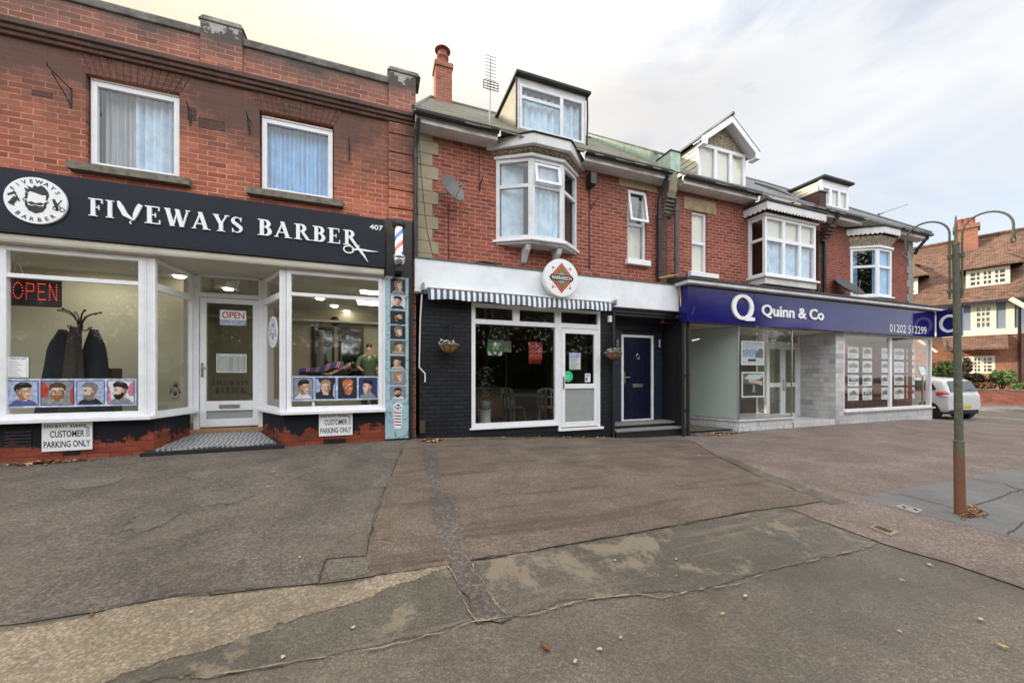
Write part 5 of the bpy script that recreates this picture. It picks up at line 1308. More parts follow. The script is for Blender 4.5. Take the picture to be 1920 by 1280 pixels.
def face_bits(cx, cy, cz, s=1.0, up=(0, 0, 1)):
    h = MB().m('hair_black'); h.blob((cx, cy+.015, cz+.055), .082*s, .092*s, .075*s, 14, 8, .03)
    e = MB().m('hair_black'); [e.blob((cx+s_*.032, cy-.082, cz), .009, .006, .006, 6, 4) for s_ in (-1, 1)]; e.m('skin_b'); e.blob((cx, cy-.092, cz-.03), .012, .016, .022, 6, 5); e.m('photo_red'); e.blob((cx, cy-.082, cz-.06), .022, .005, .006, 6, 4)
    return [('hair', h), ('face', e)]
sh = MB().m('photo_olive'); sh.lathe((0, -.01, 0), [(.17, .86), (.175, 1.0), (.17, 1.15), (.20, 1.30), (.17, 1.40), (.08, 1.47)], 18)
for s_ in (-1, 1): sh.tube([(s_*.15, 0, 1.39), (s_*.22, -.01, 1.34), (s_*.285, -.05, 1.14)], .07, 10, True, [.085, .08, .065])
tr = MB().m('coat_dark')
for s_ in (-1, 1): tr.tube([(s_*.09, 0, .95), (s_*.11, -.02, .5), (s_*.12, 0, .08)], .09, 12, True, [.12, .092, .07])
q = P(692, 640, 3.6)
figure('person', (q.x, 3.6, RZ0), .1, J, LK, 'skin_a', [('shirt', sh), ('trousers', tr)]+face_bits(0, -.04, 1.63), 'person in a dark patterned top standing at the back of the barber shop')
# reclining customer under a cape in the chair
q = P(612, 700, 2.3); CX, CY = q.x, 2.3; zc_ = P(620, 697, 2.3).z
bc = thing('barber_chair', 'black barber chair tipped back behind the right window', 'barber chair', (CX, CY, RZ0))
mb = MB().m('leather_black'); mb.box(CX-.55, CX+.02, zc_-.30, zc_-.18, CY-.26, CY+.26); mb.build('seat', None, bc, .03)
mb = MB((CX, CY-.24, zc_-.22)).m('leather_black'); mb.lslab([(0, -.05), (.10, -.05), (.42, .22), (.36, .30), (.0, .08)], 0, .48); mb.build('backrest', None, bc, .02)
mb = MB().m('chrome'); mb.lathe((CX-.25, CY, RZ0), [(.28, 0), (.28, .02), (.06, .06), (.05, .5), (.10, zc_-.30-RZ0)], 20); mb.build('pedestal', None, bc)
mb = MB().m('leather_black'); mb.box(CX-.45, CX-.05, zc_-.05, zc_, CY-.34, CY-.27); mb.build('armrest', None, bc, .01); mb = MB().m('leather_black'); mb.box(CX-.45, CX-.05, zc_-.05, zc_, CY+.27, CY+.34); mb.build('armrest', None, bc, .01)
J2 = dict(pel=(-.18, 0, -.08, .13), bel=(-.02, 0, -.02, .12), che=(.14, 0, .08, .13), nk=(.27, 0, .17, .055), hd=(.36, 0, .22, .083), top=(.46, 0, .28, .07),
          ls=(.12, -.18, .08, .06), le=(-.08, -.26, -.02, .042), lh=(-.26, -.22, .02, .032), lf=(-.33, -.21, .02, .028), rs=(.12, .18, .08, .06), re=(-.08, .26, -.02, .042), rh=(-.26, .22, .02, .032), rf=(-.33, .21, .02, .028),
          lk=(-.60, -.10, -.02, .07), la=(-.72, -.10, -.42, .045), lt=(-.86, -.10, -.44, .035), rk=(-.60, .10, -.02, .07), ra=(-.72, .10, -.42, .045), rt=(-.86, .10, -.44, .035))
t = NT('cape_stripes'); wv = t.n.new('ShaderNodeTexWave'); wv.inputs['Scale'].default_value = 1.3; wv.inputs['Distortion'].default_value = 3; t.l.new(t.obj(), wv.inputs[0])
t.principled(t.ramp(wv.outputs['Fac'], [(0, (.02, .025, .12)), (.70, (.03, .04, .20)), (.84, (.55, .55, .58)), (.90, (.42, .04, .05))], 'CONSTANT'), .6)
cp = MB().m('cape_stripes'); n_, m_ = 18, 10; pts_ = []
for j in range(m_+1):
    v = j/m_; x = .24-1.0*v; zr = .20*(1-v)+.13+.03*math.sin(v*7)
    for i in range(n_+1):
        a_ = -1.25+2.5*i/n_; pts_.append((x, (.17+.16*v)*math.sin(a_)*1.25, zr*1.0-.25*(1-math.cos(a_))+.01*math.sin(i*2+j)))
cp.smooth = True; cp.add(pts_, [(j*(n_+1)+i, j*(n_+1)+i+1, (j+1)*(n_+1)+i+1, (j+1)*(n_+1)+i) for j in range(m_) for i in range(n_)])
h = MB().m('hair_black'); h.blob((.45, 0, .25), .075, .085, .085, 12, 8, .03)
b_ = MB().m('hair_brown'); b_.blob((.31, 0, .25), .045, .055, .045, 10, 6, .05)
cust = figure('person', (CX+.15, CY, zc_-.05), 0, J2, LK, 'skin_b', [('cape', cp), ('hair', h), ('beard', b_)], 'bearded customer lying back in the barber chair under a striped cape')
cust.scale = (.85, .85, .85)

# ================================================================== CAFE BUILDING (middle house)
PWO = P(1262, 400, YU).x; PW = PWO-.26                                    # party wall to the agent's house
EY = -.25
EZ = P(776, 206, EY).z
RY = 3.3; RZ = P(948, 222, RY).z
XE = P(1710, 500, YU).x                                    # far end of the terrace
slope = (RZ-EZ)/(RY-EY)
def roofz(y): return EZ+(y-EY)*slope
cb_ = thing('cafe_building', 'red brick cafe house with slate roof and canted bay, between barber and estate agent', 'building', (3.5, YU, 0))
ab = thing('estate_agent_building', 'red brick house pair above a navy fronted estate agent, right end of the row', 'building', (12, YU, 0))

def bay(parent, X, Ys, z0, z1, hood_z0, hood_z1, ov, glass='glass_upper', scallop=False, bars=None, skirt=0, label=None, hood_pts=None, frame='upvc_old'):
    """oriel: plan corner points X/Ys left to right, sill z0, head z1"""
    o = MB().m('upvc_white')
    pl = [Vector((x, y, 0)) for x, y in zip(X, Ys)]
    c = Vector((sum(X)/len(X), YU+.2, 0))
    def off(k):   # outline pushed outward by k
        r = []
        for i, p in enumerate(pl):
            a = pl[i-1] if i else None; b = pl[i+1] if i < len(pl)-1 else None
            ns = []
            for s, e in ((a, p), (p, b)):
                if s is None or e is None: continue
                d = (e-s).normalized(); ns.append(Vector((d.y, -d.x, 0)))
            n = sum(ns, Vector()); n = n/ (n.length**2) * (1 if len(ns) == 1 else 2) if len(ns) == 1 else n*(2/(n.length**2))
            q = p+n*k
            if i in (0, len(pl)-1): q.y = YU-.002; q.x = p.x+(-k if i == 0 else k)*(1.0)
            r.append(q)
        return r
    def ring(mb, k, za, zb):
        a = off(k); mb.slab([(q.x, q.y, za) for q in a], (0, 0, zb-za))
    bo = o; ring(bo, .07, z0-.05, z0); 
    body = bo.build('bay_sill', None, parent, .006)
    m_ = MB().m(frame); ring(m_, .05, z1+.002, z1+.06); m_.build('bay_head', None, parent, .006)
    if skirt: m_ = MB().m('timber_white'); ring(m_, .012, z0-.05-skirt, z0-.052); m_.build('bay_skirt', None, parent, .006)
    else: m_ = MB().m('timber_white'); ring(m_, .0, z0-.09, z0-.053); m_.build('bay_floor', None, parent)
    m_ = MB().m('pebble_dash'); a, b = off(-.03), off(ov*.55)
    zt = hood_z0-.02
    for i in range(len(a)-1): m_.face((a[i].x, a[i].y, z1+.061), (a[i+1].x, a[i+1].y, z1+.061), (b[i+1].x, b[i+1].y, zt), (b[i].x, b[i].y, zt))
    m_.build('pebbledash_cove', None, parent)
    hp = off(ov)
    m_ = MB().m('timber_white')
    if scallop:
        for i in range(len(hp)-1):
            L = (hp[i+1]-hp[i]).length; d = (hp[i+1]-hp[i]); m_.frame(hp[i], (d.x, d.y)); n = max(3, int(L/.115)); w = L/n
            l_ = [(0, hood_z1-.06)]
            for k in range(n): l_ += [(k*w+w*j/6, hood_z0+.045-.045*math.sin(math.pi*j/6)) for j in range(7 if k == n-1 else 6)]
            l_ += [(L, hood_z1-.06)]; m_.lslab([(u, v) for u, v in l_[::-1]], -.001, .02)
    else: m_.slab([(q.x, q.y, hood_z0) for q in hp], (0, 0, hood_z1-hood_z0-.02))
    m_.build('bay_fascia', None, parent, 0 if scallop else .006)
    m_ = MB().m('felt_black'); h2 = off(ov+.03); m_.slab([(q.x, q.y, hood_z1-.055 if scallop else hood_z1-.018) for q in h2], (0, 0, .055 if scallop else .02)); m_.build('bay_roof', None, parent, .004)
    for i in range(len(pl)-1):
        d = pl[i+1]-pl[i]; L = d.length; H = z1-z0
        window(parent, (pl[i].x, pl[i].y, z0+.001), (d.x, d.y), L, H, .07, .07, (bars[i](L, H) if bars and bars[i] else ()), glass, frame)
    return off

# roof slopes: hip at the barber's end, party wall with copper capping in the middle, hip at the far end
XH0 = P(776, 206, EY).x; XR0 = P(806, 176, RY).x; XR1 = 14.2; XEE = XE+.28
th = .05
mb = MB().m('slate'); mb.slab([(XH0, EY, EZ), (PW-.02, EY, EZ), (PW-.02, RY, RZ), (XR0, RY, RZ)], (0, 0, th)); mb.slab([(XH0, EY, EZ), (XR0, RY, RZ), (XH0, RY+3.5, EZ)], (0, 0, th))
rf1 = mb.build('roof', None, cb_)
mb = MB().m('slate_grey'); mb.slab([(PW+.24, EY, EZ), (XEE, EY, EZ), (XR1, RY, RZ), (PW+.24, RY, RZ)], (0, 0, th)); mb.slab([(XEE, EY, EZ), (XEE, RY+3.5, EZ), (XR1, RY, RZ)], (0, 0, th))
rf2 = mb.build('roof', None, ab)
mb = MB().m('lead_grey'); mb.tube([(XR0, RY, RZ+th), (PW, RY, RZ+th)], .05, 8); mb.tube([(XR0, RY, RZ+th), (XH0, EY+.05, EZ+th+.03)], .04, 8); mb.build('ridge', None, rf1)
mb = MB().m('lead_grey'); mb.tube([(PW+.24, RY, RZ+th), (XR1, RY, RZ+th), (XEE, EY, EZ+th)], .05, 8); mb.build('ridge', None, rf2)
# ragged slate edge over the gutter
for (xa_, xb_, par, mt) in ((XH0, PW-.02, rf1, 'slate'), (PW+.24, XEE, rf2, 'slate_grey')):
    mb = MB().m(mt); x = xa_; rnd = random.Random(4)
    while x < xb_-.05:
        w = min(rnd.uniform(.18, .3), xb_-x); dd = rnd.uniform(.03, .11); mb.slab([(x+.004, EY-dd, EZ-dd*slope+rnd.uniform(-.012, .006)), (x+w-.004, EY-dd, EZ-dd*slope+rnd.uniform(-.012, .006)), (x+w-.004, EY+.15, EZ+.15*slope+.055), (x+.004, EY+.15, EZ+.15*slope+.055)], (0, 0, .012)); x += w
    mb.build('eaves_slates', None, par)
# chimney at the hip
chx = P(830, 178, RY-.2).x
cz0, cz1, cz2, cz3, cz4 = P(830, 195, RY-.2).z-.3, P(830, 128, RY-.2).z, P(830, 121, RY-.2).z, P(830, 100, RY-.2).z, P(830, 87, RY-.2).z
mb = MB().m('chimney_brick'); hw = (P(845, 150, RY-.2).x-P(815, 150, RY-.2).x)/2
mb.box(chx-hw, chx+hw, cz0, cz1-.12, RY-.4, RY); mb.box(chx-hw-.03, chx+hw+.03, cz1-.118, cz1, RY-.43, RY+.03)
ch = mb.build('chimney', None, rf1)
mb = MB().m('pot_terracotta'); mb.lathe((chx, RY-.2, cz1), [(.16, 0), (.13, .06), (.12, (cz3-cz1)*.55), (.16, (cz3-cz1)*.6), (.16, (cz3-cz1)*.7), (.12, (cz3-cz1)*.75), (.12, cz4-cz1-.1)], 16)
mb.lathe((chx, RY-.2, cz4-.14), [(.21, 0), (.18, .03), (.04, .14), (0, .14)], 16); mb.build('chimney_pot', None, rf1)
# brick walls
LZ = P(780, 484, YU).z-.12
nw = rectP(1174, 357, 487, 1210, YU+.05)
by0, by1 = 3.79, 5.35
BX = [2.21, 2.82, 3.50, 4.01]
mb = MB((0, YU, 0)).m('brick_red')
wall_holes(mb, XR+.004, PW, LZ, EZ-.02, [(nw[0], nw[1], nw[2], nw[3]+.05), (BX[0]+.05, BX[-1]-.05, by0, by1)], 0, .12)
mb.build('wall', None, cb_)
mb = MB().m('room_dark')
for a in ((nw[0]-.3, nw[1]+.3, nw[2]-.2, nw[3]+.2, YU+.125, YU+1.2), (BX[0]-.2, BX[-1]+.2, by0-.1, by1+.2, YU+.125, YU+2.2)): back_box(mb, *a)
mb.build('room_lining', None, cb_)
# quoins
qx0 = XR+.012; z = P(783, 484, YU).z-.35; k = 0
while z < EZ-.2:
    mb = MB((0, YU, 0)).m('quoin_stone'); w = .40 if k % 2 == 0 else .29; z1_ = min(z+.228, EZ-.03); mb.box(qx0, qx0+w, z, z1_-.006, -.02, -.001); mb.build('quoin', None, cb_, .004); z += .228; k += 1
# eaves: soffit, fascia board, gutter
def eaves(par, xa_, xb_, skip=()):
    zf = P(780, 217, -.2).z
    segs = []; x = xa_
    for a, b in skip: segs.append((x, a)); x = b
    segs.append((x, xb_))
    for a, b in segs:
        m_ = MB().m('timber_white'); m_.box(a, b, zf-.10, zf+.04, -.205, -.18); m_.box(a, b, zf-.098, zf-.078, -.179, YU-.002); m_.build('eaves_board', None, par, .003)
        m_ = MB().m('gutter_black'); prof = [(-.205, zf+.05)]+[(-.265+.058*math.cos(R(t_)), zf+.05-.07*math.sin(R(t_))) for t_ in range(0, 181, 30)]+[(-.323, zf+.062)]
        m_.slab([(a, y, z_) for y, z_ in prof], (b-a, 0, 0)); m_.build('gutter', None, par)
BH = [P(906, 270, YU).x, P(996, 260, -.42).x, P(1069, 275, -.42).x, P(1100, 310, YU).x]
eaves(cb_, XH0+.03, PW-.12, [(BH[0]+.2, BH[3]-.22)])
hz0, hz1 = P(996, 268, -.42).z, P(996, 247, -.42).z
mid = lambda L, H: (('h', H*.66, .07, L-.07, .07),)
off1 = bay(cb_, BX, [YU, -.25, -.25, YU], by0, by1, hz0, hz1, .20, bars=[mid, None, mid], frame='upvc_old')
# the centre light of the bay: fixed lower pane, top sash propped open
fw_ = BX[2]-BX[1]
m_ = MB((BX[1], -.25, by0)).m('upvc_old'); m_.box(.07, fw_-.07, 1.0, 1.08, .004, .064); m_.build('transom', None, cb_, .003)
window(cb_, (BX[1]+.06, -.33, by0+1.07), (1, 0), fw_-.13, .40, .055, .045, name='opening_sash', tilt=-.16)
for px in (988, 1046):
    q = P(px, 460, -.1); m_ = MB().m('timber_white')
    pr = [(YU-.002, by0-.42), (YU-.07, by0-.40), (-.06, by0-.28), (-.16, by0-.20), (-.20, by0-.10), (YU-.002, by0-.10)]; m_.slab([(q.x-.05, y, z_) for y, z_ in pr], (.10, 0, 0)); m_.build('bay_bracket', None, cb_, .01)
q = P(1108, 320, 0); m_ = MB().m('gutter_black'); m_.box(q.x-.07, q.x+.07, EZ-.55, EZ-.30, -.12, YU-.002); m_.build('rainwater_hopper', None, cb_, .01)
# curtains in the bay
curtain('blind behind the left pane of the cafe bay, coloured light blue like mirrored sky', BX[0]+.12, BX[1]-.02, by0+.05, by1-.05, YU+.02, 'curtain_net', 1, .004, cat='blind', name='blind')
curtain('pale net behind the middle lights of the cafe bay', BX[1]+.02, BX[2]+.05, by0+.05, by1-.05, -.13, 'curtain_net', 6, .015)
curtain('brown patterned curtain behind the right pane of the cafe bay', BX[2]+.12, BX[3]-.03, by0+.05, by1-.05, YU+.04, 'coat_brown', 5, .02)
# narrow window with its propped top sash
xs_ = nw[1]-nw[0]; zsplit = P(1175, 417, YU).z
fr = window(cb_, (nw[0]+.005, YU+.05, nw[2]), (1, 0), xs_-.01, nw[3]+.045-nw[2], .06, .06, [('h', zsplit-nw[2], .06, xs_-.07, .07)], 'glass_upper', 'upvc_old')
window(cb_, (nw[0]+.02, YU-.10, zsplit+.035), (1, 0), xs_-.04, nw[3]-zsplit-.03, .055, .04, name='opening_sash', tilt=-.15)
m_ = MB().m('upvc_white'); a_, b_ = P(1172, 488, YU).x, P(1221, 492, YU-.1).x; m_.box(a_, b_, nw[2]-.13, nw[2]-.006, YU-.10, YU+.11); m_.build('sill', None, fr, .01)
m_ = MB().m('lintel_stone'); m_.box(P(1161, 340, YU).x, P(1231, 340, YU).x, nw[3]+.052, P(1165, 327, YU).z, YU-.012, YU-.001); m_.build('lintel', None, cb_, .003)
curtain('cream blind in the narrow upper cafe window', nw[0]+.03, nw[1]-.03, nw[2]+.04, zsplit, YU+.2, 'blind_cream', 2, .01, cat='blind', name='blind')
# flat roofed dormer
DY = .55
dx0, dx1 = P(970, 240, DY).x, P(1098, 271, DY).x; dz1 = P(969, 143, DY).z; dz0 = roofz(DY)+.02
mb = MB().m('timber_white'); mb.box(dx0, dx0+.05, dz0-.1, dz1, DY, DY+.08); mb.box(dx1-.05, dx1, dz0-.1, dz1, DY, DY+.08); mb.box(dx0+.05, dx1-.05, dz1-.14, dz1, DY, DY+.08); mb.box(dx0+.05, dx1-.05, dz0-.1, dz0+.04, DY, DY+.08); dm = mb.build('dormer', None, rf1, .004)
yb = DY+(dz1-dz0)/slope+.05
for x in (dx0, dx1): mb = MB().m('dormer_panel'); mb.slab([(x-.0, DY+.081, dz0-.1), (x, DY+.081, dz1-.002), (x, yb, dz1-.002)], (.02 if x == dx0 else -.02, 0, 0)); mb.build('dormer_cheek', None, rf1)
mb = MB().m('felt_black'); mb.box(dx0-.06, dx1+.08, dz1, dz1+.06, DY-.12, yb+.2); mb.build('dormer_roof', None, rf1, .01)
mb = MB().m('felt_black'); mb.box(dx0-.03, dx0-.002, dz0-.1, dz1-.002, DY-.01, DY+.03); mb.tube([(dx1+.03, DY-.02, dz1), (dx1+.035, DY-.03, dz1-.5), (dx1+.02, DY-.02, dz0)], .02, 6); mb.build('dormer_pipe', None, rf1)
ww, wh = dx1-dx0-.10, dz1-dz0-.18
fr = window(rf1, (dx0+.05, DY-.015, dz0+.04), (1, 0), ww, wh, .055, .06, [('v', ww*.64, .055, wh-.055, .08), ('h', wh*.72, .055, ww*.64-.04, .07)], 'glass_upper', 'upvc_old', bevel=.003)
curtain('pale net curtain in the flat roofed dormer', dx0+.1, dx1-.1, dz0+.05, dz1-.2, DY+.16, 'curtain_net', 9, .03)
mb = MB().m('room_dark'); back_box(mb, dx0+.03, dx1-.03, dz0-.05, dz1-.01, DY+.09, DY+1.2); mb.build('room_lining', None, rf1)
# party wall with weathered copper capping, corbelled block at the eaves
mb = MB().m('copper_green'); zz = .30
mb.slab([(PW, .02, roofz(.02)-.1), (PW, RY, RZ-.1), (PW, RY, RZ+zz*.8), (PW, .3, roofz(.3)+zz)], (.22, 0, 0)); mb.build('party_wall_cladding', None, rf1)
mb = MB().m('coping'); mb.slab([(PW-.04, .28, roofz(.28)+zz+.002), (PW-.04, RY+.1, RZ+zz*.8+.004), (PW-.04, RY+.1, RZ+zz*.8+.06), (PW-.04, .28, roofz(.28)+zz+.05)], (.30, 0, 0)); mb.build('party_wall_coping', None, rf1)
pz1 = P(1245, 284, -.06).z; pz0 = P(1250, 322, -.06).z
mb = MB().m('copper_green'); mb.box(PW-.04, PW+.25, pz0, pz1, -.14, .30); mb.build('party_wall_head', None, rf1, .01)
mb = MB().m('quoin_stone')
zc_b, zc_m = P(1250, 403, .0).z, P(1250, 365, -.05).z
mb.slab([(PW-.05, YU-.003, zc_b), (PW-.05, .02, zc_b), (PW-.05, -.01, zc_m-.1), (PW-.05, -.10, zc_m+.12), (PW-.05, -.12, pz0-.002), (PW-.05, YU-.003, pz0-.002)], (.24, 0, 0)); mb.build('corbel_stone', None, cb_, .01)
mb = MB().m('coping')
for i in range(5): z = zc_b+.03+i*.085; mb.box(PW-.06, PW+.20, z, z+.03, -.02-.016*i, YU-.004)
mb.build('corbel_courses', None, cb_, .006)
mb = MB().m('iron_black'); mb.box(PW-.06, PW+.27, pz1+.001, pz1+.02, -.16, .32); mb.build('party_wall_capping', None, rf1)
mb = MB((0, YU, 0)).m('brick_soot'); mb.box(PW-.25, PW+.02, LZ, zc_b-.01, -.07, -.001); mb.build('party_pier', None, cb_)
# pipes, wires
def pipe(par, pts_, r, mat, name='downpipe', n=10, collars=()):
    m_ = MB().m(mat); m_.tube(pts_, r, n)
    for c in collars: m_.tube([(pts_[-1][0], pts_[-1][1], c), (pts_[-1][0], pts_[-1][1], c+.06)], r*1.25, n)
    return m_.build(name, None, par)
q = P(779, 400, -.01); ztop = P(779, 225, -.1).z
pipe(cb_, [(q.x+.03, -.24, EZ-.12), (q.x+.01, -.06, EZ-.42), (q.x, -.03, EZ-.6), (q.x, -.03, P(779, 484, 0).z)], .038, 'gutter_black', collars=(4.0, 5.0))
q = P(1236, 400, 0); zb_ = P(1236, 525, 0).z
pipe(cb_, [(q.x+.02, -.24, EZ-.1), (q.x+.01, -.05, EZ-.4), (q.x, .0, EZ-.55), (q.x, .0, zb_)], .045, 'gutter_black', collars=(zb_+.2, zb_+1.4))
q = P(1268, 500, -.08); q2 = P(1281, 700, -.22)
pipe(cb_, [(q.x+.02, -.12, EZ-.5), (q.x, -.08, EZ-.7), (q.x, -.08, P(1268, 540, -.08).z)], .05, 'pipe_grey', collars=(zb_+.5, zb_+1.6))
m_ = MB().m('iron_black'); q = P(1105, 400, YU-.012); m_.tube([(q.x, YU-.012, EZ-.5), (q.x, YU-.012, P(1105, 505, YU).z)], .010, 5); m_.build('cable', None, cb_)
m_ = MB().m('iron_black'); q = P(899, 300, YU-.01); m_.tube([(q.x, YU-.01, EZ-.2), (q.x-.01, YU-.01, P(899, 358, YU).z)], .005, 4); m_.build('cable', None, cb_)
m_ = MB().m('iron_black'); a = P(785, 250, YU-.025); b = P(812, 480, YU-.025); m_.tube([a, P(790, 330, YU-.03), P(800, 430, YU-.03), b], .004, 4); m_.build('cable', None, cb_)
wall_hook('small iron bracket left of the cafe bay', (899, 345), (899, 358), None, reach=.2)
wall_hook('small iron bracket on the cable right of the cafe bay', (1108, 383), (1108, 394), None, reach=.25)

# dish, aerial
def dish(label, c, face, r, mat, el=.5, foot=None):
    s = thing('satellite_dish', label, 'satellite dish', c); f = Vector(face).normalized(); c = Vector(c)
    m_ = MB().m(mat); prof = [(r*k/6, .22*r*((k/6)**2)-.0) for k in range(7)]; prof += [(r*1.02, .22*r+.004), (r*1.02, .22*r-.012)]+[(r*k/6, .22*r*((k/6)**2)-.014) for k in range(6, -1, -1)]
    m_.lathe(c, prof, 28, f); m_.build('reflector', None, s)
    m_ = MB().m('steel_dull'); lo = c+Vector((0, 0, -1)).cross(f).cross(f).normalized()*(-r*.95)
    if lo.z > c.z: lo = c-(lo-c)
    tip = c+f*r*1.1+Vector((0, 0, -r*.35)); m_.tube([c+(lo-c)*.95, tip], .010, 6); m_.tube([tip-f*.0, tip-f*.07], .022, 8)
    if foot: m_.tube([c-f*.02, c-f*.12, Vector(foot)], .016, 8)
    m_.build('arm', None, s); return s
q = P(846, 355, -.22)
dish('grey satellite dish on the brickwork left of the cafe bay', q, (.50, -.78, .34), .25, 'dish_grey', foot=P(822, 362, YU))
m_ = MB().m('iron_black'); q = P(841, 380, YU-.006); m_.tube([(q.x, YU-.006, q.z), (q.x, YU-.006, P(841, 488, YU).z)], .005, 4); m_.build('cable', None, cb_)
ay = 1.4; q = P(921, 250, ay); s = thing('tv_aerial', 'tall thin television aerial with many crossbars on a mast over the slates', 'aerial', (q.x, ay, roofz(ay)))
q = P(921, 250, .4); yb_ = .1
base = P(918, 250, yb_); base = Vector((base.x, yb_, roofz(yb_)+.03)); zt = P(921, 107, yb_).z
m_ = MB().m('steel_dull'); m_.tube([base, (base.x+.02, yb_, zt)], .014, 6); m_.build('mast', None, s)
for i in range(8):
    z = P(921, 107+i*6.3, yb_).z; w = .115
    m_ = MB().m('steel_dull'); m_.tube([(base.x+.02-w, yb_-.01, z), (base.x+.02+w, yb_-.01, z)], .0055, 5); m_.build('crossbar', None, s)
m_ = MB().m('iron_rust')
z0_, z1_ = P(921, 170, yb_).z, P(921, 155, yb_).z
for k in (-1, 1):
    xx = base.x+.02
    for z in (z0_, (z0_*2+z1_)/3, (z0_+2*z1_)/3, z1_): m_.tube([(xx, yb_-.02, z), (xx+k*.15, yb_-.02, z)], .008, 5)
    m_.tube([(xx+k*.15, yb_-.02, z0_), (xx+k*.15, yb_-.02, z1_)], .008, 5); m_.tube([(xx+k*.06, yb_-.02, z0_), (xx+k*.06, yb_-.02, z1_)], .006, 5)
m_.build('reflector', None, s)

# --- cafe shopfront
CF = -.13
czf1, czf0 = P(777, 483, CF).z, P(777, 546, CF).z
cx0, cx1 = P(778, 500, CF).x, P(1281, 560, CF).x
mb = MB().m('fascia_white'); mb.box(cx0, cx1, czf0, czf1, CF, YU-.004); mb.build('shop_fascia', None, cb_, .006)
mb = MB().m('lead_grey'); mb.box(cx0-.01, cx1, czf1+.001, czf1+.02, CF-.02, YU-.005); mb.build('fascia_flashing', None, cb_)
m_ = MB().m('iron_black'); m_.tube([P(890+i*12, [493, 490, 491, 494, 500, 506, 511, 515][i], YU-.02) for i in range(8)], .012, 6); m_.build('cable', None, cb_)
wx = lambda p, Y=0.0: P(p, 700, Y).x
gl = wx(884); gr = wx(1047); drr = wx(1125); pr_ = wx(1150)
fz0 = P(884, 802, 0).z; fz1 = P(884, 567, 0).z
mb = MB().m('brick_black_painted')
mb.box(XR+.06, gl, -.5, czf0-.002, 0, .2); mb.box(gl, gr, -.5, fz0-.002, 0, .2); mb.box(gr+.0, drr, -.5, P(1050, 807, 0).z-.03, 0.001, .2); mb.box(drr, pr_, -.5, czf0-.002, 0, .5); mb.build('painted_wall', None, cb_)
mb = MB().m('upvc_white'); mb.box(gl-.04, gr, fz0-.035, fz0-.003, -.05, .06); mb.build('window_board', None, cb_, .005)
GW, GH = gr-gl, fz1-fz0; zr = P(891, 602, 0).z-fz0; xm = wx(968)-gl
window(cb_, (gl, -.01, fz0), (1, 0), GW, GH, .075, .08, [('h', zr, .075, GW-.075, .09), ('v', xm, zr+.045, GH-.075, .14)], 'glass_dark', name='shop_window')
# cafe door
dz = P(1047, 803, 0).z; dw = drr-gr; dh = fz1-dz; zr2 = P(1056, 610, 0).z
mb = MB((gr+.002, -.01, 0)).m('upvc_white'); mb.box(0, .06, dz, fz1, 0, .08); mb.box(dw-.06, dw, dz, fz1, 0, .08); mb.box(.06, dw-.06, fz1-.06, fz1, .001, .08); mb.box(.06, dw-.06, zr2-.05, zr2+.05, .001, .08); mb.box(-.02, dw+.05, dz-.05, dz-.002, -.06, .1)
dfr = mb.build('door_frame', None, cb_, .004)
mb = MB((gr, 0, 0)).m('glass_dark'); mb.lface((.05, zr2+.04, .03), (dw-.05, zr2+.04, .03), (dw-.05, fz1-.05, .03), (.05, fz1-.05, .03)); mb.build('fanlight', None, dfr, recalc=False)
lw = dw-.13; la, lz1 = dz+.02, zr2-.06; zm = P(1060, 724, 0).z
mb = MB((gr+.066, -.015, 0)).m('upvc_white'); mb.box(0, .085, la, lz1, 0, .06); mb.box(lw-.085, lw, la, lz1, 0, .06); mb.box(.085, lw-.085, la, la+.10, .001, .06); mb.box(.085, lw-.085, lz1-.10, lz1, .001, .06); mb.box(.085, lw-.085, zm-.05, zm+.05, .001, .06)
cdr = mb.build('door', None, cb_, .005)
mb = MB((gr+.066, -.015, 0)).m('glass_dark'); mb.lface((.08, zm+.04, .03), (lw-.08, zm+.04, .03), (lw-.08, lz1-.09, .03), (.08, lz1-.09, .03)); mb.build('pane', None, cdr, recalc=False)
mb = MB((gr+.066, -.015, 0)).m('frost_grey'); mb.lface((.08, la+.09, .03), (lw-.08, la+.09, .03), (lw-.08, zm-.04, .03), (.08, zm-.04, .03)); mb.build('lower_panel', None, cdr, recalc=False)
mb = MB((gr+.066, -.03, 0)).m('chrome'); mb.box(.025, .06, zm-.05, zm+.2, -.002, .013); mb.box(.035, .14, zm+.12, zm+.14, -.045, -.03); mb.box(.035, .05, zm+.12, zm+.14, -.03, 0); mb.build('handle', None, cdr, .003)
# entry recess to the flat: boarded back wall, dark side, steps, navy door
RCY = .5; rx1 = wx(1277); ez1 = czf0
rz0 = P(1160, 790, RCY).z
mb = MB((pr_, RCY, 0)); z = rz0; i = 0
ddx0, ddx1 = P(1164, 700, RCY).x-pr_, P(1224, 700, RCY).x-pr_; ddz0, ddz1 = P(1168, 789, RCY).z, P(1168, 627, RCY).z
rw = rx1-pr_-.1
mb.m('navy_clad')
while z < ez1+.3:
    z1_ = z+.145
    for a, b in ((0, ddx0-.002), (ddx1+.002, rw)) if z < ddz1 else ((0, rw),):
        mb.lslab([(a, z), (b, z), (b, z1_-.006), (a, z1_-.006)], -.012, .03)
    z += .145
mb.build('cladding', None, cb_, .003)
mb = MB().m('room_dark'); mb.box(pr_-.02, rx1+.3, -.3, ez1+.3, RCY+.06, RCY+.1); mb.build('recess_back', None, cb_)
mb = MB().m('black_paint'); mb.box(rx1-.08, rx1+.12, -.5, ez1-.003, .0, RCY+.05); mb.build('recess_side', None, cb_)
mb = MB().m('black_paint'); mb.box(pr_-.0, rx1+.10, ez1-.003-.10, ez1-.004, -.03, .0); mb.box(pr_, rx1-.081, ez1-.16, ez1-.11, .001, RCY-.02); mb.build('recess_beam', None, cb_, .006)
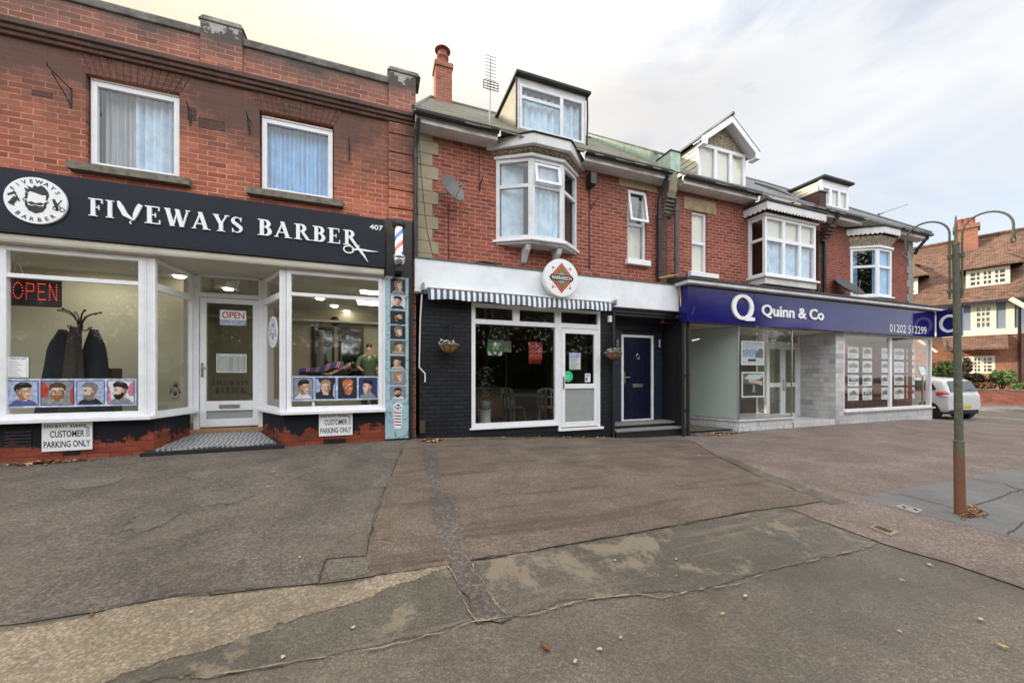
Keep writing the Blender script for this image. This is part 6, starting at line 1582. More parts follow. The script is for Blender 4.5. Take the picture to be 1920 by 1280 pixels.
mb = MB((pr_+ddx0, RCY, 0)).m('upvc_white'); W_ = ddx1-ddx0
mb.box(0, .06, ddz0, ddz1, -.03, .05); mb.box(W_-.06, W_, ddz0, ddz1, -.03, .05); mb.box(.06, W_-.06, ddz1-.06, ddz1, -.029, .05); mb.box(.06, W_-.06, ddz0, ddz0+.03, -.029, .05); mb.build('flat_door_frame', None, cb_, .004)
mb = MB((pr_+ddx0+.062, RCY, ddz0+.032)).m('door_navy'); lw2, lh2 = W_-.124, ddz1-ddz0-.095
mb.box(0, lw2, 0, lh2, .0, .04); 
fd = mb.build('flat_door', None, cb_, .003)
for a, b, c, e in ((.14, .44, .80, .92), (.56, .86, .80, .92), (.14, .44, .42, .74), (.56, .86, .42, .74), (.14, .44, .08, .34), (.56, .86, .08, .34)):
    mb = MB((pr_+ddx0+.062, RCY, ddz0+.032)).m('door_navy')
    a, b, c, e = a*lw2, b*lw2, c*lh2, e*lh2
    mb.box(a, b, c, c+.016, -.010, -.0); mb.box(a, b, e-.016, e, -.010, 0); mb.box(a, a+.016, c+.016, e-.016, -.010, 0); mb.box(b-.016, b, c+.016, e-.016, -.010, 0); mb.box(a+.04, b-.04, c+.04, e-.04, -.007, 0)
    mb.build('door_panel', None, fd, .004)
mb = MB((pr_+ddx0+.062, RCY, ddz0+.032)).m('chrome'); mb.box(.03, .065, .86, 1.12, -.012, 0); mb.box(.035, .17, .99, 1.01, -.05, -.038); mb.box(.035, .05, .99, 1.01, -.038, -.012); mb.build('handle', None, fd, .003)
mb = MB((pr_+ddx0+.062, RCY, ddz0+.032)).m('chrome'); mb.box(lw2*.33, lw2*.70, .76, .84, -.016, -.0075); mb.build('letter_plate', None, fd, .003)
mb = MB().m('chrome'); c = Vector((pr_+ddx0+.062+lw2*.5, RCY-.02, ddz0+1.52)); mb.tube([c+Vector((.045*math.cos(k*math.pi/6), 0, .06*math.sin(k*math.pi/6))) for k in range(13)], .008, 6); mb.blob(c+Vector((0, .008, .07)), .02, .014, .02, 8, 6); mb.build('knocker', None, fd)
for nm, px in (('left', 1157), ('right', 1237)):
    q = P(px, 644, RCY-.06); s = thing('wall_lamp', f'small up and down steel wall lamp to the {nm} of the navy door', 'wall lamp', (q.x, RCY-.06, q.z), 'pair of wall lamps by the navy door')
    mb = MB().m('chrome'); mb.tube([(q.x, q.y, q.z-.09), (q.x, q.y, q.z+.09)], .032, 12); mb.build('lamp_body', None, s); mb = MB().m('iron_black'); mb.box(q.x-.02, q.x+.02, q.z-.05, q.z+.05, q.y+.033, RCY-.014); mb.build('back_plate', None, s)
mb = MB().m('concrete_step'); 
s1 = P(1150, 795, .12).z; s2 = P(1150, 806, -.02).z
mb.box(pr_+.004, rx1-.083, s1-.045, s1, .10, RCY-.015); mb.build('upper_step', None, cb_, .006)
mb = MB().m('black_paint'); mb.box(pr_+.006, rx1-.09, -.5, s1-.047, .13, RCY-.015); mb.build('step_riser', None, cb_); mb = MB().m('black_paint'); mb.box(pr_+.006, rx1-.03, -.5, s2-.047, -.10, .12); mb.build('step_riser', None, cb_)
mb = MB().m('concrete_step'); mb.box(pr_+.004, rx1-.02, s2-.045, s2, -.13, .127); mb.build('lower_step', None, cb_, .012)
q = P(1149, 700, -.03); pipe(cb_, [(q.x, -.06, czf0), (q.x, -.06, -.2)], .03, 'gutter_black', 'conduit')
for px in (1281, 1290):
    q = P(px, 700, -.2); ztp = P(px, 597, -.2).z; pipe(cb_, [(q.x-.35 if px == 1290 else q.x, -.19, ztp+.02), (q.x-.03, -.2, ztp), (q.x, -.2, ztp-.08), (q.x, -.2, -.3)], .042, 'gutter_black', collars=(.3, 1.1))
q = P(1276, 560, -.2); m_ = MB().m('stain_yellow'); m_.tube([P(1274, 528, -.2), P(1276, 560, -.2), P(1277, 575, -.2)], .018, 6); m_.tube([P(1236, 521, -.05), P(1272, 514, -.2)], .012, 6); m_.build('stained_pipe', None, cb_)
q = P(792, 800, -.02); mb = MB().m('iron_rust'); mb.box(q.x-.05, q.x+.05, P(792, 812, -.02).z, P(792, 788, -.02).z, -.06, -.001); tag(mb.build('meter_box', None, None, .015), 'small rusty red box at the foot of the black painted cafe wall', 'meter box')
q = P(1143, 598, -.03); mb = MB().m('sign_white'); mb.box(q.x-.045, q.x+.045, q.z-.07, q.z+.07, -.06, -.001); tag(mb.build('alarm_box', None, None, .01), 'small white alarm box at the top of the black pier right of the cafe door', 'alarm box')
q = P(1297, 639, -.35); s = thing('security_camera', 'small silver security camera on the black pipes beside the estate agent', 'camera', q); mb = MB().m('chrome'); mb.tube([q, q+Vector((.12, -.10, .03))], .03, 10); mb.build('camera_body', None, s); mb = MB().m('iron_black'); mb.tube([q, (q.x-.08, -.22, q.z)], .012, 6); mb.build('bracket', None, s)

# awning: rolled, only the striped valance shows
t = NT('awning_cream'); t.principled((.76, .77, .76), .8)
t = NT('awning_navy'); t.principled((.065, .11, .17), .8)
aw0, aw1 = P(802, 550, -.24).x, P(1148, 570, -.24).x; az1, az0 = P(802, 540, -.24).z, P(802, 560, -.24).z
aw = thing('awning', 'rolled awning with a wavy navy and cream striped valance over the cafe window', 'awning', (aw0, -.34, az0))
mb = MB(); x = aw0; k = 0; NS = 7
while x < aw1:
    w = min(.054, aw1-x); mb.m('awning_cream' if k % 2 else 'awning_navy'); c = []
    for j in range(NS+1):
        xx = x+w*j/NS; drop = az0-.012*math.sin(xx*9)-.012*math.sin(xx*2.3+1); yy = -.26-.018*math.sin(xx*9+.6)
        c.append((xx, drop, yy))
    mb.smooth = True
    mb.add([p for xx, dr_, yy in c for p in ((xx, -.24, az1), (xx, (-.24+yy)/2-.012, (az1+dr_)/2), (xx, yy, dr_))], [(j*3+i, j*3+3+i, j*3+4+i, j*3+1+i) for j in range(NS) for i in (0, 1)])
    x += w; k += 1
mb.build('valance', None, aw)
mb = MB().m('awning_cream'); mb.box(aw0, aw1, az1+.002, az1+.03, -.26, -.20); mb.build('front_bar', None, aw, .01)
mb = MB().m('upvc_old'); mb.tube([(aw0-.05, -.175, az1+.0), (aw1+.04, -.175, az1+.0)], .04, 12); mb.build('roller', None, aw)
mb = MB().m('steel_dull'); mb.box(aw0-.10, aw0-.06, az1-.05, az1+.08, -.30, CF-.002); mb.box(aw1+.04, aw1+.08, az1-.05, az1+.06, -.30, CF-.002); mb.build('end_bracket', None, aw)
s = tag(MB().m('upvc_white').build('x'), None) if False else None
mb = MB().m('upvc_white'); mb.tube([P(791, 552, -.25), P(788, 600, -.14), P(786, 688, -.08), P(797, 700, -.08), P(797, 716, -.08)], .012, 8)
tag(mb.build('awning_crank'), 'cranked white awning winding rod hanging at the left of the cafe', 'crank rod')
# round hanging sign
sc_ = P(1053, 521, -.33); SR = .375
rs = thing('round_sign', 'round white sign with a red and green diamond reading MARRAKECH', 'sign', (sc_.x, -.33, sc_.z-SR))
mb = MB((sc_.x, -.33, sc_.z)).m('sign_white'); disc(mb, 0, 0, SR, 0, .11, 56); mb.build('disc', None, rs, .012)
mb = MB((sc_.x, -.33, sc_.z))
for i, (m__, a_, b_) in enumerate((('photo_red', .30*.9, .30), ('photo_orange', .235*.95, .26), ('hair_brown', .20*.95, .225), ('photo_orange', .18*.95, .20), ('lantern_green', .165*.95, .18))):
    if m__ not in MATS: t = NT(m__); t.principled(t.mix(t.noise(30), (.03, .12, .05), (.10, .26, .10)), .5)
    mb.m(m__); mb.lslab([(-a_, 0), (0, -b_), (a_, 0), (0, b_)], -.002-.0008*i, 0)
mb.m('hair_fair'); mb.lslab([(-.05, .07), (.05, .07), (0, .14)], -.0062, 0); mb.lslab([(-.05, -.07), (0, -.14), (.05, -.07)], -.0062, 0)
mb.m('led_back'); mb.lslab([(-.26, .0), (-.235, .055), (.235, .055), (.26, 0), (.235, -.055), (-.235, -.055)], -.0066, 0)
text(mb, 'MARRAKECH', -.215, -.034, .43, .068, -.0072, 'awning_cream', True)
mb.m('awning_cream'); mb.lslab([(-.07, .066), (.07, .066), (.07, .072), (-.07, .072)], -.0068, 0); mb.lslab([(-.07, -.072), (.07, -.072), (.07, -.066), (-.07, -.066)], -.0068, 0)
for a_ in (35, 55, 45, 125, 145, 135, 215, 235, 225, 305, 325, 315):
    r2 = .265 if a_ % 45 == 0 else .235; mb.m('hair_brown' if a_ % 45 == 0 else 'photo_grey'); disc(mb, r2*math.cos(R(a_)), r2*math.sin(R(a_)), .022 if a_ % 45 == 0 else .010, -.0012, 0, 10)
mb.build('diamond_emblem', None, rs)
# hanging baskets
def basket(label, px, py, Y):
    c = P(px, py, Y); s = thing('hanging_basket', label, 'hanging basket', (c.x, Y, c.z-.12), 'hanging flower baskets on the cafe front'); rnd = random.Random(px)
    mb = MB().m('basket_coir'); mb.lathe((c.x, Y, c.z-.13), [(0, 0), (.07, .01), (.13, .06), (.17, .13)], 20); mb.build('liner', None, s)
    mb = MB().m('iron_black')
    for i in range(8): a_ = i*math.pi/4; mb.tube([(c.x+r_*math.cos(a_), Y+r_*math.sin(a_), c.z-.13+z) for r_, z in ((.03, -.004), (.10, .02), (.15, .075), (.178, .13))], .005, 4)
    mb.tube([(c.x+.178*math.cos(k*math.pi/8), Y+.178*math.sin(k*math.pi/8), c.z) for k in range(17)], .006, 5)
    for i in range(3): a_ = i*2.09+.5; mb.tube([(c.x+.17*math.cos(a_), Y+.17*math.sin(a_), c.z), (c.x, Y, c.z+.33)], .003, 4)
    mb.build('wire_frame', None, s)
    mb = MB().m('leaf_green')
    for i in range(170):
        a_ = rnd.uniform(0, 6.28); r_ = .17*math.sqrt(rnd.random()); z = c.z+rnd.uniform(-.01, .09)*(1.2-r_/.17); b_ = rnd.uniform(0, 6.28); L = rnd.uniform(.015, .035)
        p = Vector((c.x+r_*math.cos(a_), Y+r_*math.sin(a_), z)); mb.face(p, p+Vector((math.cos(b_)*L, math.sin(b_)*L, L*.5)), p+Vector((math.cos(b_)*L*1.8, math.sin(b_)*L*1.8, 0)), p+Vector((math.cos(b_+.6)*L, math.sin(b_+.6)*L, -L*.2)))
    mb.build('foliage', None, s, recalc=False)
    mb = MB()
    for i in range(26):
        a_ = rnd.uniform(0, 6.28); r_ = .15*math.sqrt(rnd.random()); mb = MB().m(rnd.choice(['sign_white', 'sign_white', 'photo_pink'])); mb.blob((c.x+r_*math.cos(a_)-.03, Y+r_*math.sin(a_), c.z+rnd.uniform(.04, .10)), .016, .016, .010, 6, 4, .2); mb.build('flower', None, s)
    mb = MB().m('iron_black'); mb.tube([(c.x, -.01, c.z+.10), (c.x, -.012, c.z+.42)], .010, 5); mb.tube([(c.x, -.012, c.z+.36), (c.x, Y*.6, c.z+.37), (c.x, Y, c.z+.35), (c.x, Y-.03, c.z+.38)], .008, 5); mb.tube([(c.x, -.012, c.z+.14), (c.x, Y*.5, c.z+.22), (c.x, Y*.85, c.z+.36)], .006, 5); mb.build('bracket', None, s)
t = NT('basket_coir'); t.principled(t.mix(t.ramp(t.noise(50, 5, .7), [(.3, 0), (.7, 1)]), (.16, .08, .035), (.50, .26, .11)), .95)
t = NT('leaf_green'); t.principled(t.mix(t.noise(40, 3), (.08, .13, .07), (.32, .40, .26)), .7)
basket('hanging basket of white flowers on the black painted cafe wall', 842, 648, -.24)
basket('hanging basket of pink flowers on the pier right of the cafe door', 1150, 662, -.24)

# --- inside the cafe
CX0, CX1, CY1, CZ0, CZ1 = XR+.1, pr_+.4, 4.5, -.05, czf0+.2
ri = MB().m('cafe_wall'); t = NT('cafe_wall'); t.principled(t.mix(t.noise(1.5, 4), (.10, .085, .06), (.19, .15, .11)), .8)
ri.face((CX0, CY1, CZ0), (CX1, CY1, CZ0), (CX1, CY1, CZ1), (CX0, CY1, CZ1)); ri.face((CX0, .21, CZ0), (CX0, CY1, CZ0), (CX0, CY1, CZ1), (CX0, .21, CZ1)); ri.face((CX1-.4, .51, CZ0), (CX1-.4, CY1, CZ0), (CX1-.4, CY1, CZ1), (CX1-.4, .51, CZ1)); ri.face((CX0, .21, CZ1), (CX1, .21, CZ1), (CX1, CY1, CZ1), (CX0, CY1, CZ1))
ri.m('room_floor'); ri.face((CX0, .09, CZ0), (CX1, .09, CZ0), (CX1, CY1, CZ0), (CX0, CY1, CZ0)); ri.build('cafe_room', None, cb_, recalc=False)
def pendant(label, name, x0, yt, yb, x1, Y, body):
    a = P(x0, yt, Y); z0 = P(x0, yb, Y).z; x1_ = P(x1, yt, Y).x; s = thing(name, label, 'wall hanging', ((a.x+x1_)/2, Y, z0)); m_ = MB((a.x, Y, z0)); body(m_, x1_-a.x, a.z-z0); m_.build('panel', None, s)
    m_ = MB().m('crack_light'); xm_ = (a.x+x1_)/2; zt_ = fz1-.12; m_.tube([(a.x+.02, Y, a.z), (xm_-.02, Y, min(a.z+.35, zt_))], .004, 4); m_.tube([(x1_-.02, Y, a.z), (xm_+.02, Y, min(a.z+.35, zt_))], .004, 4); m_.build('cord', None, s)
def hexp(m_, w, h):
    m_.m('lantern_green'); m_.lslab([(w*.1, h*.1), (w*.9, h*.1), (w, h*.3), (w*.9, h), (w*.1, h), (0, h*.3)], 0, .02); m_.m('awning_cream')
    disc(m_, w*.5, h*.78, w*.1, -.002, 0, 12); disc(m_, w*.5, h*.25, w*.08, -.002, 0, 12); m_.m('skin_c')
    for u, v in ((.36, .45), (.56, .45), (.36, .58), (.58, .58)): m_.lslab([(w*u, h*v), (w*(u+.12), h*v), (w*(u+.12), h*(v+.09)), (w*u, h*(v+.09))], -.002, 0)
    m_.m('awning_cream'); m_.lslab([(w*.1, h*.1), (w*.35, h*.1), (w*.1, h*.38)], -.002, 0); m_.lslab([(w*.9, h*.1), (w*.65, h*.1), (w*.9, h*.38)], -.0022, 0)
def redp(m_, w, h):
    m_.m('photo_red'); m_.lslab([(w*.05, h*.2), (w*.95, h*.2), (w*.95, h), (w*.05, h)], 0, .012)
    for k in range(3):
        z = h*(.34+.2*k); m_.m('skin_c'); stroke(m_, [(w*.1, z), (w*.3, z+h*.1), (w*.5, z), (w*.7, z+h*.1), (w*.9, z)], h*.025, -.002, .001)
    for k in range(6): m_.m('photo_red'); m_.lslab([(w*(.1+.14*k), 0), (w*(.14+.14*k), 0), (w*(.16+.14*k), h*.2), (w*(.09+.14*k), h*.2)], .002, .01)
pendant('green diamond patterned hanging behind the left part of the cafe window', 'wall_hanging', 912, 637, 669, 944, .35, hexp)
pendant('red zigzag woven hanging with a fringe behind the right part of the cafe window', 'wall_hanging', 990, 641, 682, 1018, .35, redp)
q = P(949, 650, .9); s = thing('table_lamp', 'white ribbed lampshade behind the green hanging', 'lamp', (q.x, .9, q.z-.6)); mb = MB().m('curtain_cream'); mb.lathe((q.x, .9, q.z-.12), [(.12, 0), (.11, .24)], 18); mb.build('lamp_shade', None, s); mb = MB().m('wood_dark'); mb.tube([(q.x, .9, CZ0), (q.x, .9, q.z-.1)], .015, 8); mb.lathe((q.x, .9, CZ0), [(.13, 0), (.13, .02), (.02, .03)], 14); mb.build('stem', None, s)
q = P(909, 745, .5); s = thing('potted_plant', 'leafy green plant in a grey pot on a stool, left in the cafe window', 'plant', (q.x, .5, CZ0)); rnd = random.Random(3)
pz = P(909, 757, .5).z; mb = MB().m('room_white'); mb.lathe((q.x, .5, CZ0), [(.14, 0), (.12, .02), (.12, pz-CZ0-.14), (.15, pz-CZ0-.12)], 14); mb.build('stool', None, s)
mb = MB().m('pipe_grey'); mb.lathe((q.x, .5, pz-.12), [(.10, 0), (.14, .18), (.13, .18), (.12, .15), (0, .15)], 16); mb.build('pot', None, s)
mb = MB().m('leaf_green')
for i in range(420):
    a_ = rnd.uniform(0, 6.28); h_ = rnd.uniform(.0, .72); r_ = rnd.uniform(.02, .24)*(.5+h_); p = Vector((q.x+r_*math.cos(a_), .5+r_*math.sin(a_)*.8, pz+.05+h_)); b_ = rnd.uniform(0, 6.28); L = rnd.uniform(.03, .07); d_ = Vector((math.cos(b_), math.sin(b_), rnd.uniform(-.6, .4))); w_ = Vector((-math.sin(b_), math.cos(b_), 0))*L*.35
    mb.face(p, p+d_*L*.5+w_, p+d_*L, p+d_*L*.5-w_)
mb.build('foliage', None, s, recalc=False)
def cafe_chair(label, x, y, rot):
    s = thing('chair', label, 'chair', (x, y, CZ0), 'bentwood chairs inside the cafe'); s.rotation_euler[2] = 0
    W_ = lambda u, v, z: Vector((x+u*math.cos(rot)-v*math.sin(rot), y+u*math.sin(rot)+v*math.cos(rot), CZ0+z))
    mb = MB().m('wood_pale'); mb.slab([W_(.21*math.cos(k*math.pi/8), .21*math.sin(k*math.pi/8), .44) for k in range(16)], (0, 0, .03)); mb.build('seat', None, s)
    for u, v in ((-.16, -.16), (.16, -.16), (-.16, .17), (.16, .17)): mb = MB().m('wood_pale'); mb.tube([W_(u, v, .44), W_(u*1.25, v*1.25, 0)], .014, 6); mb.build('leg', None, s)
    mb = MB().m('wood_pale')
    for u in (-.19, -.12, 0, .12, .19): mb.tube([W_(u*.95, .18, .46), W_(u, .24, .7), W_(u*.8, .27, .88-.5*u*u)], .011, 6)
    mb.tube([W_(u, .25, .70) for u in (-.2, -.1, 0, .1, .2)], .010, 6); mb.tube([W_(.2*math.sin(k*.3), .27, .80+.09*math.cos(k*.3)) for k in range(-5, 6)], .013, 6); mb.build('backrest', None, s)
t = NT('wood_pale'); t.principled(t.mix(t.noise(20), (.30, .28, .24), (.46, .43, .37)), .5)
q = P(975, 740, 1.2); cafe_chair('pale bentwood chair left of the table inside the cafe', q.x-.1, 1.3, .4); cafe_chair('pale bentwood chair facing the cafe window on the right', q.x+.65, 1.1, 2.6)
q = P(965, 755, .8); s = thing('cafe_table', 'dark square cafe table behind the window', 'table', (q.x+.2, .9, CZ0)); mb = MB().m('coat_dark'); mb.box(q.x-.25, q.x+.65, .70, .74, .45, 1.05); mb.build('tabletop', None, s, .006)
for u in (-.2, .6):
    for v in (.5, 1.0): mb = MB().m('coat_dark'); mb.box(q.x+u-.02, q.x+u+.02, CZ0, .699, v-.02, v+.02); mb.build('leg', None, s)
s = thing('sideboard', 'low pale wooden counter across the back of the cafe', 'counter', (q.x, 3.4, CZ0)); mb = MB().m('wood_raw'); mb.box(q.x-1.2, q.x+.6, CZ0, .75, 3.2, 3.7); mb.build('carcass', None, s, .01); mb = MB().m('curtain_cream'); mb.box(q.x-1.25, q.x+.65, .752, .79, 3.15, 3.75); mb.build('top', None, s, .005)
# notices on the cafe door
YC = -.012
def notice(name, label, px0, yt, yb, px1, Y, mat, body, cat='notice'):
    a = P(px0, yt, Y); z0 = P(px0, yb, Y).z; w = P(px1, yt, Y).x-a.x; h = a.z-z0
    s = thing(name, label, cat, (a.x, Y, z0)); m_ = MB((a.x, Y, z0)).m(mat)
    if mat == 'lantern_disc': disc(m_, w/2, h/2, h/2, 0, .002, 28)
    else: m_.box(0, w, 0, h, 0, .002)
    m_.build('sheet', None, s); m_ = MB((a.x, Y, z0)); body(m_, w, h); m_.build('lettering', None, s)
t = NT('lantern_disc'); t.principled((.02, .50, .20), .5)
notice('round_sticker', 'bright green round sticker low on the cafe door glass', 1056, 695, 716, 1074, YC+.0, 'lantern_disc', lambda m_, w, h: [m_.m('sign_white'), [m_.box(w*.3, w*.7, h*(.35+.12*k), h*(.37+.12*k), -.001, -.0001) for k in range(3)]], 'sticker')
def menu(m_, w, h):
    m_.m('photo_blue'); m_.box(0, w, h*.8, h, -.001, -.0001); m_.m('sign_white')
    for k in range(6): m_.box(w*.04, w*.96, h*(.08+.115*k), h*(.14+.115*k), -.002, -.0011)
    m_.m('black_paint')
    for k in range(6): m_.box(w*.1, w*(.6+.1*(k % 3)), h*(.10+.115*k), h*(.115+.115*k), -.003, -.0021)
notice('menu', 'printed menu hanging in the upper glass of the cafe door', 1067, 661, 693, 1089, YC, 'photo_grey', menu, 'menu')
notice('payment_sticker', 'blue and white square sticker at the right of the cafe door glass', 1097, 700, 716, 1107, YC, 'sign_white', lambda m_, w, h: [m_.m('photo_cloth'), m_.box(w*.1, w*.5, h*.15, h*.5, -.001, -.0001), m_.m('photo_blue'), m_.box(w*.1, w*.9, h*.6, h*.9, -.001, -.0001)], 'sticker')

# ================================================================== ESTATE AGENT'S BUILDING
nw2 = rectP(1294, 396, 511, 1323, YU+.05)
B2X, B2Y = [9.08, 9.09, 11.02, 11.03], [YU, -.35, -.35, YU]
b2z0, b2z1 = 3.64, 5.13
B3X, B3Y = [13.37, 13.98, 14.67, 15.28], [YU, -.27, -.27, YU]
b3z0, b3z1 = P(1590, 556, YU).z, P(1594, 467, YU).z
AF = -.40
WB = P(1290, 602, AF).z+.03
mb = MB((0, YU, 0)).m('brick_red')
PM = P(1540, 450, YU).x
wall_holes(mb, PW+.001, PM, WB, EZ-.02, [(PW+.001, PWO+.25, WB, czf1-.15), nw2, (B2X[0]+.04, B2X[-1]-.04, b2z0, b2z1)], 0, .12)
mb.build('wall', None, ab)
mb = MB((0, YU, 0)).m('brick_red_far')
wall_holes(mb, PM, XE, WB, EZ-.02, [(B3X[0]+.04, B3X[-1]-.04, b3z0, b3z1)], 0, .12)
mb.face((XE, YU, -.5), (XE, YU+8, -.5), (XE, YU+8, EZ), (XE, YU, EZ)); mb.build('wall', None, ab)
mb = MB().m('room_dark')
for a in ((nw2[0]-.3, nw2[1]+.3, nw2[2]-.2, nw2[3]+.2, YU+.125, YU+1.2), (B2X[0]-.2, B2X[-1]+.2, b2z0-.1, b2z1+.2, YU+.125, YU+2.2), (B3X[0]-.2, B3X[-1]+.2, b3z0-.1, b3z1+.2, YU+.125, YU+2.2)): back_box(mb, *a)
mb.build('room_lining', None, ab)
mb = MB((0, YU, 0)).m('brick_soot'); mb.box(PM-.25, PM+.10, WB, EZ-.45, -.07, -.001); mb.build('party_pier', None, ab)
mb = MB().m('brick_soot')
for i in range(5): mb.box(PM-.2, PM+.05, EZ-.78+i*.085, EZ-.72+i*.085, -.06-.045*i, YU-.08)
mb.build('corbel_courses', None, ab)
fr = window(ab, (nw2[0], YU+.05, nw2[2]), (1, 0), nw2[1]-nw2[0], nw2[3]-nw2[2], .055, .06, [('h', (nw2[3]-nw2[2])*.50, .055, nw2[1]-nw2[0]-.055, .07)], 'glass_upper')
m_ = MB().m('upvc_white'); m_.box(nw2[0]-.12, nw2[1]+.28, nw2[2]-.12, nw2[2]-.006, YU-.10, YU+.11); m_.build('sill', None, fr, .01)
m_ = MB().m('lintel_stone'); m_.box(P(1282, 380, YU).x, P(1342, 390, YU).x, nw2[3]+.002, nw2[3]+.30, YU-.012, YU-.001); m_.build('lintel', None, ab, .003)
curtain('cream blind filling the narrow upper window over the estate agent sign', nw2[0]+.03, nw2[1]-.03, nw2[2]+.04, nw2[3], YU+.125, 'blind_cream', 2, .01, cat='blind', name='blind')
def b2bars(L, H):
    return [('v', L*.36, .07, H-.07, .10), ('v', L*.68, .07, H-.07, .09), ('h', H*.62, .07, L-.07, .09)]
side = lambda L, H: (('h', H*.62, .07, L-.07, .07),)
h0_, h1_ = P(1437, 392, -.5).z, P(1437, 374, -.5).z
bay(ab, B2X, B2Y, b2z0, b2z1, h0_, h1_+.03, .16, scallop=True, bars=[side, b2bars, side], skirt=.16, frame='upvc_white')
h0_, h1_ = b3z1+.42, b3z1+.60
bay(ab, B3X, B3Y, b3z0, b3z1, b3z1+.36, b3z1+.62, .18, scallop=True, bars=[side, side, side], frame='upvc_white')
curtain('cream blinds behind the upper lights of the wide square bay', B2X[0]+.1, B2X[-1]-.1, b2z0+.9, b2z1-.03, -.26, 'blind_cream', 2, .006, cat='blind', name='blind')
curtain('sky blue net behind the lower lights of the wide square bay', B2X[0]+.12, B2X[-1]-.1, b2z0+.03, b2z0+.93, -.24, 'curtain_net', 9, .015)
curtain('sky blue net behind the far canted bay', B3X[0]+.5, B3X[-1]-.5, b3z0+.03, b3z1-.03, -.17, 'curtain_blue', 5, .008)
curtain('blue roller blind behind the left pane of the far canted bay', B3X[0]+.12, B3X[0]+.55, b3z0+.03, b3z1-.03, YU+.1, 'curtain_blue', 1, .004, cat='blind', name='blind')
eaves(ab, PW+.28, XE+.25, [(B2X[0]-.03, B2X[-1]+.05), (B3X[0]-.02, B3X[-1]+.0)])
k = 0; z = 2.2
while z < EZ-.15: mb = MB().m('quoin_far'); mb.box(XE-(.24 if k % 2 else .34), XE+.015, z, z+.225, YU-.02, YU+.2); mb.build('quoin', None, ab, .003); z += .23; k += 1
# gabled dormer
GY = .04; g0, g1 = P(1310, 335, GY).x, P(1398, 359, GY).x; gz0 = P(1310, 336, GY).z; gz1 = P(1312, 266, GY).z; gap = P(1367, 213, GY-.25).z; gm = P(1363, 213, GY-.1).x; gm = (g0+g1)/2+.06
win = window(rf2, (g0, GY, gz0), (1, 0), g1-g0, gz1-gz0, .08, .06, [('v', (g1-g0)*.355, .08, gz1-gz0-.08, .10), ('v', (g1-g0)*.68, .08, gz1-gz0-.08, .10)], 'glass_upper', name='dormer_window')
yb = 2.6
oh = .17; ez_ = gz1-.02; tan_ = (gap-ez_)/((g1-g0)/2+oh)
mb = MB().m('pebble_dash'); mb.slab([(g0+.02, GY+.03, gz1+.002), (g1-.02, GY+.03, gz1+.002), (gm, GY+.03, gap-.12)], (0, .05, 0)); mb.build('gable', None, rf2)
for x in (g0, g1):
    mb = MB().m('clapboard_cream'); z = gz0-.05; n = 7; s_ = -1 if x == g0 else 1
    hh_ = (gz1-gz0+.05)/n
    for i in range(n):
        za, zb_ = gz0-.05+i*hh_, gz0-.05+(i+1)*hh_-.012
        ya = GY+.07; yback = min(yb, EY+(zb_-EZ)/slope+.15)
        mb.hexa([(x-.00*s_, ya, za), (x-.03*s_, ya, za), (x-.03*s_, yback, za), (x+.0, yback, za), (x-.012*s_, ya, zb_), (x-.03*s_, ya, zb_), (x-.03*s_, yback, zb_), (x-.012*s_, yback, zb_)])
    mb.build('dormer_cheek', None, rf2)
mb = MB().m('slate_grey'); ye = 3.0
for s_ in (-1, 1):
    xe_ = gm+s_*((g1-g0)/2+oh); mb.slab([(xe_, GY-.22, ez_), (gm, GY-.22, gap), (gm, ye, gap), (xe_, ye-1.2, ez_)], (0, 0, .045))
mb.build('dormer_roof', None, rf2)
mb = MB((0, GY-.225, 0)).m('upvc_white'); W2 = (g1-g0)/2+oh; bw_ = .12
for s_ in (-1, 1):
    mb.lslab([(gm+s_*W2, ez_-.002), (gm, gap-.002), (gm, gap-bw_-.04), (gm+s_*(W2-.16), ez_-bw_*.35), (gm+s_*(W2-.16), ez_-bw_-.05), (gm+s_*W2, ez_-bw_-.05)], 0 if s_ < 0 else .001, .03)
    a, b = sorted((gm+s_*W2, gm+s_*(W2-.16))); mb.box(a, b, ez_-bw_-.05, ez_-bw_-.03, .03, .22)
    mb.lslab([(gm+s_*(W2-.01), ez_-.03), (gm, gap-.05), (gm, gap-.07), (gm+s_*(W2-.01), ez_-.05)], .031, .30)
mb.build('barge_board', None, rf2, .004)
mb = MB().m('gutter_black'); mb.tube([(gm, GY-.25, gap+.05), (gm, ye, gap+.05)], .045, 8); mb.build('ridge', None, rf2)
mb = MB().m('room_dark'); back_box(mb, g0+.05, g1-.05, gz0, gz1, GY+.2, GY+1.2); mb.build('room_lining', None, rf2)
curtain('cream blind filling the gabled dormer window', g0+.06, g1-.06, gz0+.05, gz1-.05, GY+.075, 'blind_cream', 3, .008, cat='blind', name='blind')
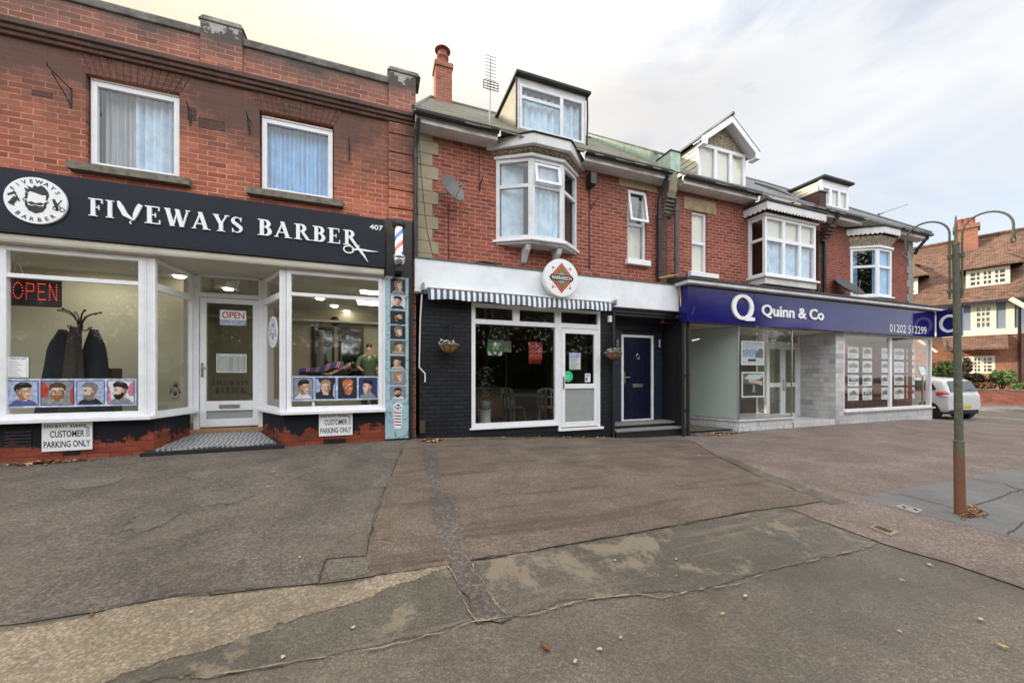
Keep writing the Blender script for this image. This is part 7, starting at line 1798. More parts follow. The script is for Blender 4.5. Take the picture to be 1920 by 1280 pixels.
# second flat roofed dormer, clapboard cheek
FY = .45; f0, f1 = P(1541, 398, FY).x, P(1591, 411, FY).x; fz1 = P(1538, 334, FY).z; fz0 = roofz(FY)
mb = MB().m('upvc_white'); mb.box(f0, f1, fz1-.16, fz1, FY, FY+.1); dm = mb.build('dormer', None, rf2, .004)
window(rf2, (f0, FY, fz0), (1, 0), f1-f0, fz1-.162-fz0, .09, .06, [('v', (f1-f0)*.33, .09, fz1-.25-fz0, .12), ('v', (f1-f0)*.66, .09, fz1-.25-fz0, .10)], 'glass_upper', name='dormer_window')
yb = FY+(fz1-fz0)/slope+.1
for x in (f0, f1):
    mb = MB().m('clapboard_cream'); s_ = -1 if x == f0 else 1
    for i in range(7):
        za = fz0+i*(fz1-fz0)/7; zb_ = fz0+(i+1)*(fz1-fz0)/7-.015; mb.hexa([(x, FY+.101, za), (x-.03*s_, FY+.101, za), (x-.03*s_, yb, za), (x, yb, za), (x-.012*s_, FY+.101, zb_), (x-.03*s_, FY+.101, zb_), (x-.03*s_, yb, zb_), (x-.012*s_, yb, zb_)])
    mb.build('dormer_cheek', None, rf2)
mb = MB().m('felt_black'); mb.box(f0-.08, f1+.10, fz1+.002, fz1+.07, FY-.12, yb+.2); mb.build('dormer_roof', None, rf2, .01)
mb = MB().m('room_dark'); back_box(mb, f0+.05, f1-.05, fz0, fz1-.02, FY+.2, FY+1.0); mb.build('room_lining', None, rf2)
curtain('cream blind filling the small flat roofed dormer', f0+.06, f1-.06, fz0+.05, fz1-.2, FY+.08, 'blind_cream', 3, .008, cat='blind', name='blind')
q = P(1531, 385, -.1); mb = MB().m('brick_soot'); mb.box(q.x-.14, q.x+.14, EZ-.1, P(1531, 366, -.1).z, -.26, .22); mb.build('party_wall_head', None, rf2, .01)
zq_ = P(1531, 366, -.1).z; mb = MB().m('lead_grey'); mb.slab([(q.x-.13, .221, EZ), (q.x-.13, 1.6, roofz(1.6)-.1), (q.x-.13, 1.6, roofz(1.6)+.12), (q.x-.13, .9, max(zq_, roofz(.9)+.15)), (q.x-.13, .221, zq_-.01)], (.26, 0, 0)); mb.box(q.x-.17, q.x+.17, zq_+.002, zq_+.05, -.29, .9); mb.build('party_wall_coping', None, rf2, .01)
q = P(1668, 400, 1.2); s = thing('tv_aerial', 'thin slanting television aerial above the far end of the slate roof', 'aerial', (q.x, 1.2, roofz(1.2)))
a, b = P(1647, 402, .8), P(1702, 383, 2.0); m_ = MB().m('steel_dull'); m_.tube([a, b], .016, 6); m_.tube([a, a+(b-a)*.12], .035, 6); m_.build('boom', None, s)
c = P(1651, 425, .9); m_ = MB().m('steel_dull'); m_.tube([(a.x+.1, a.y+.1, roofz(.9)-.1), a+(b-a)*.06], .012, 5); m_.build('mast', None, s)
# pipes
q = P(1546, 500, -.02)
pipe(ab, [(q.x+.2, -.24, EZ-.1), (q.x+.12, -.1, EZ-.4), (q.x, -.03, EZ-.65), (q.x, -.03, 2.5)], .045, 'gutter_black', collars=(3.4,))
m_ = MB().m('gutter_black'); m_.tube([(XE+.1, -.24, EZ-.1), (XE-.05, -.05, EZ-.45), (XE-.02, 0.02, EZ-.6)], .045, 8); m_.build('downpipe', None, ab)
q = P(1588, 541, -.15); dish('dark satellite dish lying low on the estate agent canopy', (q.x, -.15, q.z), (.0, -.72, .69), .40, 'dish_dark', foot=(q.x+.4, YU, q.z))

# --- navy fascia with white-edged canopy
an = thing('agent_sign', 'long glossy navy sign with a big white Q reading Quinn & Co', 'shop sign', (8, AF, 2.0))
ax0, ax1 = P(1289, 560, AF).x, P(1753, 600, AF).x
az1, az0 = P(1290, 534, AF).z, P(1290, 602, AF).z
ax1c = ax0+.0
sp1, sp2 = P(1414.5, 600, AF).x, None
mb = MB().m('navy_gloss'); mb.box(ax0, sp1-.004, az0, az1, AF, AF+.25); mb.build('panel', None, an, .006)
mb = MB().m('navy_gloss'); mb.box(sp1+.004, ax1, az0, az1, AF+.002, AF+.25); mb.build('panel', None, an, .006)
mb = MB().m('timber_white'); mb.box(ax0-.12, ax1+.25, az1+.012, az1+.085, AF-.14, YU-.01); mb.build('canopy_edge', None, ab, .006)
mb = MB().m('felt_black'); mb.hexa([(ax0-.16, AF-.17, az1+.087), (ax1+.28, AF-.17, az1+.087), (ax1+.28, YU-.012, az1+.087), (ax0-.16, YU-.012, az1+.087), (ax0-.16, AF-.15, az1+.14), (ax1+.28, AF-.15, az1+.14), (ax1+.28, YU-.012, az1+.26), (ax0-.16, YU-.012, az1+.26)]); mb.build('canopy', None, ab, .01)
mb = MB((0, AF, 0)).m('sign_letter')
def pa(px, py): q = P(px, py, AF); return q.x, q.z
ql, qr = pa(1373, 577)[0], pa(1411, 577)[0]; qt, qb = pa(1390, 552)[1], pa(1390, 600)[1]
qcx, qcz, qrx, qrz = (ql+qr)/2-.02, (qt+qb)/2, (qr-ql)/2*.88, (qt-qb)/2*.88
n = 28; stroke(mb, [(qcx+qrx*math.cos(2*math.pi*i/n), qcz+qrz*math.sin(2*math.pi*i/n)) for i in range(n+1)], [.07+.055*abs(math.cos(2*math.pi*i/n)) for i in range(n+1)], -.04, .04)
stroke(mb, [(qcx-.03, qb+.07), (qcx+.1, qb+.03), (qr+.03, qb+.035)], [.04, .10, .08], -.041, .04)
mb.build('initial', None, an)
mb = MB((0, AF, 0)); u0, v0 = pa(1427, 595); u1, v1 = pa(1543, 577); vt_ = pa(1427, 569)[1]
text(mb, 'Quinn & Co', u0, v0-.01, u1-u0, (vt_-v0)*.98, -.03, 'sign_letter', True, .03); mb.build('lettering', None, an)
mb = MB((0, AF, 0)); u0, v0 = pa(1668, 622); u1 = pa(1737, 622)[0]; vt_ = pa(1668, 607)[1]
text(mb, '01202 512299', u0, v0, u1-u0, vt_-v0, -.003, 'sign_letter', False); mb.build('telephone_number', None, an)
q = P(1755, 600, AF); px1_ = 1803
Xw = q.x; d = dirv(px1_, 600); pr1 = PXp(px1_, 600, Xw+.0)
s = thing('projecting_sign', 'navy sign board with a white O standing out from the far shop corner', 'sign', (Xw, AF, az0))
nY = pr1.y; W_ = AF-nY
mb = MB((Xw+.01, AF-.003, az0), (0, -1)).m('navy_gloss'); mb.box(0, W_, 0, az1-az0+.04, 0, .10); mb.build('panel', None, s, .006)
mb = MB((Xw+.01, AF-.003, az0), (0, -1)).m('sign_letter'); H_ = az1-az0; n = 26; stroke(mb, [(W_*.52+W_*.33*math.cos(2*math.pi*i/n), H_*.5+H_*.30*math.sin(2*math.pi*i/n)) for i in range(n+1)], .075, -.02, .02); mb.build('letter_o', None, s)
mb = MB().m('pole_grey'if False else 'pipe_grey'); mb.tube([P(1297, 590, AF-.01), P(1301, 583, AF-.02), P(1301, 575, AF-.01)], .006, 4); mb.build('loose_wire', None, an)

# --- shopfront
SF = -.15
gx_ = lambda p, Y=SF: P(p, 700, Y).x
c0 = gx_(1385); c1 = gx_(1486); d0x = gx_(1487); rv = gx_(1567); pl1 = gx_(1582); wE = gx_(1748)
bz = P(1385, 787, SF).z; bz2 = P(1585, 771, SF).z; gzA = gz(9, 0)
bk = (c0-.65, 1.6)
DYA = .90
mb = MB().m('mosaic_tile')
mb.slab([(c0, SF, -.6), (c1, SF, -.6), (c1+.05, DYA, -.6), (bk[0], bk[1], -.6)], (0, 0, .6+bz-.05)); mb.build('tiled_plinth', None, ab)
mb = MB().m('marble'); mb.slab([(c0-.02, SF-.04, bz-.049), (c1+.03, SF-.04, bz-.049), (c1+.08, DYA, bz-.049), (bk[0]-.04, bk[1], bz-.049)], (0, 0, .048)); mb.build('plinth_top', None, ab, .006)
mb = MB().m('mosaic_tile'); mb.box(pl1+.001, wE, -.6, bz2-.045, SF, SF+.35); mb.box(wE-.35, wE-.001, -.6, bz2-.046, SF+.351, 1.4); mb.build('tiled_plinth', None, ab)
mb = MB().m('marble'); mb.box(pl1+.001, wE+.05, bz2-.044, bz2, SF-.06, SF+.36); mb.box(wE-.36, wE+.05, bz2-.044, bz2-.001, SF+.361, 1.4); mb.build('window_board', None, ab, .006)
mb = MB().m('stone_tile'); mb.box(rv, pl1, -.6, az0-.002, SF-.002, SF+.3); mb.slab([(rv, SF+.3, -.6), (rv+.1, SF+.3, -.6), (gx_(1500, DYA)+.12, DYA+.05, -.6), (gx_(1500, DYA)+.0, DYA+.05, -.6)], (0, 0, az0+.6)); mb.build('tiled_pillar', None, ab)
stz = P(1487, 782, DYA).z
mb = MB().m('marble'); mb.box(c1+.06, rv-.004, -.6, P(1500, 790, SF).z, SF+.0, DYA+.2); mb.build('doorstep', None, ab, .01)
mb = MB().m('slab_grey'); mb.slab([(PWO+.3, SF-.2, gzA-.2), (c0-.02, SF-.2, gzA-.2), (bk[0]-.02, bk[1], gzA-.2), (PWO+.3, bk[1], gzA-.2)], (0, 0, .2+.03)); mb.build('lobby_floor', None, ab)
top = az0+.02
# frosted return, clear front and inner side of the left display
L_ = math.hypot(c0-bk[0], SF-bk[1])
window(ab, (bk[0], bk[1], bz), (c0-bk[0], SF-bk[1]), L_, top-bz, .02, .03, (), 'glass_frosted', 'chrome', name='display_window', bevel=0)
window(ab, (c0+.005, SF, bz), (1, 0), c1-c0-.005, top-bz, .02, .03, (), 'glass_shop', 'chrome', name='display_window', bevel=0)
window(ab, (c1+.035, SF+.03, bz), (.05, DYA-SF), DYA-SF-.05, top-bz, .02, .03, (), 'glass_shop', 'chrome', name='display_window', bevel=0)
# soffit and lobby walls
mb = MB().m('soffit_cream'); mb.face((PWO+.2, SF-.22, az0+.01), (wE, SF-.22, az0+.01), (wE, 4.5, az0+.01), (PWO+.2, 4.5, az0+.01)); mb.build('porch_soffit', None, ab)
mb = MB().m('room_white'); mb.face((PWO+.18, SF, -.5), (PWO+.18, 2.4, -.5), (PWO+.18, 2.4, az0), (PWO+.18, SF, az0)); mb.face((PWO+.18, 2.4, -.5), (bk[0]+.2, 2.4, -.5), (bk[0]+.2, 2.4, az0), (PWO+.18, 2.4, az0)); mb.build('lobby_wall', None, ab, recalc=False)
# glazed double door
e0, e1 = gx_(1436, DYA), gx_(1500, DYA)+.0; dzt = P(1436, 644, DYA).z; dzb = P(1500, 780, DYA).z
mb = MB((e0, DYA, 0)).m('upvc_white'); W_ = e1-e0; mb.box(0, .07, dzb, az0, -.02, .06); mb.box(W_-.07, W_, dzb, az0, -.02, .06); mb.box(.07, W_-.07, dzt-.03, dzt+.05, -.019, .06); mb.box(.07, W_-.07, dzb-.03, dzb, -.019, .06)
dfm = mb.build('door_frame', None, ab, .004)
mb = MB((e0, DYA, 0)).m('glass_dark'); mb.lface((.06, dzt+.04, .03), (W_-.06, dzt+.04, .03), (W_-.06, az0, .03), (.06, az0, .03)); mb.build('fanlight', None, dfm, recalc=False)
lw = (W_-.15)/2; dh_ = dzt-.035-dzb
for k in range(2):
    u = .072+k*(lw+.006); mb = MB((e0+u, DYA+.002, dzb+.004)).m('upvc_white'); mb.box(0, .10, 0, dh_-.01, 0, .05); mb.box(lw-.10, lw, 0, dh_-.01, 0, .05); mb.box(.10, lw-.10, 0, .11, .001, .05); mb.box(.10, lw-.10, dh_-.12, dh_-.01, .001, .05); mb.box(.10, lw-.10, dh_*.42, dh_*.48, .001, .05)
    dd = mb.build('door', None, ab, .004); mb = MB((e0+u, DYA+.002, dzb+.004)).m('glass_dark'); mb.lface((.09, .1, .025), (lw-.09, .1, .025), (lw-.09, dh_-.11, .025), (.09, dh_-.11, .025)); mb.build('pane', None, dd, recalc=False)
    mb = MB((e0+u, DYA, dzb)).m('chrome'); uu = lw-.06 if k == 0 else .04; mb.box(uu, uu+.025, .8, 1.15, -.05, -.03); mb.box(uu, uu+.025, .82, .84, -.03, 0); mb.box(uu, uu+.025, 1.11, 1.13, -.03, 0); mb.build('handle', None, dd)
# right display window
MX = gx_(1671.5)
Wl, Wr = MX-pl1, wE-MX; Hh = top-bz2
window(ab, (pl1, SF+.01, bz2), (1, 0), Wl, Hh, .06, .06, (), 'glass_shop', 'upvc_white', name='display_window')
window(ab, (MX+.002, SF+.01, bz2), (1, 0), Wr-.002, Hh, .06, .06, (), 'glass_shop', 'upvc_white', name='display_window')
window(ab, (wE-.04, SF+.08, bz2), (0, 1), 1.3, Hh, .05, .04, (), 'glass_shop', 'upvc_white', name='display_window')
# interior
ri = MB().m('room_white')
ri.face((pl1-.2, 4.4, -.2), (wE, 4.4, -.2), (wE, 4.4, top), (pl1-.2, 4.4, top)); ri.face((pl1-.02, SF+.3, -.2), (pl1-.02, 4.4, -.2), (pl1-.02, 4.4, top), (pl1-.02, SF+.3, top)); ri.face((wE-.03, 2.8, -.2), (wE-.03, 4.4, -.2), (wE-.03, 4.4, top), (wE-.03, 2.8, top))
ri.m('room_floor'); ri.face((PWO+.3, SF+.1, -.19), (wE-.04, SF+.1, -.19), (wE-.04, 4.4, -.19), (PWO+.3, 4.4, -.19)); ri.m('room_white'); ri.face((bk[0]+.25, 4.4, -.2), (pl1-.2, 4.4, -.2), (pl1-.2, 4.4, top), (bk[0]+.25, 4.4, top)); ri.build('office_room', None, ab, recalc=False)
ri = MB().m('room_white'); ri.face((pl1, SF+.07, top-.004), (wE-.06, SF+.07, top-.004), (wE-.06, 4.4, top-.004), (pl1, 4.4, top-.004)); ri.build('ceiling', None, ab, recalc=False)
for x, lab in ((14.1, 'long ceiling light in the estate agent office, left'), (15.9, 'long ceiling light in the estate agent office, right')):
    s = thing('ceiling_light', lab, 'ceiling light', (x, 2.0, top-.05)); mb = MB().m('lamp_tube'); mb.box(x-.6, x+.6, top-.05, top-.02, 1.95, 2.05); mb.build('tube', None, s); mb = MB().m('upvc_white'); mb.box(x-.65, x+.65, top-.019, top-.006, 1.9, 2.1); mb.build('fitting', None, s)
q = P(1608, 668, 1.6); mb = MB().m('photo_red'); mb.box(q.x-.7, q.x+1.5, .6, 1.9, 1.6, 1.63); tag(mb.build('red_reflection_panel'), 'red screen standing in for a window reflection behind the left property cards', 'screen')  # panel stands in for a red reflection in the agent window
s = thing('office_desk', 'white desk deep inside the estate agent office', 'desk', (14.6, 2.6, -.19)); mb = MB().m('upvc_white'); mb.box(14.0, 15.4, .52, .56, 2.3, 3.0); mb.build('desktop', None, s, .005)
for x in (14.1, 15.3): mb = MB().m('chrome'); mb.box(x-.03, x+.03, -.19, .519, 2.4, 2.9); mb.build('leg', None, s)
# hanging property cards
cols = [(1590, 1610, 'first'), (1617.7, 1635, 'second'), (1653, 1665, 'third'), (1677, 1695, 'fourth'), (1700, 1715, 'fifth')]
rows = [(649.5, 671, 'top'), (676, 698, 'upper middle'), (703, 723, 'lower middle'), (728, 751, 'bottom')]
tones = ['photo_grey', 'photo_blue', 'photo_olive', 'hair_grey', 'photo_dark']
YCd = .20
for ci, (xa_, xb_, cn) in enumerate(cols):
    zc = [P(1650, 640, YCd).z, P(1650, 760, YCd).z]
    sz = 0
    for ri_, (ya, yb_, rn) in enumerate(rows):
        xL, xR_ = P(xa_, 700, YCd).x, P(xb_, 700, YCd).x
        zt_, zb_ = P(1590, (649.5, 676, 703, 728)[ri_], YCd).z, P(1590, (671, 698, 723.5, 751)[ri_], YCd).z
        w, h = xR_-xL, zt_-zb_
        s = thing('property_card', f'house advertisement card, {rn} row, {cn} column from the pillar, in the agent window', 'property card', (xL, YCd, zb_), 'property cards hanging in the estate agent window')
        mb = MB((xL, YCd, zb_)).m('sign_white'); mb.box(0, w, 0, h, 0, .008); mb.build('card', None, s)
        mb = MB((xL, YCd, zb_)).m(tones[(ci*3+ri_*2) % 5]); mb.box(w*.07, w*.93, h*.40, h*.92, -.002, -.0002); mb.m('photo_white'); mb.lslab([(w*.07, h*.72), (w*.93, h*.72), (w*.93, h*.92), (w*.07, h*.92)], -.003, -.0021)
        rr_ = (ci*7+ri_*5) % 4; mb.m(('brick_house', 'hair_grey', 'curtain_cream', 'brick_red_far')[rr_]); mb.lslab([(w*.25, h*.50), (w*.78, h*.50), (w*.78, h*.70), (w*.52, h*.84), (w*.25, h*.70)], -.004, -.0031); mb.m('photo_dark'); mb.box(w*.35, w*.45, h*.55, h*.64, -.005, -.0041); mb.box(w*.58, w*.68, h*.55, h*.64, -.005, -.0041); mb.build('picture', None, s)
        mb = MB((xL, YCd, zb_)).m('black_paint')
        for k in range(3): mb.box(w*.1, w*(.6+.1*((ci+k) % 3)), h*(.08+.09*k), h*(.105+.09*k), -.002, -.0002)
        mb.build('caption', None, s)
for xa_ in (1600, 1626, 1659, 1686, 1707):
    xx = P(xa_, 700, YCd).x; mb = MB().m('steel_dull'); mb.tube([(xx, YCd+.012, bz2), (xx, YCd+.012, top)], .004, 4); tag(mb.build('display_cable'), {1600: 'thin cable behind the first column of property cards', 1626: 'thin cable behind the second column of property cards', 1659: 'thin cable behind the third column of property cards', 1686: 'thin cable behind the fourth column of property cards', 1707: 'thin cable behind the fifth column of property cards'}[xa_], 'cable')
# poster pictures in the left display
def frame_poster(label, x0, yt, yb, x1, Y, layers):
    a = P(x0, yt, Y); z0 = P(x0, yb, Y).z; w = P(x1, yt, Y).x-a.x; h = a.z-z0; s = thing('framed_poster', label, 'poster', (a.x, Y, z0))
    mb = MB((a.x, Y, z0)).m('sign_white'); mb.box(0, w, 0, h, 0, .015); mb.build('frame', None, s); mb = MB((a.x, Y, z0))
    for i, (m__, pl_) in enumerate(layers): mb.m(m__); mb.lslab([(w*x, h*y) for x, y in pl_], -.001-.0006*i, -.0002)
    mb.build('picture', None, s)
full = [(.05, .05), (.95, .05), (.95, .95), (.05, .95)]
frame_poster('pale coastal landscape poster, upper one in the left agent display', 1390, 638, 684, 1433, .1, [('photo_white', full), ('photo_blue', [(.05, .35), (.95, .40), (.95, .60), (.5, .66), (.05, .62)]), ('hair_grey', [(.6, .3), (.95, .3), (.95, .66), (.8, .7), (.62, .5)]), ('photo_white', [(.05, .05), (.95, .05), (.95, .3), (.05, .33)]), ('photo_navy', [(.28, .15), (.62, .15), (.62, .25), (.28, .25)])])
frame_poster('dark green landscape poster, lower one in the left agent display', 1391, 697, 745, 1433, .1, [('photo_dark', full), ('photo_olive', [(.05, .55), (.4, .5), (.95, .6), (.95, .95), (.05, .95)]), ('photo_white', [(.1, .75), (.35, .68), (.8, .72), (.95, .85), (.9, .92), (.3, .9)]), ('skin_c', [(.3, .58), (.6, .55), (.9, .45), (.9, .62), (.55, .7), (.3, .7)]), ('photo_grey', [(.45, .2), (.6, .2), (.56, .5), (.48, .5)])])
# desk chair + sloping price board near the corner
q = P(1735, 700, .3); s = thing('leaflet_stand', 'tilted framed sheet on a small shelf at the far corner window', 'leaflet stand', (q.x, .3, bz2)); mb = MB((q.x-.28, .3, q.z-.08), (1, 0)).frame((q.x-.28, .3, q.z-.08), (1, 0), -.25).m('photo_dark'); mb.box(0, .42, 0, .36, 0, .02); mb.m('photo_white'); mb.box(.03, .39, .03, .33, -.002, -.0002); mb.build('sheet', None, s); mb = MB().m('upvc_white'); mb.box(q.x-.4, q.x+.35, q.z-.13, q.z-.10, .2, .55); mb.build('shelf', None, s); mb = MB().m('chrome'); mb.box(q.x-.02, q.x+.02, bz2, q.z-.131, .35, .39); mb.build('leg', None, s)

# ================================================================== LAMP POST
lb = G(1800, 966); LX, LY = lb.x, lb.y; LZ0 = gz(LX, LY)
lp = thing('lamp_post', 'slender green lamp post with two empty curved arms, rusting towards its foot', 'lamp post', (LX, LY, LZ0))
H0 = CAMZ; kz = (CAMZ-LZ0)/(966-703)          # metres per pixel at the post
lean = Vector((-.035, .02, 0))
def lpz(py): return CAMZ+(703-py)*kz
def lpt(z): t_ = (z-LZ0)/3.1; return Vector((LX, LY, z))+lean*t_
ztop = lpz(458)
mb = MB().m('post_green'); r0 = .066
mb.tube([lpt(LZ0-.05), lpt(lpz(832)), lpt(lpz(826))], r0, 20, rs=[.042, .039, .038]); mb.tube([lpt(lpz(826.5)), lpt(lpz(640)), lpt(ztop)], .05, 20, rs=[.032, .029, .025]); mb.build('shaft', None, lp)
mb = MB().m('post_green'); mb.lathe(lpt(ztop), [(.028, -.01), (.028, .015), (.013, .03), (.012, .16), (.014, .17), (.013, .20), (.006, .29), (0, .30)], 14); mb.build('finial', None, lp)
for py in (715, 757, 826): mb = MB().m('crack_light'); c = lpt(lpz(py)); mb.tube([c-Vector((0, 0, .006)), c+Vector((0, 0, .006))], .034 if py < 800 else .042, 18); mb.build('band', None, lp)
u = Vector((.419, -.908, 0)).normalized()
for s_ in (-1, 1):
    r = .158; base = lpt(ztop); off = .042; zsp = lpz(447 if s_ < 0 else 455)+.06
    o = base+u*(s_*off); pth = [Vector((o.x, o.y, lpz(560))), Vector((o.x, o.y, zsp))]
    zsp += .03 if s_ > 0 else -.0
    for k in range(1, 15): a_ = math.pi*k/14; pth.append(Vector((o.x, o.y, zsp))+u*(s_*(r-r*math.cos(a_)))+Vector((0, 0, r*1.05*math.sin(a_))))
    pth.append(pth[-1]+Vector((0, 0, -.07)))
    mb = MB().m('post_green'); mb.tube(pth, .0095, 8); mb.tube([pth[-1], pth[-1]+Vector((0, 0, -.05))], .015, 8)
    e = pth[-1]+Vector((0, 0, -.075)); rd = Vector((math.cos(PHI), -math.sin(PHI), 0)); mb.tube([e+rd*(.022*math.cos(k*math.pi/6))+Vector((0, 0, .03*math.sin(k*math.pi/6))) for k in range(13)], .007, 6)
    for zz_ in (lpz(480), lpz(545)): mb.tube([Vector((o.x, o.y, zz_-.02)), Vector((o.x, o.y, zz_+.02))], .018, 8); mb.tube([Vector((o.x, o.y, zz_)), Vector((base.x, base.y, zz_))], .012, 6)
    mb.build('curved_arm', None, lp)

# ================================================================== FAR HOUSE across the side road
t = NT('tile_sunny') if False else None
Hx, Hy = 32.4, 3.5
hux = Vector((.319, -.948, 0)).normalized(); hn = Vector((-hux.y, hux.x, 0))
HO = Vector((Hx, Hy, 0))
def HL(px, py, d=0.0):
    p = PL(px, py, HO+hn*d, hn); r = p-HO; return r.dot(hux), p.z
fh = thing('far_house', 'large brick house with brown tiled roof and cream timbered windows across the side road', 'house', (Hx, Hy, -.4))
def hm(mat, d=0): return MB(HO, hux).m(mat)
ue = HL(1800, 571, -.3)[1]
ul, ur = -9.0, 9.5
band = HL(1850, 618)[1]; band0 = HL(1850, 629)[1]
wf = [HL(1820, 570), HL(1868, 619)]; wg = [HL(1800, 668), HL(1866, 700)]
mb = hm('render_blue'); wall_holes(mb, ul, ur, band, ue+.25, [(wf[0][0]+.25, wf[1][0]-.25, wf[1][1]+.12, wf[0][1]-.08)], 0, .1); mb.build('upper_wall', None, fh)
mb = hm('brick_house'); wall_holes(mb, ul, ur, -.5, band0, [(wg[0][0]+.0, wg[1][0], wg[1][1], wg[0][1])], -.06, .12); mb.lface((ul, -.5, -.06), (ul, band0, -.06), (ul, band0, 9), (ul, -.5, 9)); mb.lface((ul, -.5, 0), (ul, ue, 0), (ul, ue, 9), (ul, -.5, 9)); mb.build('lower_wall', None, fh)
mb = hm('timber_cream'); mb.box(ul, ur, band0, band, -.12, .02); mb.build('floor_band', None, fh)
for px in (1894, 1770, 1975): u_ = HL(px, 600)[0]; mb = hm('timber_cream'); mb.box(u_-.14, u_+.14, band+.002, ue+.1, -.05, -.001); mb.build('timber_post', None, fh)
def far_window(u0, u1, v0, v1, nc, nr, groups=1, d=-.04, par=None, fwid=.16):
    o = HO+hux*u0; fr_bars = []
    W_, H_ = u1-u0, v1-v0; gw = (W_-2*fwid)/groups
    for g in range(groups):
        if g: fr_bars.append(('v', fwid+g*gw, fwid, H_-fwid, .14))
        for c in range(1, nc): fr_bars.append(('v', fwid+g*gw+gw*c/nc, fwid, H_-fwid, .05))
    for r in range(1, nr): fr_bars.append(('h', fwid+(H_-2*fwid)*r/nr, fwid, W_-fwid, .06 if r != nr//2 else .10))
    f = window(par or fh, (o.x+hn.x*d, o.y+hn.y*d, v0), (hux.x, hux.y), W_, H_, fwid, .08, fr_bars, 'glass_upper', 'timber_cream', bevel=0)
    m_ = MB(HO, hux).m('curtain_cream' if groups == 1 else 'room_dark'); m_.lface((u0, v0, d+.25), (u1, v0, d+.25), (u1, v1, d+.25), (u0, v1, d+.25)); m_.build('net_curtain' if groups == 1 else 'dark_room', None, par or fh, recalc=False)
far_window(wf[0][0], wf[1][0], wf[1][1], wf[0][1], 3, 4, fwid=.22)
far_window(wg[0][0], wg[1][0], wg[1][1], wg[0][1], 2, 4, 3, fwid=.12)
# roof
hp_ = 1.19; rd_ = 3.3; rz_ = ue+hp_*(rd_+.4)
def hroof(d): return ue+hp_*(d+.4)
# hip at the left end towards the row, ridge falls back
uh = HL(1711, 478, rd_)[0]
mb = hm('clay_tile'); mb.slab([mb.W(ul-.3, ue, -.4), mb.W(ur, ue, -.4), mb.W(ur, rz_, rd_), mb.W(ul+1.5, rz_, rd_)], (0, 0, .12)); mb.slab([mb.W(ul-.3, ue, -.4), mb.W(ul+1.5, rz_, rd_), mb.W(ul-.3, ue, 7)], (0, 0, .12)); mb.slab([mb.W(ur, rz_, rd_), mb.W(ul+1.5, rz_, rd_), mb.W(ul-.3, ue, 7), mb.W(ur, ue, 7)], (0, 0, .12)); hr = mb.build('roof', None, fh)
mb = hm('gutter_black'); mb.box(ul-.3, ur, ue-.10, ue+.06, -.52, -.40); mb.build('gutter', None, fh)
mb = hm('clay_tile'); mb.tube([mb.W(ul+1.5, rz_+.14, rd_), mb.W(ur, rz_+.14, rd_)], .12, 8); mb.build('ridge', None, hr)
# chimney
a = HL(1790, 440, 3.0); b = HL(1834, 440, 3.0); zt = HL(1810, 425, 3.0)[1]
mb = hm('brick_house'); mb.box(a[0], b[0], hroof(2.4)-.3, zt-.25, 2.6, 3.6); mb.box(a[0]-.08, b[0]+.08, zt-.248, zt, 2.52, 3.68); mb.build('chimney', None, hr)
for i, px in enumerate((1801, 1812, 1822)): mb = hm('pot_terracotta'); u_ = HL(px, 420, 3.0)[0]; mb.lathe(mb.W(u_, zt+.002, 3.1), [(.18, 0), (.15, .1), (.13, .42), (.16, .46), (.16, .52)], 14); mb.build('chimney_pot', None, hr)
# dormers
def far_dormer(pl_, pt, pb, pr, d, groups, lab):
    a = HL(pl_, pt, d); b = HL(pr, pb, d); u0, u1, v1, v0 = a[0], b[0], a[1], HL(pl_, pb, d)[1]
    yb2 = d+(v1-hroof(d))/hp_+.3
    for uu in (u0, u1-.08): mb = hm('clay_tile'); mb.lslab([(uu, 0), (uu+.08, 0), (uu+.08, .1)], 0, .01) if False else None; mb.slab([mb.W(uu, v0-.2, d+.09), mb.W(uu, v1-.001, d+.09), mb.W(uu, v1-.001, yb2+.6)], hux*.08); mb.build('dormer_cheek', None, hr)
    far_window(u0, u1, v0, v1, 2, 3, groups, d, hr, .17)
    mb = hm('clay_tile'); e = .45; pk = v1+.95
    mb.slab([mb.W(u0-e, v1, d-.35), mb.W(u1+e, v1, d-.35), mb.W(u1-.3, pk, d+.9), mb.W(u0+.6, pk, d+.9)], (0, 0, .09)); mb.slab([mb.W(u1+e, v1, d-.35), mb.W(u1+e, v1+.1, d+2.2), mb.W(u1-.3, pk, d+.9)], (0, 0, .09)); mb.slab([mb.W(u0-e, v1, d-.35), mb.W(u0+.6, pk, d+.9), mb.W(u0-e, v1+.1, d+2.2)], (0, 0, .09)); mb.slab([mb.W(u0+.6, pk, d+.9), mb.W(u1-.3, pk, d+.9), mb.W(u1+.2, pk+.1, d+2.8), mb.W(u0-.2, pk+.1, d+2.8)], (0, 0, .09)); mb.build('dormer_roof', None, hr)
far_dormer(1811, 508, 542, 1894, .35, 3, '')
far_dormer(1690, 524, 557, 1721, .35, 1, '')
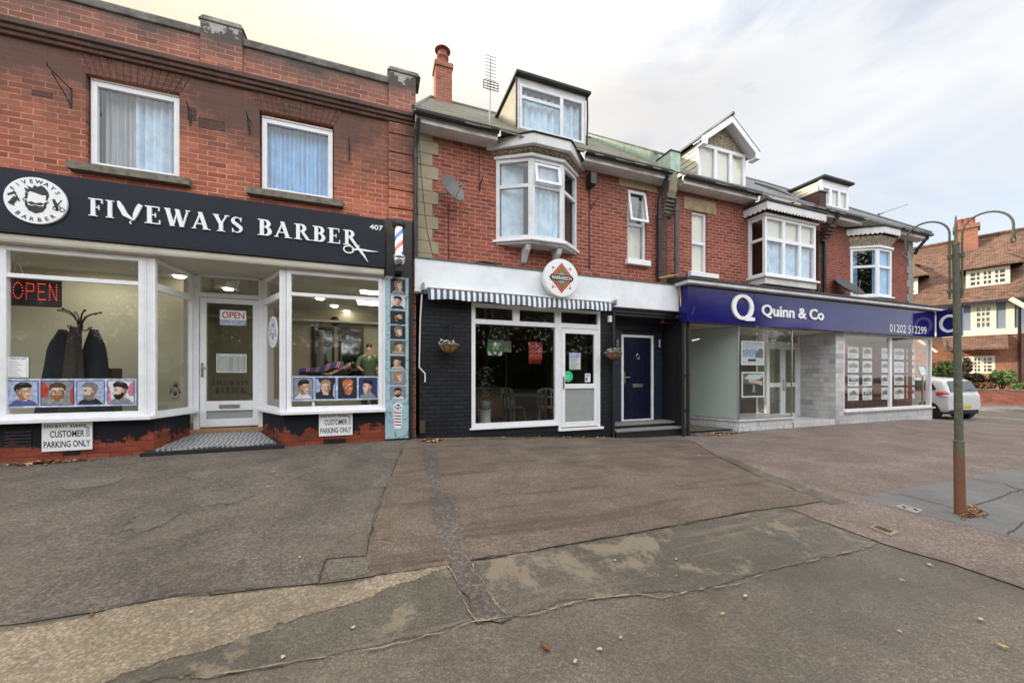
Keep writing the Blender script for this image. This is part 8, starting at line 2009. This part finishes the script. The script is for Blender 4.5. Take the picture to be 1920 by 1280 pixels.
# lean-to roof over the ground floor
a = HL(1764, 630, -.06); b = HL(1892, 655, -1.2)
mb = hm('clay_tile'); mb.slab([mb.W(HL(1775, 650, -1.2)[0], HL(1800, 656, -1.2)[1], -1.0), mb.W(b[0], HL(1800, 656, -1.2)[1], -1.0), mb.W(b[0], band0-.02, -.07), mb.W(HL(1764, 640)[0], band0-.02, -.07)], (0, 0, .08)); mb.build('lean_to_roof', None, fh)
mb = hm('timber_cream'); mb.tube([mb.W(HL(1714, 632, -1.0)[0], HL(1714, 632, -1.0)[1], -1.0), mb.W(HL(1757, 660, -1.0)[0], HL(1757, 660, -1.0)[1], -1.0)], .07, 6); mb.build('porch_barge_board', None, fh)
mb = hm('clay_tile'); mb.slab([mb.W(HL(1700, 625, -.5)[0], HL(1700, 622, -.5)[1], -1.1), mb.W(HL(1775, 655, -.5)[0], HL(1775, 655, -.5)[1], -1.1), mb.W(HL(1775, 655, -.5)[0], HL(1762, 640, -.5)[1]+.2, .0), mb.W(HL(1740, 625, -.5)[0], band0, .0)], (0, 0, .1)); mb.build('porch_roof', None, fh)
u_ = HL(1911, 600)[0]; mb = hm('gutter_black'); mb.tube([mb.W(u_, ue, -.35), mb.W(u_, ue-.3, -.18), mb.W(u_, -.3, -.18)], .06, 8); mb.build('downpipe', None, fh)
mb = hm('timber_cream'); a_ = HL(1900, 559, -.5); mb.tube([mb.W(a_[0]-.1, a_[1], -.5), mb.W(a_[0]+1.4, a_[1]-1.6, -.5)], .12, 6); mb.build('barge_board', None, fh)
mb = hm('room_dark'); mb.lface((ul, -.4, 1.2), (ur, -.4, 1.2), (ur, ue, 1.2), (ul, ue, 1.2)); mb.build('inner_dark', None, fh, recalc=False)

# garden wall, bushes and hedge in front of the far house
def on_az(px, X): return PXp(px, 703, X)
gw0 = HO-hn*4.6; WZ = PL(1850, 729, gw0, hn).z
gwl = thing('garden_wall', 'low red brick garden wall in front of the far house', 'wall', (gw0.x, gw0.y, -.4))
mb = MB(gw0, hux).m('brick_wall_low'); mb.box(-3.5, 9, -.6, WZ-.06, 0, .23); mb.build('brickwork', None, gwl); mb = MB(gw0, hux).m('coping'); mb.box(-3.55, 9, WZ-.058, WZ, -.03, .26); mb.build('coping', None, gwl, .01)
def leafmat(nm, a, b): t = NT(nm); t.principled(t.mix(t.ramp(t.noise(5, 4, .7), [(.3, 0), (.7, 1)]), a, b), .7, 0, None, .3); return nm
leafmat('hedge_green', (.035, .065, .022), (.10, .16, .05)); leafmat('bush_bright', (.09, .15, .045), (.24, .32, .12)); leafmat('bush_dark', (.035, .025, .02), (.10, .075, .045)); leafmat('bush_autumn', (.12, .055, .025), (.24, .13, .05))
def bush(label, px0, px1, pyt, pyb, dn, mat, n, name='bush', dd=.8, leaf=.07, seed=1, cat='bush'):
    O_ = HO+hn*dn; a = PL(px0, pyb, O_, hn); b = PL(px1, pyt, O_, hn); w = (b-a).dot(hux); h = b.z-a.z; c = a+hux*(w/2); rnd = random.Random(seed); s = thing(name, label, cat, (c.x, c.y, a.z-.2))
    m_ = MB().m('coat_brown')
    for i in range(5): an_ = rnd.uniform(0, 6.28); m_.tube([(c.x, c.y, a.z-.3), Vector((c.x, c.y, a.z+h*.5))+hux*(w*.25*math.cos(an_))+hn*(.2*math.sin(an_))], .025, 5)
    m_.build('stems', None, s)
    lobes = [(rnd.uniform(-.36, .36)*w, rnd.uniform(-.3, .3)*dd, rnd.uniform(.35, .8)*h, rnd.uniform(.18, .30)) for _ in range(12)]
    m_ = MB().m(mat)
    for i in range(n):
        lx, ly, lz, lr = rnd.choice(lobes); th_, ph_ = rnd.uniform(0, 6.28), math.acos(rnd.uniform(-1, 1)); r_ = (.75+.3*rnd.random())
        p = c+hux*(lx+w*lr*r_*math.sin(ph_)*math.cos(th_))+hn*(ly+dd*lr*1.3*r_*math.sin(ph_)*math.sin(th_)); p.z = a.z+lz+h*lr*r_*math.cos(ph_)
        if p.z > b.z+.05: continue
        d_ = Vector((rnd.gauss(0, 1), rnd.gauss(0, 1), rnd.gauss(0, .7))).normalized()*leaf; e_ = d_.cross(Vector((rnd.gauss(0, 1), rnd.gauss(0, 1), rnd.gauss(0, 1)))).normalized()*leaf*.5
        m_.face(p-d_, p+e_, p+d_, p-e_)
    m_.build('foliage', None, s, recalc=False)
bush('tall clipped hedge with an autumn top behind the white car', 1746, 1800, 678, 722, -4.2, 'hedge_green', 3200, 'hedge', 1.2, .08, 2, 'hedge')
bush('reddish top growth on the tall hedge, just above the white car', 1750, 1786, 678, 694, -4.0, 'bush_autumn', 900, 'shrub', .8, .07, 3, 'shrub')
bush('dark purple brown shrub between lamp post and bright green bush', 1800, 1853, 700, 730, -3.4, 'bush_dark', 2200, 'shrub', .8, .07, 4, 'shrub')
bush('bright green rounded bush behind the garden wall', 1855, 1902, 694, 727, -3.2, 'bush_bright', 3000, 'bush', .9, .06, 5)
bush('low bright green plant at the right edge behind the garden wall', 1896, 1945, 716, 733, -3.8, 'bush_bright', 900, 'bush', .6, .06, 6)
bush('climbing dark shrub against the cream ground floor window', 1804, 1822, 670, 705, -1.2, 'bush_dark', 600, 'shrub', .3, .07, 7, 'shrub')
bush('straggly low plants along the top of the garden wall', 1822, 1872, 717, 731, -4.0, 'bush_autumn', 700, 'shrub', .5, .06, 8, 'shrub')

# ================================================================== WHITE CAR
t = NT('car_white'); t.principled((.62, .63, .63), .22, 0, None, .6, **{'Coat Weight': .6, 'Coat Roughness': .06})
t = NT('car_glass'); t.principled((.012, .016, .02), .04, 0, None, .9)
t = NT('car_light'); t.principled((.45, .05, .05), .12, 0, None, .7)
t = NT('car_light_clear'); t.principled((.6, .6, .65), .1, .2, None, .7)
t = NT('plate_yellow'); t.principled((.62, .46, .05), .4)
t = NT('alloy'); t.principled((.42, .42, .44), .3, .8)
def make_car(label, loc, heading, group=None, L=3.1):
    """small hatchback; x forward, y left, built about its own origin then turned"""
    s = thing('parked_car', label, 'car', (0, 0, 0), group)
    hw = .83
    # side profile stations: x, bottom, belt, roof half-width factors
    st = [(-1.56, .36, .80, .84), (-1.545, .30, .84, .90), (-1.50, .22, .96, 1.16), (-1.36, .20, 1.0, 1.42), (-1.28, .20, 1.0, 1.47), (-1.0, .19, 1.00, 1.51), (-.5, .18, .99, 1.54), (0, .18, .97, 1.53), (.4, .18, .95, 1.42), (.75, .19, .93, 1.20), (1.05, .19, .90, .95), (1.35, .22, .80, .83), (1.55, .26, .64, .66), (1.62, .32, .50, .52)]
    sect = []
    for x, zb_, zk, zr in st:
        e = max(0, (abs(x)-1.0)/.62); w = hw*(1-.16*e**2); rw = w*(.80 if zr-zk > .1 else .92)
        sect.append([(x, -w*.90, zb_), (x, -w, zb_+.12), (x, -w*1.0, (zb_+zk)/2), (x, -w*.97, zk), (x, -rw, zr-.06 if zr-zk > .1 else (zk+zr)/2), (x, -rw*.82, zr), (x, 0, zr+.02), (x, rw*.82, zr), (x, rw, zr-.06 if zr-zk > .1 else (zk+zr)/2), (x, w*.97, zk), (x, w, (zb_+zk)/2), (x, w, zb_+.12), (x, w*.90, zb_)])
    m_ = MB().m('car_white'); m_.smooth = True; n = 13; pts_ = [p for r in sect for p in r]
    fc = [(i*n+j, i*n+j+1, (i+1)*n+j+1, (i+1)*n+j) for i in range(len(st)-1) for j in range(n-1)]
    m_.add(pts_, fc+[tuple(range(n)), tuple((len(st)-1)*n+j for j in range(n-1, -1, -1))]+[(i*n+n-1, i*n, (i+1)*n, (i+1)*n+n-1) for i in range(len(st)-1)])
    body = m_.build('body', None, s); sb = body.modifiers.new('sub', 'SUBSURF'); sb.levels = 1; sb.render_levels = 2
    def gl(nm, quads, mat='car_glass', par=None):
        g = MB().m(mat)
        for q_ in quads: g.face(*q_)
        return g.build(nm, None, par or s, recalc=False)
    for sy in (-1, 1):
        y0, y1 = sy*(hw*.965+.006), sy*(hw*.80+.012)
        gl('side_window', [[(-1.26, y0-.02*sy, 1.08), (-.50, y0+.004*sy, 1.02), (-.52, y1+.01*sy, 1.42), (-1.04, y1+.01*sy, 1.38)]]); gl('side_window', [[(-.42, y0+.004*sy, 1.02), (.62, y0, .98), (.40, y1+.01*sy, 1.35), (-.44, y1+.01*sy, 1.41)]])
        g = MB().m('upvc_white'); g.m('car_white'); g.box(-.1, .08, 0, 0, 0, 0) if False else g.blob((.52, sy*(hw+.08), 1.0), .06, .09, .06, 10, 6); g.build('wing_mirror', None, s)
        g = MB().m('black_paint'); g.box(-1.05, 1.15, .17, .25, 0, 0) if False else g.slab([(-.98, sy*(hw+.004), .17), (.92, sy*(hw+.004), .17), (.92, sy*(hw+.004), .25), (-.98, sy*(hw+.004), .25)], (0, sy*.01, 0)); g.build('sill_trim', None, s)
        g = MB().m('chrome'); g.slab([(-.42, sy*(hw+.0), .86), (-.24, sy*(hw+.0), .86), (-.24, sy*(hw+.0), .89), (-.42, sy*(hw+.0), .89)], (0, sy*.025, 0)); g.build('door_handle', None, s)
        g = MB().m('car_light'); g.blob((-1.34, sy*.66, .93), .20, .155, .12, 12, 8); g.m('car_light_clear'); g.blob((-1.38, sy*.66, .86), .18, .145, .07, 12, 8); g.build('tail_light', None, s)
        g = MB().m('car_light_clear'); g.hexa([(1.58, sy*.45, .56), (1.28, sy*.80, .62), (1.25, sy*.6, .6), (1.45, sy*.45, .56), (1.50, sy*.48, .70), (1.16, sy*.80, .80), (1.16, sy*.6, .78), (1.40, sy*.5, .70)]); g.build('headlight', None, s)
        for x in (-1.02, 1.02):
            a_ = MB().m('black_paint'); a_.lathe((x, sy*(hw-.20), .30), [(.34, 0), (.345, .205)], 24, (0, sy, 0)); a_.build('wheel_arch', None, s)
            w_ = MB().m('rubber'); w_.lathe((x, sy*(hw-.17), .295), [(.20, 0), (.285, .01), (.295, .05), (.295, .14), (.28, .18), (.205, .19)], 26, (0, sy, 0)); wo_ = w_.build('wheel', None, s)
            w_ = MB().m('alloy'); w_.lathe((x, sy*(hw-.17), .295), [(.205, .19), (.19, .16), (.19, .08), (0, .08)], 22, (0, sy, 0))
            for k in range(5):
                a0_ = k*2*math.pi/5; c_, s__ = math.cos(a0_), math.sin(a0_); t_ = Vector((-s__, 0, c_))*.028; r1 = Vector((c_, 0, s__)); y_ = Vector((0, sy*(hw-.17+.165), 0)); o_ = Vector((x, 0, .295))+y_; w_.slab([o_+r1*.02+t_, o_+r1*.02-t_, o_+r1*.195-t_*.7, o_+r1*.195+t_*.7], (0, sy*.02, 0))
            w_.build('rim', None, wo_)
    gl('rear_window', [[(-1.555, -.58, 1.02), (-1.555, .58, 1.02), (-1.40, .52, 1.40), (-1.40, -.52, 1.40)]]); gl('windscreen', [[(1.10, -.62, .96), (1.10, .62, .96), (.52, .56, 1.40), (.52, -.56, 1.40)]])
    g = MB().m('black_paint'); g.box(-1.56, -1.40, .20, .34, 0, 0) if False else g.hexa([(-1.55, -.62, .22), (-1.55, .62, .22), (-1.35, .70, .20), (-1.35, -.70, .20), (-1.56, -.60, .36), (-1.56, .60, .36), (-1.4, .70, .36), (-1.4, -.70, .36)]); g.build('bumper_insert', None, s)
    g = MB().m('plate_yellow'); g.hexa([(-1.575, -.26, .44), (-1.575, .26, .44), (-1.55, .26, .44), (-1.55, -.26, .44), (-1.57, -.26, .55), (-1.57, .26, .55), (-1.54, .26, .55), (-1.54, -.26, .55)]); g.build('number_plate', None, s)
    g = MB().m('black_paint'); g.tube([(-1.52, .05, 1.03), (-1.545, -.15, 1.08), (-1.56, -.32, 1.10)], .012, 5); g.build('rear_wiper', None, s)
    s.location = loc; s.rotation_euler = (0, 0, heading); return s
RX = 19.6; q = PXp(1800, 703, RX)
car = make_car('small white hatchback parked beside the estate agent, seen from behind', (RX+.6, q.y+1.5, gz(20, 0)), R(78))
# another car across the main road: it is what the agent's window mirrors
car2 = copy_tree(car); car2['label'] = 'white car on the far side of the main road, mirrored in the agent window'; car2.location = (33, -9.6, gz(30, -10)); car2.rotation_euler = (0, 0, R(180)); 

# ================================================================== trees across the main road, behind the camera: seen in the shop glass
leafmat('tree_leaf_a', (.035, .048, .018), (.10, .11, .045)); leafmat('tree_leaf_b', (.07, .05, .022), (.18, .12, .05)); paint('bark', (.10, .08, .06), .9, .4, 8)
def tree(label, x, y, h, seed, mat, n=9000, spread=4.2, group='trees across the main road, mirrored in the shop windows'):
    rnd = random.Random(seed); s = thing('tree', label, 'tree', (x, y, -.3), group); m_ = MB().m('bark'); tips = []
    m_.tube([(x, y, -.4), (x+.1, y, h*.3), (x+.2, y+.1, h*.6)], .25, 10, rs=[.32, .24, .14])
    for i in range(9):
        a_ = rnd.uniform(0, 6.28); z0 = h*rnd.uniform(.25, .6); r_ = spread*rnd.uniform(.4, .9); e = Vector((x+r_*math.cos(a_), y+r_*math.sin(a_), z0+h*rnd.uniform(.15, .4))); md = Vector((x+r_*.4*math.cos(a_), y+r_*.4*math.sin(a_), z0+h*.08)); m_.tube([(x+.12, y, z0), md, e], .08, 6, rs=[.11, .07, .03]); tips += [e, md*.3+e*.7]
    m_.build('trunk', None, s); m_ = MB().m(mat); tips.append(Vector((x, y, h*.85)))
    for i in range(n):
        c = rnd.choice(tips); p = c+Vector((rnd.gauss(0, 1.5), rnd.gauss(0, 1.3), rnd.gauss(0, 1.4))); L = rnd.uniform(.10, .18); d_ = Vector((rnd.gauss(0, 1), rnd.gauss(0, 1), rnd.gauss(0, 1))).normalized()*L; e_ = d_.cross(Vector((rnd.gauss(0, 1), rnd.gauss(0, 1), 1))).normalized()*L*.6; m_.face(p-d_, p+e_, p+d_, p-e_)
    m_.build('crown', None, s, recalc=False)
TR = [(-24, -27, 9, 'a'), (-17, -24, 11, 'b'), (-11.5, -26, 10, 'a'), (-6, -23, 12, 'a'), (-1, -27, 9, 'b'), (4, -24, 11, 'a'), (9.5, -26, 10, 'b'), (15, -23, 10, 'a'), (22, -26, 11, 'b'), (30, -24, 9, 'a'), (40, -27, 10, 'a')]
for i, (x, y, h, m__) in enumerate(TR): tree({'a': 'green leaved tree across the main road, mirrored in the shop windows', 'b': 'brown autumn tree across the main road, mirrored in the shop windows'}[m__], x, y, h, 20+i, 'tree_leaf_'+m__)
mb = MB().m('hedge_green'); rnd = random.Random(5)  # tall hedge out of view, raised so the shop glass mirrors darker
for i in range(26000):
    p = Vector((rnd.uniform(-40, 60), -30+rnd.gauss(0, .9), 0)); p.z = rnd.uniform(-.3, 6.2+1.6*math.sin(p.x*.35)+1.1*math.sin(p.x*.9+1)); L = rnd.uniform(.15, .4); d_ = Vector((rnd.gauss(0, 1), rnd.gauss(0, 1), rnd.gauss(0, 1))).normalized()*L; e_ = d_.cross(Vector((.3, .2, 1))).normalized()*L*.7; mb.face(p-d_, p+e_, p+d_, p-e_)
mb.box(-40, 60, -.4, 3.6, -30.4, -30.0)
tag(mb.build('backdrop_hedge', recalc=False), 'long dark hedge out of view behind the trees, raised to darken the window reflections', 'hedge', kind='stuff')
